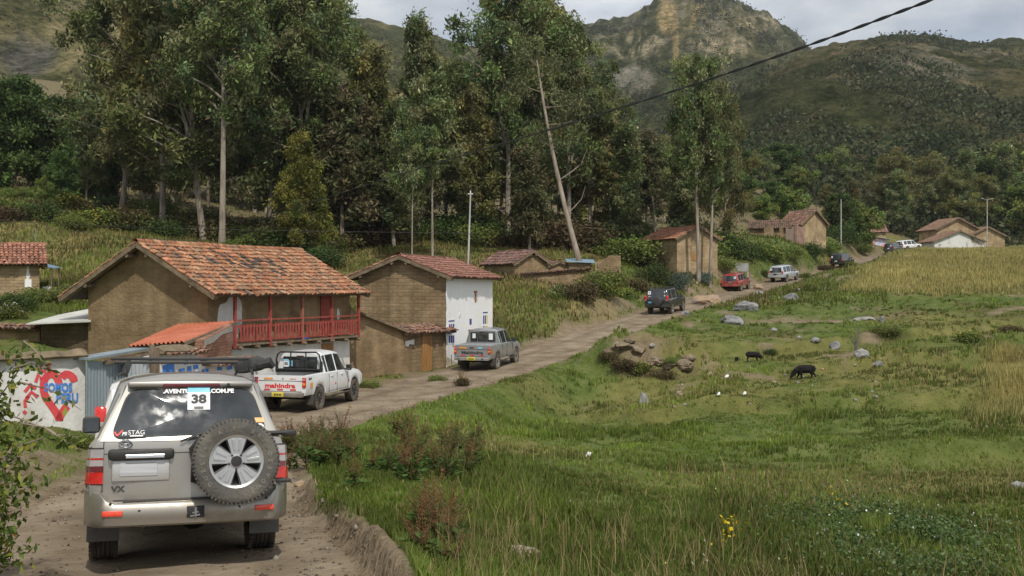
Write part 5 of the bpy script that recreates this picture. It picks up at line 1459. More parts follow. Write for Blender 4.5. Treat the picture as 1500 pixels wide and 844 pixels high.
# plate garnish, recess and plate
m = MB(); m.bbox((-.455, Yr-.085, 1.130), (.60,.075,.105), .03); gh = part(lc, 'plate_garnish', m, M_BLK, 40)
m = MB(); m.bbox((-.42, Yr-.126, 1.112), (.36,.018,.040), .012); m.build('grip_bar', M_CHROME, gh)
m = MB(); m.bbox((-.455, Yr-.052, .975), (.53,.035,.205), .03); part(lc, 'plate_recess', m, paint('plate_recess_paint', (.55,.545,.53), metallic=.5, rough=.35, amt=.1), 40)
m = MB(); m.bbox((-.475, Yr-.074, .985), (.34,.012,.125), .006); pln = part(lc, 'number_plate', m, pm('blurred_plate', [(.34,.35,.37),(.50,.51,.53),(.42,.43,.45),(.56,.57,.58)], scale=3.0, rough=.5, stretch=(.15,1,9), pos=[.3,.45,.55,.7]), 40)
# badges
def ellipse_ring(mb, cx, cz, y, rx_, rz_, th, n=28):
    mb.tube([(cx+rx_*math.cos(2*math.pi*k/n), y, cz+rz_*math.sin(2*math.pi*k/n)) for k in range(n+1)], th, 6, caps=False)
m = MB(); yb_ = ry(.65,1.23)-.018
ellipse_ring(m, -.60, 1.231, yb_, .058, .036, .007); ellipse_ring(m, -.60, 1.231, yb_, .020, .033, .005); ellipse_ring(m, -.60, 1.243, yb_, .040, .014, .005)
part(lc, 'emblem', m, M_CHROME, True)
decal(lc, 'lettering', 'VX', .075, (-.66, ry(.7,.80)-.008, .80), REAR, M_DUSTBLK, .004, width=.13)
# window graphics follow the pane's lean
lean = math.atan2(.40, 1); WROT = (R(90) - lean, 0, 0)
def on_glass(x, z, o=.020, e=.012):
    o += e 
    wz = np.interp(z, [1.26,1.70,1.80], [.865,.665,.64]); return (x, ry(min(1, abs(x)/wz), z)-o, z)
def glass_rect(name, x, z, w_, h_, mm, o=.020, parent=None):
    c = Vector(on_glass(x, z, o)); u = Vector((1,0,0)); v = Vector((0, math.sin(lean), math.cos(lean)))
    mb = MB(); mb.add([c - u*w_/2 - v*h_/2, c + u*w_/2 - v*h_/2, c + u*w_/2 + v*h_/2, c - u*w_/2 + v*h_/2], [(0,1,2,3)])
    return mb.build(name, mm, parent or lc, fix=False)
stk = glass_rect('number_sticker', .07, 1.655, .215, .235, M_PAPER, .022)
glass_rect('sticker_band', .07, 1.745, .215, .05, M_CYAN, .024, stk)
decal(stk, 'lettering', '38', .125, on_glass(.07, 1.648, .025), WROT, M_INK, .006, width=.145)
glass_rect('small_print', .07, 1.565, .09, .028, M_GREYINK, .024, stk)
decal(rw_, 'lettering', '.AVENTURA4X4.COM.PE', .060, on_glass(.07, 1.728, .019), WROT, M_WINK, .003, width=.68)
decal(rw_, 'lettering', 'STAG', .062, on_glass(-.505, 1.335, .019), WROT, M_WINK, .0005, width=.15)
glass_rect('sticker_line', -.505, 1.305, .12, .014, M_WINK, .019, rw_)
decal(rw_, 'lettering', 'PS', .045, on_glass(-.615, 1.325, .019), WROT, M_WINK, .002, shear=.2)
m = MB(); cx_, cz_ = -.675, 1.325
for a, b_ in (((-.03,.02),(-.005,-.018)),((-.005,-.018),(.045,.035))):
    p = Vector(on_glass(cx_+a[0], cz_+a[1], .02)); q = Vector(on_glass(cx_+b_[0], cz_+b_[1], .02)); m.beam(p, q, .016, .002, up=Vector((0,-1,.4)))
m.build('sticker_tick', M_REDV, rw_)
glass_rect('orange_sticker', .655, 1.435, .09, .05, M_AMBER, .020, rw_)
m = MB(); c = Vector(on_glass(.66, 1.36, .02)); vv = Vector((0, math.sin(lean), math.cos(lean)))
m.add([c + Vector((1,0,0))*.047*math.cos(2*math.pi*k/18) + vv*.047*math.sin(2*math.pi*k/18) for k in range(18)], [tuple(range(18))]); m.build('round_sticker', M_WINK, rw_, fix=False)
glass_rect('sticker_band', .66, 1.36, .09, .022, M_INK, .022, rw_); glass_rect('sticker_band', .66, 1.36, .105, .010, M_WINK, .023, rw_)
# wiper
m = MB(); a_ = Vector(on_glass(.16, 1.355, .035)); 
m.tube([on_glass(.40,1.22,.05), on_glass(.30,1.335,.05), on_glass(.16,1.345,.045), on_glass(-.03,1.262,.04)], [.014,.012,.010,.008], 6); m.tube([on_glass(.20,1.352,.03), on_glass(-.10,1.245,.03)], .011, 5); part(lc, 'wiper', m, M_BLK, True)
# spare wheel
sw = bpy.data.objects.new('spare_wheel', None); col.objects.link(sw); sw.parent = lc
sw.location = (.405, Yr-.30, 1.055); sw.rotation_euler = (0, 0, R(-90))
for nme, me in zip(('tyre','rim','spoke_gap_shade','hub_cap'), wheel_mesh('spare', .405, .265, 'five', pm('spare_rubber', [(.06,.058,.054),(.095,.088,.076),(.145,.13,.105)], scale=4, rough=.85, bump=.3, bscale=30), M_ALLOY, .615, 64, .35)):
    link(bpy.data.objects.new(nme, me), sw)
def arc_text(body, rad, a_mid, size, root_, mm, dx, bold=.004, step=None, flip=False):
    adv = step or size*.80/rad; n = len(body); mb = MB()
    for i, ch in enumerate(body):
        if ch == ' ': continue
        a = a_mid - (i-(n-1)/2)*adv*(1 if not flip else -1)
        v, f = text_mesh(ch, size, bold)
        ca, sa = math.cos(a), math.sin(a)
        # letter plane: local x tangent (clockwise), y outward; the wheel's outer face is +x, viewed from +x the horizontal axis is y
        pts = []
        for p in v:
            rad_ = rad + p.y; tx = p.x
            pts.append((dx, -(ca*rad_ + sa*tx)*-1 if False else (ca*rad_ + sa*tx), sa*rad_ - ca*tx))
        mb.add(pts, f)
    return mb.build('lettering', mm, root_, fix=False)
HX = .1345
arc_text('BRIDGESTONE', .315, R(0), .054, sw, M_GREYINK, HX, .001, step=R(12.5))
arc_text('DUELER', .315, R(188), .054, sw, M_GREYINK, HX, .001, step=R(13))
arc_text('A/T', .315, R(108), .054, sw, M_GREYINK, HX, .001, step=R(12))
m = MB(); m.bbox((.405, Yr-.10, 1.055), (.30,.16,.30), .04); m.tube([(.03,Yr-.08,1.05),(.00,Yr-.10,1.17),(.06,Yr-.10,1.25),(.30,Yr-.08,1.27)], .022, 8); m.tube([(.03,Yr-.08,1.05),(.02,Yr-.08,.86),(.2,Yr-.08,.8)], .022, 8); part(lc, 'spare_carrier', m, M_BLK, 40)
m = MB(); m.tube([(.50,Yr-.06,1.305),(.93,Yr-.01,1.305)], .022, 8); m.bbox((.95,Yr+.0,1.30),(.15,.06,.06),.015); part(lc, 'carrier_latch', m, M_BLK, 40)
m = MB(); m.bbox((.90, Yr-.02, .825), (.15,.07,.035), .01); part(lc, 'carrier_hinge', m, M_BLK, 40)
# mud flaps, exhaust, wheels
for s in (-1, 1):
    m = MB(); m.bbox((s*.80, -1.72, .42), (.31,.016,.40), .006, rot=Matrix.Rotation(R(-4),3,'X')); part(lc, 'mud_flap', m, pm('mud_flap', [(.10,.10,.095),(.17,.165,.15)], scale=3, rough=.8), 40)
    for y in (-1.28, 1.57): add_wheel(lc, 'lcw', s*.80, y, WR, .27, 'five', M_RUBD, M_ALLOYD)
m = MB(); m.tube([(.52,-1.6,.45),(.50,-2.0,.46),(.46,-2.22,.45)], .035, 10); part(lc, 'exhaust', m, M_STEEL, True)
m = MB(); m.tube([(-.42,-2.2,.47),(-.42,-2.23,.40)], .016, 8); part(lc, 'tow_eye', m, M_STEEL, True)
m = MB(); m.tube([(-.7,-1.28,.40),(.7,-1.28,.40)], .06, 10); m.lathe([(.001,-.16),(.13,-.12),(.16,0),(.13,.12),(.001,.16)], (.1,-1.28,.40), 'y', 14); part(lc, 'rear_axle', m, M_SHADE, True)
mirror_parts(lc, .90, .52, 1.33, M_DUSTBLK)
# roof rails, rack bars and rolled awning
for s in (-1, 1):
    m = MB(); m.tube([(s*.63,-1.95,1.91),(s*.635,-1.8,1.955),(s*.645,.1,1.97),(s*.64,.3,1.92)], .016, 8); part(lc, 'roof_rail', m, M_BLK, True)
for y in (-1.55, -.1):
    m = MB(); m.bbox((-.03, y, 2.075), (1.50,.06,.035), .012)
    for s in (-1, 1): m.hexa([(s*.645-.03,y-.03,1.945),(s*.645+.03,y-.03,1.945),(s*.645+.03,y+.03,1.945),(s*.645-.03,y+.03,1.945),(s*.60-.02,y-.025,2.06),(s*.60+.02,y-.025,2.06),(s*.60+.02,y+.025,2.06),(s*.60-.02,y+.025,2.06)])
    part(lc, 'rack_bar', m, M_BLK, 40)
aw_ = MB(); aw_.bbox((.70, -.85, 2.02), (.17,1.9,.15), .05); aw = aw_.build('awning_bag', pm('black_canvas', [(.03,.03,.032),(.055,.055,.056)], scale=6, rough=.8, bump=.4), lc, smooth=40)
m = MB(); m.tube([(.70,-1.80,2.0),(.82,-1.84,2.03),(.86,-1.83,1.98)], [.05,.06,.03], 8); m.build('bag_end', M_BLK, aw, smooth=True)
lc_d = 12.25
seat_on_road(lc, 262, lc_d, R(20), 2.85, roll=R(1.5), pitch=R(-.8), dz=-.04)

# ------------------------------------------------------------------ pickups
def pickup(name, label, paintm, decor):
    t = empty(name, (0,0,0), 0, label, 'pickup truck')
    keys = [(-2.50,.56,.84,.90,1.17,.88,1.19,.86,.0),(-1.02,.52,.86,.91,1.17,.88,1.19,.86,.0),(-1.00,.52,.86,.91,1.17,.88,1.19,.86,.0),(-.985,.50,.87,.91,1.18,.885,1.81,.66,.03),(-.80,.48,.87,.91,1.18,.885,1.86,.68,.035),(.15,.48,.87,.91,1.17,.885,1.87,.68,.035),(.50,.48,.87,.91,1.16,.88,1.83,.66,.035),(1.18,.48,.87,.91,1.15,.87,1.19,.70,.03),(2.1,.50,.86,.89,1.08,.84,1.12,.68,.03),(2.45,.55,.82,.85,.98,.78,1.02,.60,.02)]
    Bp = car_body(t, keys, [(-1.42,.39,.46),(1.62,.39,.46)], paintm, [(-.90,-.72),(-.66,-.04),(.05,.86)], (.52,1.16), bed=(-2.6,-.99), rear_bulge=.015, rear_glass=False, glassm=M_GLASS2)
    # cab back wall window
    m = MB(); m.bbox((0,-1.005,1.50), (1.22,.03,.44), .012); part(t, 'rear_window', m, M_GLASS2, 40)
    m = MB(); m.bbox((0,-1.012,1.735), (.26,.03,.035), .01); part(t, 'brake_lamp', m, M_LDRED, 40)
    for s in (-1, 1):
        m = MB(); m.bbox((s*.83,-2.515,.99), (.12,.06,.32), .015); tl = part(t, 'tail_lamp', m, M_LRED, 40)
        m = MB(); m.bbox((s*.83,-2.548,.94), (.085,.012,.075), .01); m.build('indicator_lens', M_AMBER, tl, smooth=40)
        m = MB(); m.bbox((s*.83,-2.548,1.08), (.085,.012,.05), .01); m.build('reverse_lens', M_LCLR, tl, smooth=40)
        m = MB()
        for y in (-.01, .95, -.70): m.box((s*.905, y, .82), (.012,.010,.62))
        m.box((s*.912,.12,.56),(.012,1.7,.010))
        part(t, 'panel_gap', m, M_BLK)
        for y in (-.45, .40):
            m = MB(); m.bbox((s*.915, y, 1.06), (.035,.17,.035), .012); part(t, 'door_handle', m, paintm, 40)
        m = MB(); m.tube([(s*.84,-.85,.40),(s*.90,-.75,.40),(s*.90,1.0,.40),(s*.84,1.12,.40)], .035, 8); part(t, 'side_step', m, M_DUSTBLK, True)
        m = MB(); m.bbox((s*.78,-1.98,.40), (.26,.015,.34), .006); part(t, 'mud_flap', m, M_DUSTBLK, 40)
        for y in (-1.42, 1.62): add_wheel(t, decor['wheel'][0], s*.77, y, .385, .25, decor['wheel'][1], M_RUBD, decor['wheel'][2], spin=y)
        for y in (-.15, .98):
            m = MB(); m.box((s*.914, y, .78), (.006,.09,.06)); part(t, 'red_reflector', m, M_REDV)
        m = MB(); m.bbox((s*.914, -2.12, .88), (.008,.17,.16), .003); part(t, 'reflective_sticker', m, M_AMBER)
    m = MB(); m.bbox((0,-2.60,.60), (1.66,.20,.14), .02); bp_ = part(t, 'bumper', m, decor['bumper'], 40)
    m = MB(); m.bbox((0,-2.703,.62), (.40,.012,.15), .004); np_ = part(t, 'number_plate', m, M_YPLATE, 40)
    m = MB(); [m.box((-.10+.055*k,-2.711,.61),(.035,.004,.07)) for k in range(5)]; m.build('plate_marks', M_INK, np_)
    m = MB(); m.box((0,-2.518,1.035),(1.50,.006,.012)); m.box((0,-2.518,.70),(1.5,.006,.012)); part(t, 'tailgate_seam', m, M_DUSTBLK)
    decal(t, 'lettering', decor['text'], .20, (decor.get('tx',0),-2.522,.875), REAR, decor['ink'], .008, width=1.05)
    for x in (-.45, 0, .45): m = MB(); m.box((x,-2.523,.755),(.20,.005,.045)); part(t, 'red_reflector', m, M_REDV)
    mirror_parts(t, .90, .72, 1.26, decor['mirror'])
    m = MB(); m.tube([(-.6,-1.42,.39),(.6,-1.42,.39)], .06, 8); part(t, 'rear_axle', m, M_SHADE, True)
    return t
wp = pickup('pickup_truck', 'white pickup with black roll bar, red tailgate lettering and number 35', M_WPAINT, dict(wheel=('wpw','black',pm('dark_alloy',[(.06,.058,.055),(.14,.13,.12)],scale=5,rough=.5,metallic=.4)), bumper=pm('dusty_steel_bumper',[(.16,.145,.12),(.28,.26,.22)],scale=3,rough=.6,metallic=.3), ink=M_REDV, text='mahindra', mirror=M_BLK))
m = MB()
for (y) in (-1.16,):
    m.tube([(-.80,y,1.22),(-.79,y,1.62),(-.74,y,1.80),(-.64,y,1.875),(.64,y,1.875),(.74,y,1.80),(.79,y,1.62),(.80,y,1.22)], .030, 8)
    m.tube([(-.80,y,1.30),(.80,y,1.30)], .03, 8); m.tube([(-.27,y,1.30),(-.27,y,1.875)], .024, 8); m.tube([(.27,y,1.30),(.27,y,1.875)], .024, 8)
for s in (-1,1): m.tube([(s*.79,-1.16,1.60),(s*.80,-1.05,1.52),(s*.80,-1.04,1.24)], .026, 8)
part(wp, 'roll_bar', m, M_BLK, True)
m = MB(); m.box((0,-1.10,1.235),(1.66,.10,.07)); part(wp, 'bar_base', m, M_BLK)
m = MB(); m.bbox((-.50,-1.028,1.50),(.19,.006,.26),.002); sk = part(wp, 'number_sticker', m, M_PAPER)
m = MB(); m.box((-.50,-1.033,1.60),(.19,.004,.05)); m.build('sticker_band', M_CYAN, sk)
decal(sk, 'lettering', '35', .13, (-.50,-1.034,1.475), REAR, M_INK, .006, width=.13)
m = MB(); m.box((-.335,-1.028,1.49),(.13,.006,.19)); part(wp, 'blue_sticker', m, M_CYAN)
decal(wp, 'lettering', '4x4', .12, (.895,-2.20,1.09), (R(90),0,R(90)), M_INK, .006, width=.24)
m = MB(); m.box((-.40,-2.523,1.105),(.30,.006,.055)); part(wp, 'orange_sticker', m, M_AMBER)
decal(wp, 'lettering', 'S', .07, (.10,-2.524,1.105), REAR, M_INK, .004); decal(wp, 'lettering', 'micro', .05, (.45,-2.524,1.105), REAR, M_REDV, .002, width=.22)
seat_on_road(wp, 458, 35.2, R(-13), 3.04)

gp = pickup('pickup_truck', 'grey pickup with dark tailgate lettering beside the whitewashed house', M_GPAINT, dict(wheel=('gpw','six',M_ALLOYD), bumper=pm('grey_steel_bumper',[(.30,.30,.30),(.42,.42,.42)],scale=3,rough=.45,metallic=.5), ink=pm('dark_lettering',[(.03,.03,.032),(.06,.06,.06)],scale=6,rough=.5), text='Mahindra', mirror=M_BLK))
m = MB()
m.tube([(-.72,-1.06,1.22),(-.66,-1.06,1.80),(.66,-1.06,1.80),(.72,-1.06,1.22)], .018, 8); m.tube([(-.24,-1.06,1.22),(-.24,-1.06,1.80)], .016, 6); m.tube([(.24,-1.06,1.22),(.24,-1.06,1.80)], .016, 6)
part(gp, 'headache_rack', m, M_CHROME, True)
m = MB(); m.bbox((.42,-1.028,1.52),(.20,.006,.30),.002); part(gp, 'number_sticker', m, M_PAPER)
m = MB(); m.bbox((-.42,-1.028,1.55),(.16,.006,.22),.002); part(gp, 'white_sticker', m, M_WINK)
m = MB(); m.box((-.45,-2.523,1.105),(.34,.006,.07)); part(gp, 'orange_sticker', m, M_AMBER)
m = MB(); m.box((-.02,-2.523,1.105),(.22,.006,.05)); part(gp, 'dark_sticker', m, M_INK)
m = MB(); m.box((.38,-2.523,1.105),(.20,.006,.075)); part(gp, 'blue_sticker', m, M_CYAN)
m = MB(); m.bbox((0,-1.75,1.20),(1.66,1.46,.05),.02); part(gp, 'bed_cover', m, pm('grey_tarp',[(.16,.165,.17),(.26,.265,.27)],scale=3,rough=.7,bump=.4), 40)
for x in (-.62, .55): m = MB(); m.bbox((x,-2.706,.60),(.13,.01,.11),.01); part(gp, 'bumper_step', m, M_CHROME)
seat_on_road(gp, 717, 49.7, R(-17), 3.04)

# ------------------------------------------------------------------ other estate cars
def suv(name, label, paintm, spare=False, L=4.7, H=1.84, W=.93, lampz=(.95,1.25), lowlamp=True, sticker=(.42,1.5), plate=M_PAPER, tinted=True, roofm=None, rails=True, highlamp=False):
    t = empty(name, (0,0,0), 0, label, 'car')
    y0 = -L/2; k = H/1.84
    keys = [(y0,.55,W-.09,W-.03,1.08*k,W-.06,H-.07,W-.27,.03),(y0+.30,.52,W-.05,W-.005,1.09*k,W-.05,H-.02,W-.24,.035),(y0+1.0,.46,W-.04,W,1.09*k,W-.05,H,W-.23,.04),(.0,.44,W-.04,W,1.08*k,W-.05,H,W-.23,.04),(.45,.44,W-.04,W,1.07*k,W-.05,H-.05,W-.24,.04),(1.15,.44,W-.04,W-.01,1.06*k,W-.06,1.11*k,W-.20,.03),(L/2-.35,.46,W-.06,W-.03,.99*k,W-.08,1.03*k,W-.24,.03),(L/2,.52,W-.16,W-.12,.86*k,W-.18,.90*k,W-.32,.02)]
    car_body(t, keys, [(y0+1.05,.37,.43),(L/2-.88,.37,.43)], paintm, [(y0+.36,y0+1.05),(y0+1.16,-.22),(-.12,.70)], (.47,1.13), rear_slope=.34, rear_bulge=.06, rg=(.86,.95))
    for s in (-1, 1):
        m = MB(); m.bbox((s*(W-.11), y0+.02+(.34*max(0,(lampz[0]+lampz[1])/2-1.08)), (lampz[0]+lampz[1])/2), (.17,.16,lampz[1]-lampz[0]), .03, rot=Matrix.Rotation(R(-12 if highlamp else -4),3,'X')); tl = part(t, 'tail_lamp', m, M_LRED, 40)
        m = MB(); m.bbox((s*(W-.13), y0-.058, lampz[0]+.06), (.10,.02,.07), .01); m.build('clear_lens', M_LCLR, tl, smooth=40)
        if lowlamp: m = MB(); m.bbox((s*(W-.17), y0-.075, .66), (.16,.03,.07), .012); part(t, 'reflector', m, M_REFL, 40)
        for y in (y0+1.05, L/2-.88): add_wheel(t, 'suvw', s*(W-.13), y, .37, .24, 'six', M_RUBD, M_ALLOYD, spin=y)
        m = MB()
        for y in (-.17, .85): m.box((s*(W-.005), y, .78), (.012,.010,.55))
        part(t, 'panel_gap', m, M_BLK)
        for y in (-.45, .45): m = MB(); m.bbox((s*(W+.005), y, 1.0), (.03,.16,.03), .01); part(t, 'door_handle', m, paintm, 40)
        if rails: m = MB(); m.tube([(s*(W-.27),y0+.5,H+.01),(s*(W-.27),y0+.6,H+.06),(s*(W-.27),.15,H+.07),(s*(W-.27),.3,H)], .018, 6); part(t, 'roof_rail', m, M_BLK, True)
    m = MB(); m.bbox((0, y0-.03, .64), (2*W-.10,.16,.24), .05); part(t, 'bumper', m, paintm, 40)
    m = MB(); m.bbox((0 if not spare else -.45, y0-.085, .90), (.34,.02,.13), .006); part(t, 'number_plate', m, plate, 40)
    m = MB(); m.bbox((0 if not spare else -.45, y0-.075, .985), (.5,.03,.04), .01); part(t, 'plate_garnish', m, M_CHROME if not spare else M_BLK, 40)
    sx_, sz_ = sticker; yy_ = y0 - .07 + .34*max(0, sz_-1.08*k)
    m = MB(); m.bbox((sx_, yy_+.02, sz_), (.22,.012,.24), .003, rot=Matrix.Rotation(R(-19),3,'X')); sk = part(t, 'number_sticker', m, M_PAPER)
    m = MB(); m.bbox((sx_, yy_+.012, sz_), (.10,.006,.10), .003, rot=Matrix.Rotation(R(-19),3,'X')); m.build('sticker_print', M_INK, sk)
    if spare:
        s_ = bpy.data.objects.new('spare_wheel', None); col.objects.link(s_); s_.parent = t; s_.location = (.12, y0-.22, 1.0); s_.rotation_euler = (0,0,R(-90))
        a = MB(); a.lathe([(.001,.14),(.30,.145),(.36,.12),(.385,.05),(.385,-.10),(.30,-.13)], (0,0,0), 'x', 32); a.build('cover', pm('spare_cover',[(.03,.032,.033),(.055,.055,.055)],scale=4,rough=.5), s_, smooth=40)
    mirror_parts(t, W-.02, .55, 1.16*k, paintm)
    if roofm:
        m = MB(); m.bbox((0,-.85,H+.05),(1.05,1.5,.03),.01); part(t, 'roof_tray', m, roofm)
    return t
s1 = suv('estate_car', 'black off-roader with covered spare wheel climbing past the boulder', M_BPAINT, spare=True, L=4.75, H=1.89, W=.94, lampz=(1.0,1.42), sticker=(-.56,1.60), plate=M_BLUEPLATE)
for x, z in ((-.55,1.32),(-.40,1.28),(.60,1.66),(.62,1.40)): m = MB(); m.box((x, -2.36+.34*(z-1.11)-.05, z), (.09,.012,.10)); part(s1, 'white_sticker', m, M_WINK)
seat_on_road(s1, 976, 78, R(-26), 2.8)
s2 = suv('estate_car', 'red estate car with black rear glass below the road sign', M_RPAINT, L=4.6, H=1.78, W=.92, lampz=(.86,1.20), sticker=(.52,1.42), plate=M_GREYINK, rails=False)
seat_on_road(s2, 1079, 106, R(-29), 2.7)
s3 = suv('estate_car', 'pale silver estate car above the red car on the road', M_BLUESIL, L=4.7, H=1.80, W=.92, lampz=(.98,1.24), sticker=(-.52,1.42), plate=M_INK)
seat_on_road(s3, 1149, 114.5, R(-38), 2.8)
s4 = suv('estate_car', 'dark boxy off-roader half hidden by roadside bushes', M_BPAINT, L=4.6, H=1.86, W=.93, lampz=(.95,1.25), sticker=(-.55,1.45), plate=M_WINK)
seat_on_road(s4, 1234, 138, R(-38), 2.7)
s5 = suv('estate_car', 'dark grey car parked by the painted kiosk', paint('dark_grey_paint', (.05,.055,.06), rough=.3, amt=.2), L=4.5, H=1.7, W=.90, lampz=(.9,1.2), sticker=(.4,1.35))
seat_on_road(s5, 1309, 165, R(-40), 2.6)
s6 = suv('estate_car', 'white estate car at the crest behind the barley', M_WPAINT, L=4.6, H=1.76, W=.92, lampz=(.9,1.2), sticker=(.4,1.4))
seat_on_road(s6, 1331, 172, R(-62), 2.7)
s7 = suv('estate_car', 'pale car with high red tail lamps just ahead of the silver off-roader', paint('pale_beige_paint', (.55,.55,.54), rough=.3, amt=.25), L=4.6, H=1.76, W=.92, lampz=(1.04,1.36), sticker=(-.55,1.50), highlamp=True)
seat_on_road(s7, 240, 18.0, R(16), 2.8)
# ------------------------------------------------------------------ trees
def gpos(px, py, d0=6.0, d1=330.0):
    """where the sight line through a photo pixel meets the ground"""
    ds = np.geomspace(d0, d1, 700)
    x = (px-750)/F*ds; zr = (422-py)/F*ds
    g = ground(x, ds); k = np.argmax(g > zr)
    if not (g > zr).any(): k = len(ds)-1
    return Vector((x[k], ds[k], g[k]))

M_LEAF = leafmat('eucalypt_leaves', trans=.22)
M_BARK = pm('eucalypt_bark', [(.10,.075,.055),(.23,.185,.145),(.36,.31,.26)], scale=1.4, rough=.9, bump=.5, bscale=8, stretch=(2,2,.35))
M_PALEBARK = pm('pale_bark', [(.14,.11,.082),(.28,.235,.185),(.38,.335,.28)], scale=1.4, rough=.9, bump=.4, bscale=8, stretch=(2,2,.3))

def leaf_quads(C, Dn, Ln, Wd, Nn):
    """diamond leaves: centres C, direction Dn, length, width, normal hint"""
    S = np.cross(Dn, Nn); S /= np.maximum(np.linalg.norm(S, axis=1), 1e-6)[:, None]
    a = C - Dn*Ln[:, None]*.5; b = C + S*Wd[:, None]*.5; c = C + Dn*Ln[:, None]*.5; d = C - S*Wd[:, None]*.5
    V = np.stack([a, b, c, d], 1).reshape(-1, 3)
    Fc = np.arange(len(C)*4).reshape(-1, 4)
    return V, Fc

def rand_dirs(n, r, down=0.0):
    v = r.normal(size=(n, 3)); v[:, 2] -= down
    return v / np.linalg.norm(v, axis=1)[:, None]

PAL = {
 'euc':   [(0.111,0.142,0.045),(0.087,0.116,0.037),(0.149,0.168,0.059),(0.185,0.188,0.089),(0.101,0.137,0.059)],
 'euc_b': [(0.142,0.146,0.045),(0.185,0.162,0.054),(0.120,0.132,0.041),(0.163,0.162,0.069)],
 'dark':  [(0.062,0.098,0.026),(0.081,0.116,0.032),(0.050,0.080,0.024)],
 'yellow':[(.165,.165,.032),(.125,.140,.030),(.190,.180,.038),(.10,.118,.028)],
 'bush':  [(0.120,0.165,0.037),(0.156,0.188,0.041),(0.093,0.132,0.033),(0.185,0.188,0.054)],
 'rust':  [(.115,.118,.050),(.095,.105,.042),(.080,.100,.040),(.135,.118,.058)],
}
def tree_meshes(key, h, seed, base=.35, spread=.16, nl=24, per=95, pal='euc', shape='dome', lean=0.0, bark=None, droop=.5, lw=(.28,.54), ww=.34, trunk_r=None, cl=.95, nclus=6, top_bare=0, forks=0):
    """returns (trunk mesh, crown mesh), root at the origin, unit metres"""
    r = np.random.default_rng(seed); bark = bark or (M_PALEBARK if pal.startswith('euc') else M_BARK)
    mb = MB(); tr = trunk_r or h*.0115
    n = 12; ax = r.normal(size=2)*h*.012
    def axis(t):
        return np.array([lean*h*t + ax[0]*math.sin(t*3.1+seed) , ax[1]*math.sin(t*4.2+seed*2), h*t])
    mb.tube([axis(i/n) for i in range(n+1)], [tr*(1.25 if i == 0 else 1)*(1-.88*(i/n)**1.1) for i in range(n+1)], 9)
    cents = []; tones = []
    for f_ in range(forks):
        t0 = r.uniform(.15, .4); a = r.uniform(0, 6.28); p0 = axis(t0); pts = [p0]
        for k in range(1, 5):
            g = k/4; pts.append(p0 + np.array([math.cos(a)*h*.08*g**.7, math.sin(a)*h*.08*g**.7, h*.42*g]))
        mb.tube(pts, [tr*.62*(1-.8*k/4) for k in range(5)], 7); cents.append(pts[-1]); cents.append(pts[-2])
    for i in range(nl):
        t = base + (1-base)*((i + r.uniform(0, 1))/nl)**.92
        a = i*2.4 + r.uniform(-.5, .5)
        u = (t-base)/(1-base)
        if shape == 'dome': rad = h*spread*(.55+.75*math.sin(math.pi*min(1, u*.85+.18)))*r.uniform(.55, 1.25)
        elif shape == 'slim': rad = h*spread*(1.05-u*.85)*r.uniform(.6, 1.2)
        elif shape == 'cone': rad = h*spread*(1.25*(1-u)+.12)*r.uniform(.75, 1.15)
        else: rad = h*spread*r.uniform(.4, 1.3)
        p0 = axis(t*.985); up_ = rad*r.uniform(.35, 1.0)*(1 if shape != 'cone' else .25)
        pts = []
        for k in range(5):
            g = k/4
            pts.append(p0 + np.array([math.cos(a)*rad*g + r.normal()*.06*g*rad*.4, math.sin(a)*rad*g + r.normal()*.06*g*rad*.4, up_*(g**.8) - rad*.12*g*g]))
        mb.tube(pts, [max(.022, tr*.48*(1-u*.5)*(1-.85*k/4)) for k in range(5)], 5)
        for c in range(nclus):
            g = r.uniform(.35, 1.08); k = min(3, int(g*4)); f = g*4-k
            q = np.array(pts[k])*(1-f) + np.array(pts[min(4, k+1)])*f
            cents.append(q + r.normal(size=3)*np.array([.5, .5, .45])*cl)
    cents = np.array(cents); pc = PAL[pal]
    C = []; COL = []
    for c in cents:
        m = max(8, int(per*1.75*r.uniform(.45, 1.3))); s = cl*r.uniform(.65, 1.25)
        p = r.normal(size=(m, 3))*np.array([.41, .41, .38])*s; p[:, 2] -= np.abs(r.normal(size=m))*.35*s
        C.append(c + p)
        tone = np.array(pc[r.integers(len(pc))])*r.uniform(.62, 1.5)
        cc = np.repeat(tone[None], m, 0)*r.uniform(.7, 1.35, size=(m, 1))
        gl = r.random(m) < .05; cc[gl] = cc[gl]*1.5 + .02
        if pal.startswith('euc'):
            br = r.random(m) < .06; cc[br] = np.array((.13,.085,.045))*r.uniform(.7, 1.2)
        COL.append(cc)
    C = np.vstack(C); COL = np.vstack(COL); m = len(C)
    keep = C[:, 2] > h*.04; C = C[keep]; COL = COL[keep]; m = len(C)
    D = rand_dirs(m, r, droop*1.6); L_ = r.uniform(lw[0], lw[1], m)*np.exp(r.normal(size=m)*.28); W_ = L_*r.uniform(.7, 1.25, m)*ww
    V, Fc = leaf_quads(C, D, L_, W_, rand_dirs(m, r))
    t = mb.build('trunk', bark, None, smooth=True); tm = t.data; bpy.data.objects.remove(t)
    c = mesh_np('crown', V, Fc, M_LEAF, colors=np.repeat(COL, 4, 0)); cm = c.data; bpy.data.objects.remove(c)
    return tm, cm, h
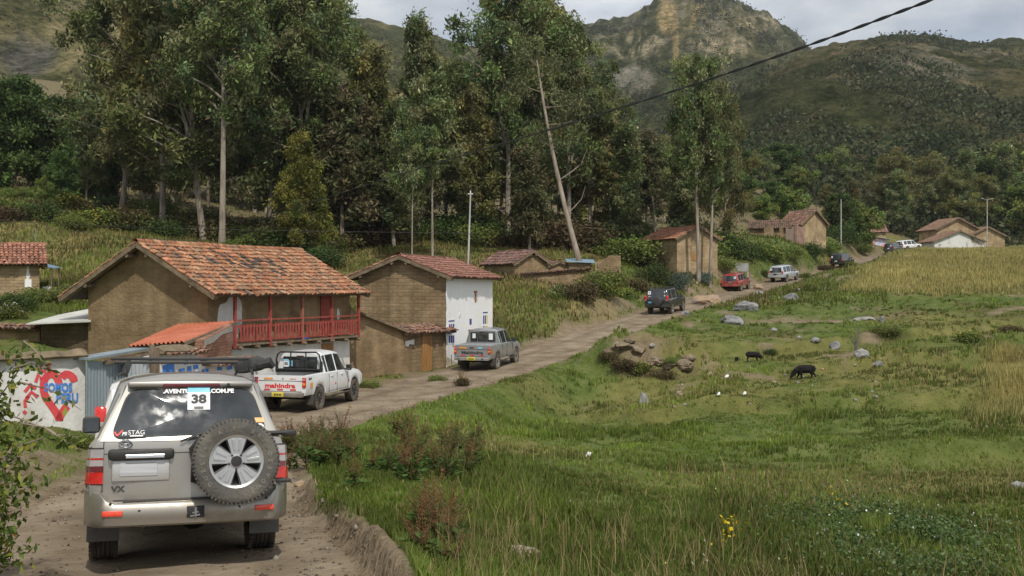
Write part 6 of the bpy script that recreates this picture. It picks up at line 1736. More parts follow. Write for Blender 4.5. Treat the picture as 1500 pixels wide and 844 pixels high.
PROTO = {
 'tall_a': tree_meshes('tall_a', 28, 1, base=.42, spread=.145, nl=30, per=105, pal='euc', bark=M_PALEBARK, cl=1.15),
 'tall_b': tree_meshes('tall_b', 27, 2, base=.30, spread=.16, nl=32, per=105, pal='euc', cl=1.2, forks=1),
 'broad_a': tree_meshes('broad_a', 26, 3, base=.16, spread=.19, nl=36, per=110, pal='euc', cl=1.3, forks=2),
 'broad_b': tree_meshes('broad_b', 25, 4, base=.20, spread=.175, nl=34, per=110, pal='euc_b', cl=1.25, forks=1),
 'slim_a': tree_meshes('slim_a', 21, 5, base=.20, spread=.14, nl=32, per=95, pal='euc_b', shape='slim', cl=.95),
 'slim_b': tree_meshes('slim_b', 22, 6, base=.12, spread=.15, nl=34, per=95, pal='euc', shape='slim', cl=1.0),
 'pole': tree_meshes('pole', 20, 7, base=.50, spread=.13, nl=20, per=80, pal='euc', bark=M_PALEBARK, cl=.95, trunk_r=.15),
 'yellow': tree_meshes('yellow', 11, 8, base=.14, spread=.24, nl=34, per=120, pal='yellow', shape='cone', cl=.62, lw=(.16,.32), droop=.3),
 'dark': tree_meshes('dark', 11, 9, base=.06, spread=.26, nl=34, per=120, pal='dark', shape='dome', cl=.95, droop=.2, lw=(.22,.42), ww=.5),
 'rust': tree_meshes('rust', 15, 10, base=.18, spread=.17, nl=26, per=90, pal='rust', shape='slim', cl=.9),
 'small': tree_meshes('small', 8, 12, base=.14, spread=.24, nl=22, per=90, pal='bush', shape='dome', cl=.75, lw=(.2,.4), ww=.42),
}
def put_tree(kind, pos, h, label, group=None, name='eucalyptus_tree', rz=None, wx=1.0, lean=0.0, cat='tree', r=random):
    tm, cm, ph = PROTO[kind]
    t = empty(name, pos, r.uniform(0, 6.28) if rz is None else rz, label, cat, group)
    s = h/ph; t.scale = (s*wx, s*wx, s); t.rotation_euler[1] = lean
    link(bpy.data.objects.new('trunk', tm), t); link(bpy.data.objects.new('crown', cm), t)
    return t
def at(px, d, dz=-.25):
    x = PX(px, d); return Vector((x, d, gz(x, d) + dz))
def h_to(px, d, ytop):
    """height that makes a tree at px,d reach the photo row ytop"""
    return (422-ytop)/F*d - gz(PX(px, d), d)
SPEC = [
 ('tall_a', 325, 92, -70, 'tall eucalyptus with straight pale bare trunk rising behind the balcony house ridge', 1.0),
 ('broad_a', 296, 97, -45, 'dark stemmed eucalyptus with drooping crown beside the straight pale trunk', 1.1),
 ('broad_b', 236, 101, -35, 'wide dark eucalyptus over the left slope of the balcony house roof', 1.15),
 ('broad_a', 180, 107, -25, 'outermost big eucalyptus of the grove facing the bare straw hillside', 1.1),
 ('tall_b', 440, 102, -30, 'eucalyptus with reddish trunk and high crown above the yellow green tree', 1.1),
 ('broad_a', 392, 106, -40, 'bushy eucalyptus between the pale trunk and the reddish trunk', 1.0),
 ('tall_b', 476, 111, -15, 'eucalyptus whose crown edge meets the bare ridge and sky', .95),
 ('slim_a', 545, 104, 72, 'olive pointed eucalyptus over the ridge of the whitewashed house', 1.15),
 ('slim_b', 612, 110, 30, 'slender spire shaped eucalyptus standing before the bare ridge', .85),
 ('rust', 505, 99, 130, 'rust tinged bushy eucalyptus next to the yellow green tree', 1.25),
 ('slim_b', 575, 101, 150, 'low bushy eucalyptus under the spire shaped one', 1.2),
 ('pole', 633, 90, 120, 'thin pale stemmed eucalyptus just above the whitewashed house roof', 1.0),
 ('pole', 604, 88, 170, 'thin whitish stemmed eucalyptus over the peak of the whitewashed house', .8),
 ('broad_b', 655, 114, 95, 'olive eucalyptus filling the dip between ridge and tallest crown', 1.05),
 ('slim_a', 695, 106, 130, 'olive brown eucalyptus under the tallest crown', 1.1),
 ('tall_b', 745, 109, -30, 'tallest dark eucalyptus against the grey sky', 1.05),
 ('broad_b', 790, 113, 0, 'eucalyptus crown touching the sky beside the tallest one', 1.0),
 ('tall_b', 832, 110, 38, 'eucalyptus right behind the leaning bare trunk', .95),
 ('slim_a', 868, 114, 130, 'brownish eucalyptus past the leaning bare trunk', 1.2),
 ('slim_b', 915, 113, 185, 'rounded green eucalyptus between the leaning trunk and the paired trunks', 1.3),
 ('rust', 775, 100, 215, 'rust tinged young eucalyptus behind the purplish tiled house', 1.2),
 ('tall_a', 1021, 101.6, 90, 'dark tall eucalyptus whose trunk crosses the lit wall of the square adobe house', .80),
 ('tall_a', 1042, 102.4, 135, 'second eucalyptus trunk at the lit corner of the square adobe house', .8),
 ('slim_b', 1005, 116, 150, 'dense eucalyptus crown right behind the square adobe house', 1.0),
 ('broad_b', 1062, 118, 165, 'eucalyptus behind the corner of the square adobe house', .8),
]
for kind, px, d, yt, lab, wx in SPEC:
    put_tree(kind, at(px, d), max(5, h_to(px, d, yt)), lab, wx=wx)
put_tree('yellow', at(441, 90), h_to(441, 90, 196), 'yellow green bushy tree behind the balcony house roof', name='willow_tree', wx=1.0)
put_tree('dark', at(92, 104), h_to(92, 104, 225), 'dark round tree alone on the grassy slope above the small cottage', name='dark_tree', wx=.8)
put_tree('small', at(62, 100), h_to(62, 100, 262), 'small dense tree beside the dark round tree on the slope', name='dark_tree', wx=.9)
# grove behind the front row
rr = random.Random(5)
G1 = 'eucalyptus in the dense grove behind the village'
LAB1 = 'eucalyptus crowded in the shaded depth of the grove behind the village houses'
n_g = 0
for i in range(60):
    px = 150 + 860*(i + rr.random())/60; d = rr.uniform(118, 172)
    yt = np.interp(px, [150,500,560,650,720,860,930,1010], [60,70,120,150,70,110,190,200]) + rr.uniform(0, 120)
    h = h_to(px, d, yt)
    if h < 5: continue
    put_tree(rr.choice(['broad_a','broad_b','tall_b','slim_a','slim_b','slim_b','rust','tall_a']), at(px, d), h, LAB1, G1, wx=rr.uniform(.9, 1.3), r=rr)
G2 = 'dark trees on the far side slope'
for i in range(34):
    px = -120 + 300*(i + rr.random())/34; d = rr.uniform(116, 175)
    h = h_to(px, d, np.interp(px, [-120,0,60,130,180], [120,118,130,140,100]) + rr.uniform(0, 90))
    if h < 4: continue
    put_tree(rr.choice(['dark','dark','broad_b','slim_b','small']), at(px, d), h, 'dark tree in the wood edging the grassy slope below the bare straw hillside', G2, name='dark_tree', wx=rr.uniform(.9, 1.3), r=rr)
G3 = 'trees behind the upper village'
for i in range(80):
    px = 1060 + 520*(i + rr.random())/80; d = rr.uniform(205, 262)
    h = h_to(px, d, np.interp(px, [1060,1110,1200,1320,1400,1500,1580], [215,235,240,235,240,225,225]) + rr.uniform(-25, 70))
    if h < 4: continue
    put_tree(rr.choice(['dark','slim_b','broad_b','small','slim_a','broad_a']), at(px, d, -.5), h, 'dark tree in the belt behind the upper village at the foot of the hill', G3, name='dark_tree', wx=rr.uniform(.9, 1.5), r=rr)
for i in range(22):
    px = 1050 + 220*(i + rr.random())/22; d = rr.uniform(158, 200)
    h = h_to(px, d, np.interp(px, [1050,1100,1180,1270], [230,265,285,300]) + rr.uniform(-10, 40))
    if h < 3: continue
    put_tree(rr.choice(['dark','slim_b','small','broad_b']), at(px, d, -.5), h, 'green tree close behind the ruined houses', 'trees behind the ruins', name='dark_tree', wx=rr.uniform(1.0, 1.5), r=rr)

# leaning dead-topped trunk
lt = empty('leaning_tree', gpos(857, 414, 60, 100), 0, 'long bare leaning eucalyptus trunk crossing in front of the grove', 'tree')
b0_ = lt.location.copy(); tp = P(786, 88, b0_.y + 3.0)
def lp(f, bow=.012): 
    p = b0_.lerp(tp, f); p.x += -.35*math.sin(math.pi*f); return p - b0_
m = MB(); m.tube([lp(k/12) - Vector((0,0,.3 if k == 0 else 0)) for k in range(13)], [.27*(1-.72*k/12) for k in range(13)], 10); m.build('trunk', pm('leaning_bark', [(.13,.10,.075),(.25,.20,.155),(.34,.29,.24)], scale=1.4, rough=.9, bump=.4, bscale=8, stretch=(2,2,.3)), lt, smooth=True)
cl_ = []; r_ = np.random.default_rng(77)
for f, dx, dz, rad in ((.70,2.2,.5,.07),(.78,2.6,.5,.06),(.85,-1.6,1.0,.05),(.60,-1.2,1.3,.05),(.92,1.5,1.2,.05),(.45,2.4,2.6,.06),(.30,1.6,2.4,.06),(.97,-.8,1.4,.04)):
    p = lp(f); m = MB(); e_ = [p, p + Vector((dx*.4, .2, dz*.25)), p + Vector((dx*.8, .4, dz*.55)), p + Vector((dx, .5, dz))]
    m.tube(e_, [rad, rad*.8, rad*.55, rad*.25], 6); m.build('branch', M_BARK, lt, smooth=True)
    if f > .55:
        for q in e_[2:]: cl_ += [np.array(q) + r_.normal(size=3)*.5 for _ in range(3)]
C = np.vstack([c + r_.normal(size=(90, 3))*np.array([.6,.6,.5]) for c in cl_]); n = len(C)
V, Fc = leaf_quads(C, rand_dirs(n, r_, .8), r_.uniform(.25,.5,n), r_.uniform(.07,.14,n), rand_dirs(n, r_))
cc = np.array(PAL['rust'])[r_.integers(4, size=n)]*r_.uniform(.6,1.3,size=(n,1))
mesh_np('crown', V, Fc, M_LEAF, lt, colors=np.repeat(cc, 4, 0))

# ------------------------------------------------------------------ shrubs
def bush_mesh(seed, w_, h, pal, n=2600, lw=(.10,.22), ww=.5, flowers=None, nc=26):
    r = np.random.default_rng(seed); C = []; COL = []
    for k in range(nc):
        a = r.uniform(0, 6.28); q = r.random()**.6
        c = np.array([math.cos(a)*w_*.5*q, math.sin(a)*w_*.5*q, h*(.18 + .68*r.random()*(1-.55*q*q))])
        m = int(n/nc*r.uniform(.6, 1.4)); s = h*.20
        C.append(c + r.normal(size=(m, 3))*np.array([s, s, s*.9])); tone = np.array(PAL[pal][r.integers(len(PAL[pal]))])*r.uniform(.65, 1.3)
        COL.append(tone[None]*r.uniform(.65, 1.35, size=(m, 1)))
    C = np.vstack(C); COL = np.vstack(COL); k = C[:, 2] > -.1; C = C[k]; COL = COL[k]
    if flowers is not None:
        f = (r.random(len(C)) < flowers[1]) & (C[:, 2] > h*.45); COL[f] = np.array(flowers[0])
    m = len(C)
    V, Fc = leaf_quads(C, rand_dirs(m, r, -.2), r.uniform(lw[0], lw[1], m), r.uniform(lw[0], lw[1], m)*ww, rand_dirs(m, r))
    st = MB()
    for k in range(7):
        a = r.uniform(0, 6.28); st.tube([(0,0,-.2), (math.cos(a)*w_*.12, math.sin(a)*w_*.12, h*.3), (math.cos(a)*w_*.3, math.sin(a)*w_*.3, h*.7)], [.03*h, .02*h, .008*h], 5)
    o = mesh_np('foliage', V, Fc, M_LEAF, colors=np.repeat(COL, 4, 0)); s = st.build('stem', M_BARK, None, smooth=True)
    out = (s.data, o.data); bpy.data.objects.remove(o); bpy.data.objects.remove(s)
    return out
PAL['agave'] = [(.085,.115,.085),(.11,.14,.11),(.07,.10,.075)]
PAL['brown'] = [(.10,.075,.038),(.085,.075,.03),(.12,.09,.045)]
BUSH = {'green': bush_mesh(21, 2.2, 1.6, 'bush', 3400), 'dark': bush_mesh(22, 2.4, 1.7, 'dark', 3400), 'rust': bush_mesh(23, 2.0, 1.3, 'brown', 2600), 'pale': bush_mesh(24, 2.0, 1.3, 'agave', 2400, (.12,.26), .35),
        'yel': bush_mesh(25, 1.8, 1.2, 'bush', 2800, flowers=((.55,.42,.04), .07)), 'white': bush_mesh(26, 1.8, 1.2, 'bush', 2800, flowers=((.62,.62,.58), .06))}
def put_bush(kind, pos, h, wx, label, group=None, name='shrub'):
    ph = {'green':1.6,'dark':1.7,'rust':1.3,'pale':1.3,'yel':1.2,'white':1.2}[kind]
    t = empty(name, pos, rr.uniform(0, 6.28), label, 'shrub', group); s = h/ph; t.scale = (s*wx, s*wx, s)
    link(bpy.data.objects.new('stem', BUSH[kind][0]), t); link(bpy.data.objects.new('foliage', BUSH[kind][1]), t); return t
ONE = [
 ('green', 885, 432, 3.0, 1.1, 'large green shrub on the bank beside the leaning trunk'),
 ('rust', 850, 440, 2.0, 1.2, 'brownish shrub at the foot of the leaning trunk'),
 ('white', 815, 440, 1.3, .9, 'small shrub with whitish blossom on the bank'),
 ('dark', 958, 416, 2.6, 1.1, 'dark round shrub before the shaded wall of the square adobe house'),
 ('pale', 995, 424, 2.6, .8, 'blue grey agave like shrub below the square adobe house'),
 ('pale', 1030, 415, 2.3, 1.1, 'pale grey shrub at the corner of the square adobe house'),
 ('rust', 930, 428, 1.8, 1.2, 'rusty low shrub on the bank above the black car'),
 ('yel', 912, 436, 1.3, 1.2, 'yellow flowered shrub by the roadside bank'),
 ('green', 1060, 396, 2.6, 1.3, 'green shrub between the square adobe house and the sign board'),
 ('dark', 1085, 380, 4.0, 1.2, 'dark thicket shrub above the sign board'),
 ('green', 1110, 378, 4.0, 1.2, 'leafy shrub under the long mossy roof'),
 ('yel', 1135, 384, 3.2, 1.4, 'yellowish shrub below the broken grey wall'),
 ('green', 1160, 384, 3.2, 1.4, 'broad green shrub below the pinkish corner'),
 ('dark', 1190, 376, 3.6, 1.3, 'dark green shrub before the open fronted ruin'),
 ('green', 1215, 372, 4.4, 1.1, 'tall leafy shrub by the thin pole near the ruin'),
 ('dark', 1238, 360, 6.0, 1.0, 'tall dark bush hiding the corner of the higher ruin'),
 ('green', 1262, 372, 3.6, 1.3, 'bush leaning over the road before the painted kiosk'),
 ('rust', 1210, 396, 1.6, 1.8, 'scrubby brown shrub in front of the boxy dark car'),
 ('green', 1245, 392, 1.8, 1.6, 'grassy green shrub beside the boxy dark car'),
 ('green', 1180, 408, 1.5, 1.3, 'green roadside shrub near the pale silver car'),
 ('dark', 1120, 404, 1.4, 1.3, 'low dark shrub behind the red car'),
 ('green', 1300, 492, 1.0, 2.2, 'green weedy shrub at the lower edge of the barley'),
 ('rust', 1478, 488, 1.1, 1.5, 'grey brown shrub at the corner of the ripe field'),
 ('dark', 1130, 520, .7, 1.6, 'low dark shrub on the grassy ledge'),
 ('yel', 1420, 500, 1.1, 1.6, 'yellowish weedy shrub on the field margin'),
 ('rust', 912, 545, .75, 1.5, 'dry brown weed on the face of the earthen bank'),
 ('yel', 938, 552, .8, 1.5, 'green weed at the foot of the earthen bank'),
 ('rust', 893, 528, .6, 1.5, 'dry weed at the road end of the earthen bank'),
 ('rust', 968, 556, .8, 1.6, 'brown weed tangle below the earthen bank'),
 ('green', 985, 538, .5, 1.5, 'small green weed on the far shoulder of the earthen bank'),
 ('dark', 470, 392, 2.4, 1.6, 'dark undergrowth shrub between the two big houses'),
 ('dark', 22, 452, 1.1, 1.8, 'leafy shrub below the small brick cottage'),
 ('white', 12, 466, 1.0, 1.4, 'white flowered shrub below the small brick cottage'),
 ('green', 70, 445, 1.3, 1.8, 'weedy green shrub beside the small cottage wall'),
 ('green', 540, 568, .55, 1.5, 'weeds at the foot of the yard wall'),
 ('rust', 678, 566, .65, .9, 'reddish weed tuft on the road verge behind the grey pickup'),
 ('green', 130, 655, .55, 1.6, 'green weeds at the foot of the zinc gate'),
 ('green', 100, 652, .45, 1.6, 'green weeds at the foot of the heart mural'),
 ('green', 640, 558, .5, 1.5, 'grass tuft by the plank door of the yard wall'),
]
for kind, px, py, h, wx, lab in ONE:
    put_bush(kind, gpos(px, py) - Vector((0,0,.1)), h*(.52 if px > 1000 else .72), wx*.9, lab)
for i in range(60):
    px = 480 + 560*(i + rr.random())/60; d = rr.uniform(103, 122)
    put_bush(rr.choice(['dark','dark','green','rust']), at(px, d, -.2), rr.uniform(1.6, 3.6), rr.uniform(1.1, 1.8), 'shrub in the shaded undergrowth at the foot of the grove', 'undergrowth of the grove')
for i in range(26):
    px = 150 + 330*(i + rr.random())/26; d = rr.uniform(92, 112)
    put_bush(rr.choice(['dark','green','rust']), at(px, d, -.2), rr.uniform(1.5, 3.2), rr.uniform(1.1, 1.8), 'shrub in the undergrowth behind the balcony house', 'undergrowth behind the balcony house')
for i in range(20):
    px = -10 + 170*(i + rr.random())/20; d = rr.uniform(88, 112)
    put_bush(rr.choice(['dark','green','yel','rust']), at(px, d, -.2), rr.uniform(.8, 2.0), rr.uniform(1.2, 1.8), 'low shrub scattered on the grassy slope above the small cottage', 'shrubs on the grassy slope')
# ------------------------------------------------------------------ grass, barley, ground plants
M_GRASS = leafmat('grass_blades', trans=.30, rough=.7)
HOUSES = [(h1, -7.2, .9, -1.2, 10.0), (h2, -5.6, .6, -.8, 7.6)]
def free_of_houses(x, y):
    ok = np.ones(len(x), bool)
    for o, x0, x1, y0, y1 in HOUSES:
        c, s = math.cos(-o.rotation_euler[2]), math.sin(-o.rotation_euler[2])
        dx, dy = x - o.location.x, y - o.location.y
        lx, ly = dx*c - dy*s, dx*s + dy*c
        ok &= ~((lx > x0) & (lx < x1) & (ly > y0) & (ly < y1))
    return ok
def blades(name, x, y, hgt, wid, colr, label, lean=.45, seed=1, mat=None):
    r = np.random.default_rng(seed); n = len(x)
    z = ground(x, y) - .02
    a = r.uniform(0, 2*np.pi, n); ux, uy = np.cos(a), np.sin(a)
    b = r.uniform(0, 2*np.pi, n); lx, ly = np.cos(b)*lean*hgt*r.random(n), np.sin(b)*lean*hgt*r.random(n)
    w = wid*.5
    B0 = np.stack([x - ux*w, y - uy*w, z], 1); B1 = np.stack([x + ux*w, y + uy*w, z], 1)
    M0 = np.stack([x - ux*w*.8 + lx*.35, y - uy*w*.8 + ly*.35, z + hgt*.58], 1); M1 = np.stack([x + ux*w*.8 + lx*.35, y + uy*w*.8 + ly*.35, z + hgt*.58], 1)
    T0 = np.stack([x - ux*w*.12 + lx, y - uy*w*.12 + ly, z + hgt*.97], 1); T1 = np.stack([x + ux*w*.12 + lx, y + uy*w*.12 + ly, z + hgt*.97], 1)
    V = np.stack([B0, B1, M0, M1, T0, T1], 1).reshape(-1, 3)
    k = np.arange(n)[:, None]*6
    Fc = np.concatenate([k + np.array([[0,1,3,2]]), k + np.array([[2,3,5,4]])], 0)
    o = mesh_np(name, V, Fc, mat or M_GRASS, colors=np.repeat(colr, 6, 0))
    return tag(o, label, None, None, 'stuff')
def scatter(n, d0, d1, p0, p1, seed, power=0.0):
    r = np.random.default_rng(seed)
    d = np.exp(r.uniform(math.log(d0), math.log(d1), n)); px = r.uniform(p0, p1, n)
    return (px-750)/F*d, d, r
GREENS = np.array([(.112,.158,.026),(.140,.178,.036),(.090,.134,.024),(.170,.190,.055),(.128,.162,.030)])
DRYS = np.array([(.24,.195,.085),(.30,.245,.115),(.19,.15,.06),(.16,.14,.05)])
def grass_col(x, y, r, dry, off=0.0):
    n = len(x); c = GREENS[r.integers(len(GREENS), size=n)]*r.uniform(.7, 1.3, size=(n, 1))
    patch = fbm(x*.35 + 60, y*.25, 4); c = c*(.72 + .62*sstep(.35, .65, patch))[:, None]
    lime = sstep(.52, .64, fbm(x*.18 + 21, y*.22 + 5, 3)); c = c*(1 + np.stack([.25*lime, .30*lime, .05*lime], 1))
    isd = r.random(n) < np.clip(dry*.9 + .06 + off, 0, 1)
    c[isd] = DRYS[r.integers(len(DRYS), size=isd.sum())]*r.uniform(.7, 1.2, size=(isd.sum(), 1))
    return c
def clump(x, y, r, rad, k):
    """pull the points into tufts"""
    n = len(x); m = max(1, n//k); cx = np.repeat(x[:m], k)[:n]; cy = np.repeat(y[:m], k)[:n]
    n = len(cx); s = rad*(.4 + np.repeat(r.random(m), k)[:n])
    return cx + r.normal(size=n)*s, cy + r.normal(size=n)*s
# turf in the hollow and along the verges
x, y, r = scatter(400000, 7.0, 85, -220, 1720, 101)
x, y = clump(x, y, r, .05 + .004*14, 11)
off, _, _ = road_coords(x, y); dry, dirt, red = masks(x, y, off)
keep = (dirt < r.uniform(.25, .75, len(x))) & free_of_houses(x, y) & (in_field(x, y) < .5) & ((off > 0) | (off > -half_left(y)-np.where(y < 20, 9, 5.5)) | (y > 52))
hwv = np.where(off > 0, half_width(y) + .06, half_left(y) - .05); keep &= np.abs(off) > hwv
x, y, off, dry, red = x[keep], y[keep], off[keep], dry[keep], red[keep]
tall = sstep(.45, .66, fbm(x*.55 + 7, y*.4, 4))
fore = 1 - sstep(13, 19, y)
short = .055 + .05*r.random(len(x))
nearkerb = 1 - sstep(.3, 2.0, off - half_width(y))
hg = short + (.10*tall + fore*(.03 + .13*tall)*sstep(.8, 4.0, off - half_width(y))*(1 - .75*nearkerb*(off > 0)) + .05*(y > 30)*tall)*r.uniform(.5, 1.2, len(x))
hg *= np.where(off < 0, .6, 1)
blades('grass', x, y, hg, (.007 + .0009*y)*r.uniform(.7, 1.4, len(x)), grass_col(x, y, r, dry*.8), 'short green turf of the hollow and the road verges', seed=3)
# longer weeds in the near right of the hollow
x, y, r = scatter(105000, 7.2, 19, 560, 1740, 111)
x, y = clump(x, y, r, .085, 26)
off, _, _ = road_coords(x, y); k = (off > half_width(y) + 2.6) & (fbm(x*.5, y*.5 + 3, 3) > .47)
x, y = x[k], y[k]
hg = (.10 + .20*sstep(.48, .72, fbm(x*.8, y*.6, 3)))*r.uniform(.45, 1.15, len(x))
blades('long_grass', x, y, hg, (.007 + .0007*y)*r.uniform(.6, 1.3, len(x)), grass_col(x, y, r, .04 + .30*sstep(.45,.7,fbm(x*.3, y*.3 + 9, 3))), 'long unmown grass at the near edge of the hollow', lean=.7, seed=4)
x, y, r = scatter(3000, 7.4, 22, 640, 1720, 121)
k = fbm(x*.4 + 3, y*.35, 3) > .43; x, y = x[k], y[k]
o_ = blades('dry_grass_stalks', x, y, r.uniform(.28, .55, len(x)), (.004 + .0006*y)*r.uniform(.7, 1.2, len(x)), DRYS[r.integers(2, size=len(x))]*r.uniform(.8, 1.25, size=(len(x), 1)), 'straw coloured seed stalks standing over the long grass', lean=.75, seed=6)
# grass on the far slopes
x, y, r = scatter(125000, 50, 150, -260, 1300, 131)
off, _, _ = road_coords(x, y); dry, dirt, red = masks(x, y, off)
k = (dirt < r.uniform(.3, .7, len(x))) & (in_field(x, y) < .4) & (np.abs(off) > half_width(y) + .1) & ((off < 0) | (y > 80)) & free_of_houses(x, y)
x, y, dry = x[k], y[k], dry[k]
blades('slope_grass', x, y, r.uniform(.12, .45, len(x))*(.6 + .8*fbm(x*.3, y*.3, 3)), .010*y**.5*r.uniform(.7, 1.5, len(x)), grass_col(x, y, r, dry*.75)*np.array([.80,.74,.80]), 'rough grass on the slopes behind the houses', seed=8)
# ripe barley
r = np.random.default_rng(141)
xx = []; yy = []
px = r.uniform(1180, 1820, 185000); d = r.uniform(78, 178, 185000)
x = (px-750)/F*d; y = d; k = in_field(x, y) > r.uniform(.35, .8, len(x)); x, y = x[k], y[k]
n1_ = len(x)
px = r.uniform(1390, 1700, 60000); d = r.uniform(27, 52, 60000); x2 = (px-750)/F*d; k = in_field(x2, d) > r.uniform(.35, .8, len(x2)); x = np.concatenate([x, x2[k]]); y = np.concatenate([y, d[k]])
n = len(x); tone = .72 + .55*fbm(x*.16 + 4, y*.08, 4)
cb = np.array([(.35,.285,.10),(.42,.345,.145),(.29,.24,.085),(.23,.22,.07),(.38,.315,.145)])[r.integers(5, size=n)]*r.uniform(.75, 1.2, size=(n, 1))*tone[:, None]
grn = r.random(n) < (.05 + .30*sstep(.50, .68, fbm(x*.1 + 31, y*.07, 4)) + .4*(1 - sstep(.5, .95, in_field(x, y)))); cb[grn] = np.array((.115,.135,.038))*r.uniform(.7, 1.3, size=(grn.sum(), 1))
blades('barley', x, y, r.uniform(.28, .60, n)*(.55 + .6*fbm(x*.25, y*.2, 3)), np.where(y > 60, .055, .020)*r.uniform(.7, 1.3, n), cb, 'ripe golden barley standing in the field', lean=.35, seed=9)

# leafy clover patch and wild flowers
def leaves_stuff(name, x, y, z0, z1, size, cols, label, seed):
    r = np.random.default_rng(seed); n = len(x); z = ground(x, y) + r.uniform(z0, z1, n)
    V, Fc = leaf_quads(np.stack([x, y, z], 1), rand_dirs(n, r, .1), size*r.uniform(.7, 1.4, n), size*r.uniform(.6, 1.1, n), rand_dirs(n, r, -1.2))
    cols = np.array(cols); o = mesh_np(name, V, Fc, M_GRASS, colors=np.repeat(cols[r.integers(len(cols), size=n)]*r.uniform(.7, 1.3, size=(n, 1)), 4, 0))
    return tag(o, label, None, None, 'stuff')
r = np.random.default_rng(151); n = 15000
cpx = 1315 + r.normal(size=n)*78; cd = 14.0 + r.normal(size=n)*1.35 + (cpx-1315)*-.006
x = (cpx-750)/F*cd; k = fbm(x*1.2, cd*1.2, 3) > .40; leaves_stuff('ground_cover', x[k], cd[k], .05, .34, .045, [(.075,.125,.036),(.095,.150,.046),(.060,.100,.030),(.14,.18,.085)], 'dense broad leaved clover patch in the long grass', 161)
k2 = r.random(n) < .004; leaves_stuff('white_blossoms', x[k2], cd[k2], .28, .42, .035, [(.62,.62,.58)], 'tiny white blossoms over the clover patch', 162)
x, y, r = scatter(420, 8, 30, 650, 1550, 171); k = fbm(x*.4, y*.4, 3) > .52
leaves_stuff('wild_flowers', x[k], y[k], .18, .40, .030, [(.55,.55,.52),(.60,.60,.56),(.48,.40,.10)], 'small white and yellow wild flowers scattered in the grass', 172)
pp_ = [gpos(px, py) for px, py in ((1063,795),(1075,812),(1068,826),(1080,818),(1072,801),(1061,830),(1085,806),(1218,748),(1226,760),(1240,775))]
x = np.repeat([p.x for p in pp_], 5) + rng.normal(size=50)*.06; y = np.repeat([p.y for p in pp_], 5) + rng.normal(size=50)*.05
leaves_stuff('yellow_flowers', x, y, .25, .42, .05, [(.62,.44,.02),(.70,.52,.03)], 'bright yellow flowers in the near long grass', 173)

# dock plants with rusty seed spikes
def dock_mesh(seed, h=.85, ns=9, red=True):
    r = np.random.default_rng(seed); st = MB(); C = []; COL = []; D = []; L_ = []; W_ = []
    for k in range(ns):
        a = r.uniform(0, 6.28); l = r.uniform(.1, .38); hh = h*r.uniform(.6, 1.1)
        p = [np.array([math.cos(a)*l*.15*g + math.cos(a)*l*g*g, math.sin(a)*l*.15*g + math.sin(a)*l*g*g, hh*g]) for g in (0, .35, .7, 1)]
        st.tube(p, [.008, .007, .005, .003], 4)
        m = 90
        g = r.uniform(.42, 1.0, m); q = np.stack([np.interp(g, (0,.35,.7,1), [v[i] for v in p]) for i in range(3)], 1) + r.normal(size=(m, 3))*np.array([.022,.022,.02])
        C.append(q); D.append(rand_dirs(m, r)); L_.append(r.uniform(.016, .034, m)); W_.append(r.uniform(.012, .024, m))
        base = np.array(((.17,.075,.036) if r.random() < .5 else (.21,.125,.055)) if red and r.random() < .75 else ((.10,.12,.035)))*r.uniform(.7, 1.25); COL.append(base[None]*r.uniform(.65, 1.35, size=(m, 1)))
    m = 80
    a = r.uniform(0, 6.28, m); rad = r.uniform(.05, .26, m); q = np.stack([np.cos(a)*rad, np.sin(a)*rad, r.uniform(.06, .46, m)], 1)
    C.append(q); dd = np.stack([np.cos(a), np.sin(a), r.uniform(-.2, .8, m)], 1); D.append(dd/np.linalg.norm(dd, axis=1)[:, None]); L_.append(r.uniform(.12, .26, m)); W_.append(r.uniform(.035, .07, m))
    COL.append(np.array([(.065,.110,.026),(.085,.130,.03),(.05,.085,.022)])[r.integers(3, size=m)]*r.uniform(.7, 1.25, size=(m, 1)))
    C = np.vstack(C); D = np.vstack(D); L_ = np.concatenate(L_); W_ = np.concatenate(W_); COL = np.vstack(COL)
    V, Fc = leaf_quads(C, D, L_, W_, rand_dirs(len(C), r))
    o = mesh_np('foliage', V, Fc, M_LEAF, colors=np.repeat(COL, 4, 0)); s = st.build('stem', pm('dock_stem', [(.10,.075,.03),(.16,.085,.04)], scale=6, rough=.8), None)
    out = (s.data, o.data); bpy.data.objects.remove(o); bpy.data.objects.remove(s); return out
DOCK = [dock_mesh(31), dock_mesh(32, .95, 11), dock_mesh(33, .7, 8), dock_mesh(34, .8, 10, False)]
def put_dock(i, pos, s, label, group):
    t = empty('dock_plant', pos - Vector((0,0,.03)), rr.uniform(0, 6.28), label, 'plant', group); t.scale = (s, s, s)
    link(bpy.data.objects.new('stem', DOCK[i][0]), t); link(bpy.data.objects.new('foliage', DOCK[i][1]), t)
for k in range(26):
    p = gpos(418 + 100*rr.random(), 664 + rr.uniform(-16, 26))
    put_dock(rr.choice([0,1,2,3,3]), p, rr.uniform(.55, .9), 'rusty seeded dock plant in the dense clump right beside the silver off-roader', 'dock plants beside the silver off-roader')
for k in range(38):
    p = gpos(540 + 160*rr.random(), 672 + rr.uniform(-34, 34))
    put_dock(rr.choice([0,1,2,2,3,3]), p, rr.uniform(.5, .85), 'rusty seeded dock plant in the wide patch between the kerb and the hollow', 'dock plants above the hollow')
for k in range(12):
    p = gpos(600 + 70*rr.random(), 800 + rr.uniform(-40, 45))
    put_dock(rr.choice([1,2]), p, rr.uniform(.45, .7), 'thin dry dock plant on the grass near the mud kerb', 'dry dock plants near the kerb')
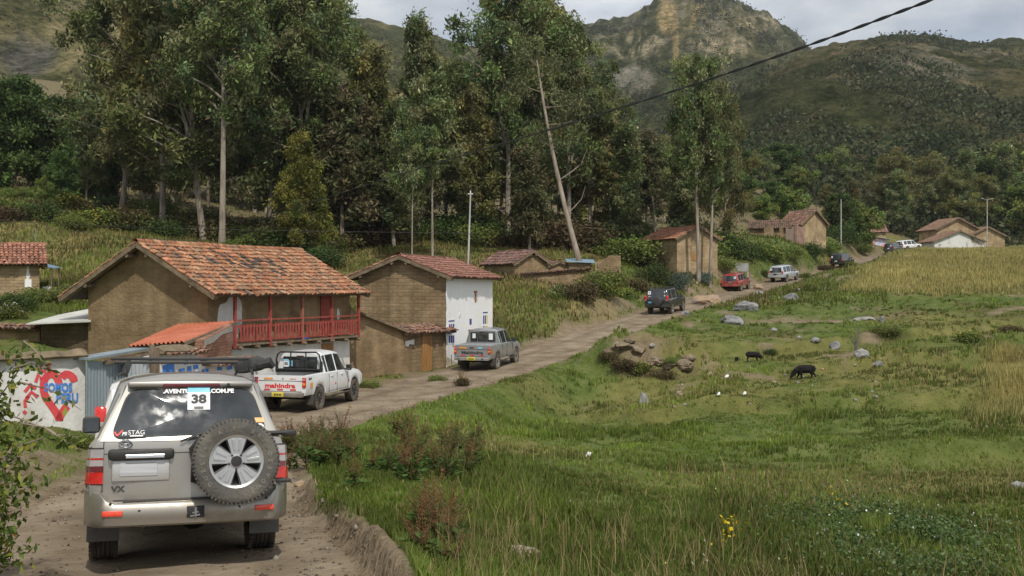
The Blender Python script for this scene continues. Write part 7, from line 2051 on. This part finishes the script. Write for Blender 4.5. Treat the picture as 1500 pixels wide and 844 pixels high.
for px, py, s, lab in ((500,655,.9,'single dock plant between the two dock clumps'),(677,566,.7,'dock tuft on the verge behind the grey pickup'),(520,715,.6,'lone rusty dock plant close to the kerb'),(598,640,.9,'tall dock plant at the crest over the road')):
    put_dock(1, gpos(px, py), s, lab, None)

# overhanging bush at the near side of the frame
nb = empty('leafy_bush', Vector((PX(-88, 8.6), 8.6, gz(PX(-88, 8.6), 8.6))), 0, 'tall leafy bush with arching twigs close to the camera beside the track', 'bush')
r = np.random.default_rng(191); C = []; D = []; st = MB()
ends = []
for k in range(40):
    a = r.uniform(-1.1, 1.1) if k % 2 else r.uniform(0, 6.28); L_ = r.uniform(.35, .78); hh = r.uniform(.5, 2.35)
    pts = [np.array([r.normal()*.05, r.normal()*.05, -.1])]
    for g in (.3, .6, .85, 1.0): pts.append(np.array([math.cos(a)*L_*g**1.3, math.sin(a)*L_*g**1.3, hh*(g*1.15 - .15*g*g) ]) + r.normal(size=3)*.03)
    st.tube(pts, [.016, .012, .008, .005, .003], 5); ends.append(pts)
for (px0, py0, px1, py1) in ((20,610,128,668),(30,620,100,650),(30,560,118,600),(20,540,75,540),(35,500,70,545),(40,650,115,640)):
    p0 = P(px0, py0, 8.5) - nb.location; p1 = P(px1, py1, 8.3) - nb.location; md = p0.lerp(p1, .5) + Vector((0,0,.05)); pts = [np.array(p0), np.array(md), np.array(p1)]; st.tube(pts, [.008,.006,.003], 5); ends.append([pts[0]]+[np.array(p0.lerp(p1, f)) for f in (.35,.6,.8,1.0)])
for i, pts in enumerate(ends):
    m = 150 if i < 40 else 15
    for j in range(m):
        g = r.uniform(.25, 1.0)*4; k = min(3, int(g)); f = g-k
        q = pts[k]*(1-f) + pts[k+1]*f; s = .075 if i < 40 else .035
        C.append(q + r.normal(size=3)*s); 
C = np.array(C); n = len(C)
V, Fc = leaf_quads(C, rand_dirs(n, r, .5), r.uniform(.045,.105,n), r.uniform(.024,.05,n), rand_dirs(n, r, -.8))
cc = np.array([(.085,.115,.024),(.115,.135,.028),(.060,.090,.020),(.17,.165,.030),(.20,.175,.03)])[r.choice(5, size=n, p=[.34,.28,.22,.11,.05])]*r.uniform(.65,1.3,size=(n,1))
cc[r.random(n) < .012] = (.30,.10,.03)
mesh_np('foliage', V, Fc, M_LEAF, nb, colors=np.repeat(cc, 4, 0)); st.build('stem', M_BARK, nb, smooth=True)

# ------------------------------------------------------------------ rocks
def rock_obj(pos, w_, h, dpt, seed, mat_, label, tilt=0.0, group=None, name='boulder'):
    bm = bmesh.new(); bmesh.ops.create_icosphere(bm, subdivisions=4, radius=1.0)
    rs = np.random.default_rng(seed); planes = [(Vector(v), rs.uniform(.62, .92)) for v in rand_dirs(13, rs)]
    for v in bm.verts:
        p = v.co.copy()
        for nrm, dd in planes:
            k = p.dot(nrm)
            if k > dd: p -= nrm*(k-dd)*.97
        nz = noise.fractal(p*1.6 + Vector((seed*3.1,0,0)), 1.0, 2.0, 4)*.16 + noise.fractal(p*5 + Vector((seed,1,0)), 1.0, 2.0, 3)*.06
        v.co = p*(1+nz)
        v.co.x *= w_/1.6; v.co.y *= dpt/1.6; v.co.z *= h/1.35
    me = bpy.data.meshes.new(name); bm.to_mesh(me); bm.free(); me.materials.append(mat_)
    me.polygons.foreach_set('use_smooth', np.ones(len(me.polygons), dtype=bool))
    try: me.set_sharp_from_angle(angle=R(28))
    except Exception: pass
    o = bpy.data.objects.new(name, me); o.location = pos; o.rotation_euler = (0, tilt, seed*1.3); link(o)
    return tag(o, label, 'rock', group)
rr2 = random.Random(9)
RK_G = pm('grey_rock', [(.10,.10,.10),(.20,.20,.20),(.30,.29,.28)], scale=1.8, rough=.9, bump=.7, bscale=7)
RK_T = pm('tan_rock', [(.13,.105,.085),(.28,.22,.165),(.34,.22,.12),(.22,.20,.185)], scale=1.3, rough=.9, bump=.7, bscale=7)
RK_W = pm('pale_rock', [(.15,.145,.135),(.27,.26,.245),(.40,.39,.37)], scale=2.4, rough=.9, bump=.6, bscale=9)
for i, (px, py, wpx, hpx, mm, lab) in enumerate((
    (1034,446,42,20,RK_T,'big tan boulder beside the road where the black car passes'),(1072,474,30,18,RK_G,'angular grey boulder in the short grass below the tan boulder'),
    (1093,455,30,14,RK_G,'long grey boulder between the tan boulder and the brown hollow'),(1158,439,24,10,RK_G,'flat topped grey rock near the pale silver car'),
    (1111,424,12,9,RK_T,'brownish rock on the verge by the red car'),(1004,462,13,8,RK_G,'small grey rock at the rear wheel track of the black car'),(1112,431,10,6,RK_W,'small pale stone behind the red car'),
    (1268,470,30,7,RK_W,'flat pale slab at the rim of the brown hollow'),(1291,471,9,9,RK_G,'small grey rock at the corner of the brown hollow'),
    (1133,485,9,5,RK_W,'small pale stone in the grass above the pigs'),(1171,496,7,5,RK_W,'white stone above the larger pig'),(1194,500,11,7,RK_G,'grey stone between the pigs and the hollow'),
    (1223,511,16,11,RK_G,'rounded grey rock on the grassy ledge'),(1262,523,20,13,RK_W,'pale rock beside the dead stump'),(1287,537,14,10,RK_G,'grey rock on the path down from the stump'),
    (943,592,18,24,RK_W,'upright whitish stone alone in the hollow'),(1491,718,18,12,RK_W,'pale rock at the far side of the near meadow'),(1040,553,10,8,RK_T,'broken tan stone near the earthen bank'),
    (995,580,11,7,RK_T,'small reddish stone below the earthen bank'),(905,512,10,7,RK_W,'white stone on top of the earthen bank'),(955,512,9,6,RK_W,'pale stone on the crest of the earthen bank'),
    (1270,293+0,1,1,RK_G,''),(1388,392,16,5,RK_G,'dark grey rock lying in the barley'),(1330,378,14,5,RK_T,'tan rock showing in the barley'))):
    if not lab: continue
    p = gpos(px, py); k = p.y/F
    rock_obj(p + Vector((0,0,hpx*k*.10)), wpx*k, hpx*k, wpx*k*.8, i+3, mm, lab)
for k in range(13):
    p = gpos(892 + 9.5*k + rr2.uniform(-5, 5), 516 + 2.4*k + rr2.uniform(-9, 9)) ; s = rr2.uniform(.35, .95)
    rock_obj(p + Vector((0,0,-s*.13)), s*1.15, s*.46, s*.9, 300+k, pm('bank_clod', [(.11,.082,.052),(.19,.145,.095),(.24,.195,.135)], scale=2.4, rough=.95, bump=.8, bscale=9), 'rough earth and stone lump on the eroded bank below the road', group='earth lumps of the eroded bank', name='earth_lump')
p = gpos(745, 818); rock_obj(p + Vector((0,0,.02)), .62, .14, .34, 41, RK_T, 'flat brownish slab in the near grass', .08)
p = gpos(440, 712); rock_obj(p + Vector((0,0,.02)), .16, .09, .12, 44, RK_T, 'small stone on the mud kerb')

for k in range(46):
    px = rr2.uniform(1005, 1180); py = rr2.uniform(402, 446)
    p = gpos(px, py); of = road_coords(np.array([p.x]), np.array([p.y]))[0][0]
    if abs(of) < 2.0: continue
    s = rr2.uniform(.14, .42); rock_obj(p + Vector((0,0,s*.02)), s, s*.6, s*.8, 60+k, rr2.choice([RK_G, RK_W, RK_T]), 'loose stone on the verge beside the climbing cars', group='loose stones by the climbing cars', name='stone')
for k in range(30):
    p = gpos(rr2.uniform(985, 1290), rr2.uniform(540, 600)); s = rr2.uniform(.06, .17)
    rock_obj(p + Vector((0,0,s*.02)), s, s*.6, s*.8, 120+k, rr2.choice([RK_W, RK_T, RK_W]), 'pale stone strewn on the grass around the pigs', group='stones strewn around the pigs', name='stone')
st_ = empty('dead_stump', gpos(1254, 515), 0, 'thin dead grey stump standing by the pale rock', 'stump')
m = MB(); k = st_.location.y/F; m.tube([(0,0,-.1),(.0,0,12*k),(.12,0,22*k),(.17,.02,38*k)], [2.8*k,2.2*k,1.2*k,.5*k], 8); m.tube([(-.02,0,9*k),(-.22,0,17*k),(-.24,0,24*k)], [1.4*k,1.0*k,.4*k], 6); m.build('trunk', pm('dead_wood', [(.07,.065,.06),(.16,.15,.14)], scale=3, rough=.9, bump=.5), st_, smooth=True)
# litter
for i, (px, py, s, lab) in enumerate(((862,674,.12,'scrap of white paper in the near hollow'),(1065,556,.16,'white plastic scrap beside the bank'),(1091,583,.11,'round white litter on the grass'),(1053,588,.10,'white litter below the small reddish stone'),(490,585,.14,'pinkish scrap on the road verge'))):
    p = gpos(px, py); m = MB(); s *= .62; m.add([(-s,-.02,.03),(s*.6,-.05,.06),(s,.06,.13),(-s*.7,.08,.10),(0,.02,.16)], [(0,1,4),(1,2,4),(2,3,4),(3,0,4)]); o = m.build('litter', M_WINK if i < 4 else M_PINK); o.location = p + Vector((0,0,.05)); tag(o, lab, 'litter')

# loose stones, clods and straw on the track
r = np.random.default_rng(301); n = 2600
d = np.exp(r.uniform(math.log(8.2), math.log(46), n)); i_ = np.searchsorted(RC[:, 1], d).clip(1, len(RC)-1)
sgn = r.uniform(-1, 1, n); sgn = np.sign(sgn)*np.abs(sgn)**.6
x = RC[i_, 0] + RN[i_, 0]*sgn*np.where(sgn < 0, half_left(d), half_width(d))*1.06; y = d + RN[i_, 1]*sgn*2
z = ground(x, y) + .014; s = r.uniform(.007, .024, n)*(1 + (r.random(n) < .04)*1.4)
oct_ = np.array([(1,0,0),(0,1,0),(-1,0,0),(0,-1,0),(0,0,.8),(0,0,-.5)])
V = (np.stack([x, y, z], 1)[:, None, :] + oct_[None]*s[:, None, None]*r.uniform(.6, 1.4, size=(n, 6, 1))).reshape(-1, 3)
Fc = (np.arange(n)[:, None, None]*6 + np.array([(0,1,4),(1,2,4),(2,3,4),(3,0,4),(1,0,5),(2,1,5),(3,2,5),(0,3,5)])[None]).reshape(-1, 3)
cc = np.array([(.24,.185,.13),(.33,.27,.20),(.16,.125,.09),(.36,.33,.28)])[r.integers(4, size=n)]*r.uniform(.7, 1.2, size=(n, 1))
tag(mesh_np('gravel', V, Fc, M_GRASS, colors=np.repeat(cc, 6, 0)), 'loose pebbles and clods lying on the dirt track', None, None, 'stuff')

# ------------------------------------------------------------------ pigs
M_PIG = pm('black_pig_skin', [(.006,.006,.006),(.014,.013,.013),(.028,.026,.025)], scale=5, rough=.9, spec=.2, bump=.5, bscale=40)
def pig(pos, L, yaw, label, headdown=1.0, mat_=M_PIG, walk=0.0):
    t = MB(); s = L/1.15
    def S(p): return Vector(p)*s
    t.tube([S(p) for p in ((-.50,0,.50),(-.44,0,.50),(-.30,0,.51),(-.05,0,.50),(.18,0,.50),(.34,0,.50),(.46,0,.47-.03*headdown))], [r_*s for r_ in (.07,.165,.205,.225,.215,.18,.14)], 14)
    t.tube([S(p) for p in ((.36,0,.50),(.52,0,.44-.08*headdown),(.64,0,.36-.16*headdown),(.74,0,.28-.20*headdown),(.77,0,.265-.21*headdown))], [r_*s for r_ in (.15,.135,.10,.062,.058)], 12)
    for (x, yy, w_) in ((-.36,.10,walk),(-.36,-.10,-walk),(.28,.10,-walk),(.28,-.10,walk)):
        if x < 0: pts = ((x+.02,yy,.42),(x+.05+w_*.5,yy*1.05,.30),(x-.04+w_,yy*1.05,.18),(x+w_*1.1,yy*1.05,.02))
        else: pts = ((x,yy,.42),(x+w_*.4,yy*1.05,.27),(x+w_*.8,yy*1.05,.15),(x+.01+w_*1.2,yy*1.05,.02))
        t.tube([S(p) for p in pts], [r_*s for r_ in (.105,.075,.047,.042)], 9)
    for sd in (-1, 1):
        t.tube([S((.49,sd*.07,.54-.09*headdown)), S((.53,sd*.12,.60-.10*headdown)), S((.60,sd*.14,.53-.14*headdown))], [.03*s,.05*s,.015*s], 7)
    t.tube([S((-.49,0,.55)), S((-.56,.02,.52)), S((-.58,.03,.42))], [.02*s,.014*s,.008*s], 6)
    o = t.build('pig', mat_); 
    md = o.modifiers.new('r', 'REMESH'); md.mode = 'VOXEL'; md.voxel_size = .022*s
    m2 = o.modifiers.new('s', 'SMOOTH'); m2.iterations = 3; m2.factor = .5
    dg = bpy.context.evaluated_depsgraph_get(); dg.update(); me = bpy.data.meshes.new_from_object(o.evaluated_get(dg))
    bpy.data.objects.remove(o); me.materials.clear(); me.materials.append(mat_)
    me.polygons.foreach_set('use_smooth', np.ones(len(me.polygons), dtype=bool))
    q = bpy.data.objects.new('pig', me); q.location = pos; q.rotation_euler = (0, 0, yaw); link(q)
    return tag(q, label, 'pig')
p = gpos(1180, 555); pig(p, 33*p.y/F, R(172), 'larger black pig walking with its snout to the grass', 1.0, walk=.10)
p = gpos(1103, 530); pig(p, 24*p.y/F, R(-14), 'black pig grazing beside the piglet', 1.1)
p = gpos(1079, 530); pig(p, 11*p.y/F, R(60), 'tiny black piglet behind the grazing pig', .5)

# ------------------------------------------------------------------ poles, cables, sign
M_POLE = pm('pale_pole', [(.30,.29,.27),(.52,.51,.49)], scale=2, rough=.8, stretch=(2,2,.3))
def pole(px, pyb, pyt, d, rad, label, name='utility_pole', lean=0, mm=None):
    x = PX(px, d); zt = (422-pyt)/F*d; zb_ = min(gz(x, d), (422-pyb)/F*d) - .2
    t = empty(name, (x, d, zb_), 0, label, 'pole'); m = MB(); m.tube([(0,0,0),(lean*.5,0,(zt-zb_)*.5),(lean,0,zt-zb_)], [rad, rad*.9, rad*.7], 8); m.build('shaft', mm or M_POLE, t, smooth=True); return t, zt - zb_
t, hh = pole(684, 392, 283, 72, .075, 'whitish slender pole rising behind the whitewashed house', lean=.25)
m = MB(); m.box((.25,0,hh-.05),(.35,.06,.06)); m.tube([(.25,0,hh-.05),(.25,0,hh+.16)], .04, 8); m.build('insulator_arm', M_WINK, t)
t, hh = pole(1232, 345, 292, 146, .09, 'thin grey pole standing among the bushes by the higher ruin')
t, hh = pole(52, 372, 335, 60, .03, 'thin metal antenna pole over the small brick cottage roof', 'antenna_pole', mm=M_STEEL)
t, hh = pole(1446, 345, 292, 178, .09, 'street lamp pole behind the far adobe house', 'lamp_pole')
for s in (-1, 1): m = MB(); m.beam((0,0,hh-.15), (s*.7,0,hh+.1), .07); m.bbox((s*.85,0,hh+.1), (.5,.2,.12), .04); m.build('lamp_head', M_STEEL, t)
t, hh = pole(967, 335, 288, 118, .11, 'short bare broken trunk standing before the grove by the square adobe house', 'bare_trunk', lean=-.9, mm=M_PALEBARK)
tag(t, None, 'trunk')
sg = empty('sign_board', gpos(1086, 404, 90, 130), 0, 'weathered grey sign board on two posts above the red car', 'sign')
k = sg.location.y/F
m = MB(); m.bbox((0,0,12*k), (20*k,.05,12*k), .02); m.build('panel', pm('faded_board', [(.16,.16,.155),(.30,.30,.29),(.38,.38,.36)], scale=1.2, rough=.8), sg)
for s in (-1, 1): m = MB(); m.box((s*9.6*k, .05, 8*k), (.10,.08,20*k)); m.build('post', M_POLE, sg)
def cable(pts, d0, d1, rad, label, name='power_cable', strands=1, nper=26):
    px = np.array([p[0] for p in pts], float); py = np.array([p[1] for p in pts], float)
    tt = np.linspace(0, 1, (len(pts)-1)*nper)
    # smooth curve through the points
    par = np.concatenate([[0], np.cumsum(np.hypot(np.diff(px), np.diff(py)))]); par /= par[-1]
    deg = min(4, len(pts)-1); fx = np.polyfit(par, px, deg); fy = np.polyfit(par, py, deg)
    X = np.polyval(fx, tt); Y = np.polyval(fy, tt)
    inv = np.interp(X, sorted([px[0], px[-1]]), [1/d1, 1/d0] if px[0] > px[-1] else [1/d0, 1/d1])
    m = MB()
    for s in range(strands):
        ps = []
        for k in range(len(tt)):
            d = 1/inv[k]; p = P(X[k], Y[k], d)
            if strands > 1: p += Vector((0, math.cos(k*.55 + s*math.pi), math.sin(k*.55 + s*math.pi)))*rad*1.05
            ps.append(p)
        m.tube(ps, rad, 6)
    o = m.build(name, pm('black_cable', [(.010,.010,.010),(.020,.020,.020)], scale=8, rough=.6), None, smooth=True)
    return tag(o, label, 'cable')
cable([(1760,-150),(1560,-75),(1362,0),(1200,60),(1050,114),(900,163),(800,190),(700,219),(600,252),(480,291),(380,322)], 13.5, 88, .0165, 'thick twisted black power cable sagging across the sky and trees', strands=2)
cable([(-60,318),(150,331),(320,336),(480,339),(700,342)], 66, 72, .014, 'thin black wire strung level behind the balcony house', 'telephone_wire')
cable([(-60,322),(60,333),(220,350),(300,352)], 64, 66, .012, 'thin drooping wire over the small cottage slope', 'telephone_wire')

# ------------------------------------------------------------------ scrub on the mountainsides
def hill_scrub(name, grid, n, seed, keepf, s0, s1, label, pal, per=24, q=.30):
    X, D_, Z = grid; r = np.random.default_rng(seed)
    i = r.integers(0, X.shape[0]-13, n); j = r.integers(0, X.shape[1]-1, n); fi = r.random(n); fj = r.random(n)
    def bl(A): return A[i, j]*(1-fi)*(1-fj) + A[i+1, j]*fi*(1-fj) + A[i, j+1]*(1-fi)*fj + A[i+1, j+1]*fi*fj
    x, d, z = bl(X), bl(D_), bl(Z); px, py = proj(x, d, z)
    k = keepf(px, py, x, d, r); x, d, z = x[k], d[k], z[k]
    n = len(x)
    s = r.uniform(s0, s1, n)*(d/500)**.3
    c = np.stack([x, d, z], 1)[:, None, :] + r.normal(size=(n, per, 3))*s[:, None, None]*np.array([.45,.45,.30]) + np.array([0,0,.25])*s[:, None, None]
    C = c.reshape(-1, 3); m = len(C); ss = np.repeat(s, per)
    V, Fc = leaf_quads(C, rand_dirs(m, r, -.3), ss*r.uniform(.7, 1.4, m)*q, ss*r.uniform(.5, 1.1, m)*q, rand_dirs(m, r))
    pal = np.array(pal); cc = np.repeat(pal[r.integers(len(pal), size=n)]*r.uniform(.6, 1.3, size=(n, 1)), per, 0)*r.uniform(.75, 1.25, size=(m, 1))
    o = mesh_np(name, V, Fc, M_GRASS, colors=np.repeat(cc, 4, 0)); tag(o, label, None, None, 'stuff')
SCR = [(.056,.072,.032),(.070,.082,.036),(.088,.092,.046),(.048,.062,.028),(.105,.098,.055)]
hill_scrub('hillside_scrub', GRID_R, 20000, 201, lambda px, py, x, d, r: (px > 640) & (px < 1560) & (fbm(x*.02, d*.012, 4) + .07*(py-150)/150 > r.uniform(.455, .60, len(x))), 2.2, 5.5, 'dark scrub scattered over the broad hillside', SCR)
hill_scrub('hillside_wood', GRID_R, 2600, 202, lambda px, py, x, d, r: (px > 900) & (px < 1560) & (py > 215) & (fbm(x*.012 + 5, d*.012, 3) > r.uniform(.40, .60, len(x))), 5.5, 10, 'dark wood covering the foot of the broad hillside', [(.036,.054,.020),(.045,.064,.024),(.040,.056,.022),(.080,.090,.04)], 70, .16)
hill_scrub('ridge_scrub', GRID_L, 4500, 203, lambda px, py, x, d, r: (px > -60) & (px < 780) & (fbm(x*.02, d*.012, 4) > r.uniform(.46, .62, len(x))), 2.0, 4.5, 'sparse scrub on the straw coloured ridge', [(.060,.062,.030),(.045,.052,.025),(.09,.085,.05)])
hill_scrub('peak_scrub', GRID_P, 9000, 204, lambda px, py, x, d, r: (px > 600) & (px < 1300) & (fbm(x*.02 + 8, d*.012, 4) > r.uniform(.42, .60, len(x))) & (spot(px, py, 985, 30, 34, 60) < .4) & (spot(px, py, 925, 70, 40, 20) < .4) & (spot(px, py, 925, 116, 44, 18) < .3), 2.4, 6.0, 'dark scrub clinging to the rocky peak', SCR)
# ------------------------------------------------------------------ thin mountain haze
hz = MB(); hz.box((0, 1400, 260), (5200, 3000, 760))
hm_ = bpy.data.materials.new('mountain_haze'); hm_.use_nodes = True
nt_ = hm_.node_tree; nt_.nodes.remove(nt_.nodes['Principled BSDF'])
pv = nt_.nodes.new('ShaderNodeVolumePrincipled'); pv.inputs['Density'].default_value = .00010; pv.inputs['Color'].default_value = (.80, .86, .94, 1); pv.inputs['Anisotropy'].default_value = .2
nt_.links.new(pv.outputs[0], nt_.nodes['Material Output'].inputs['Volume'])
hz_o = hz.build('haze', hm_); tag(hz_o, 'thin blue grey mountain haze', None, None, 'stuff')
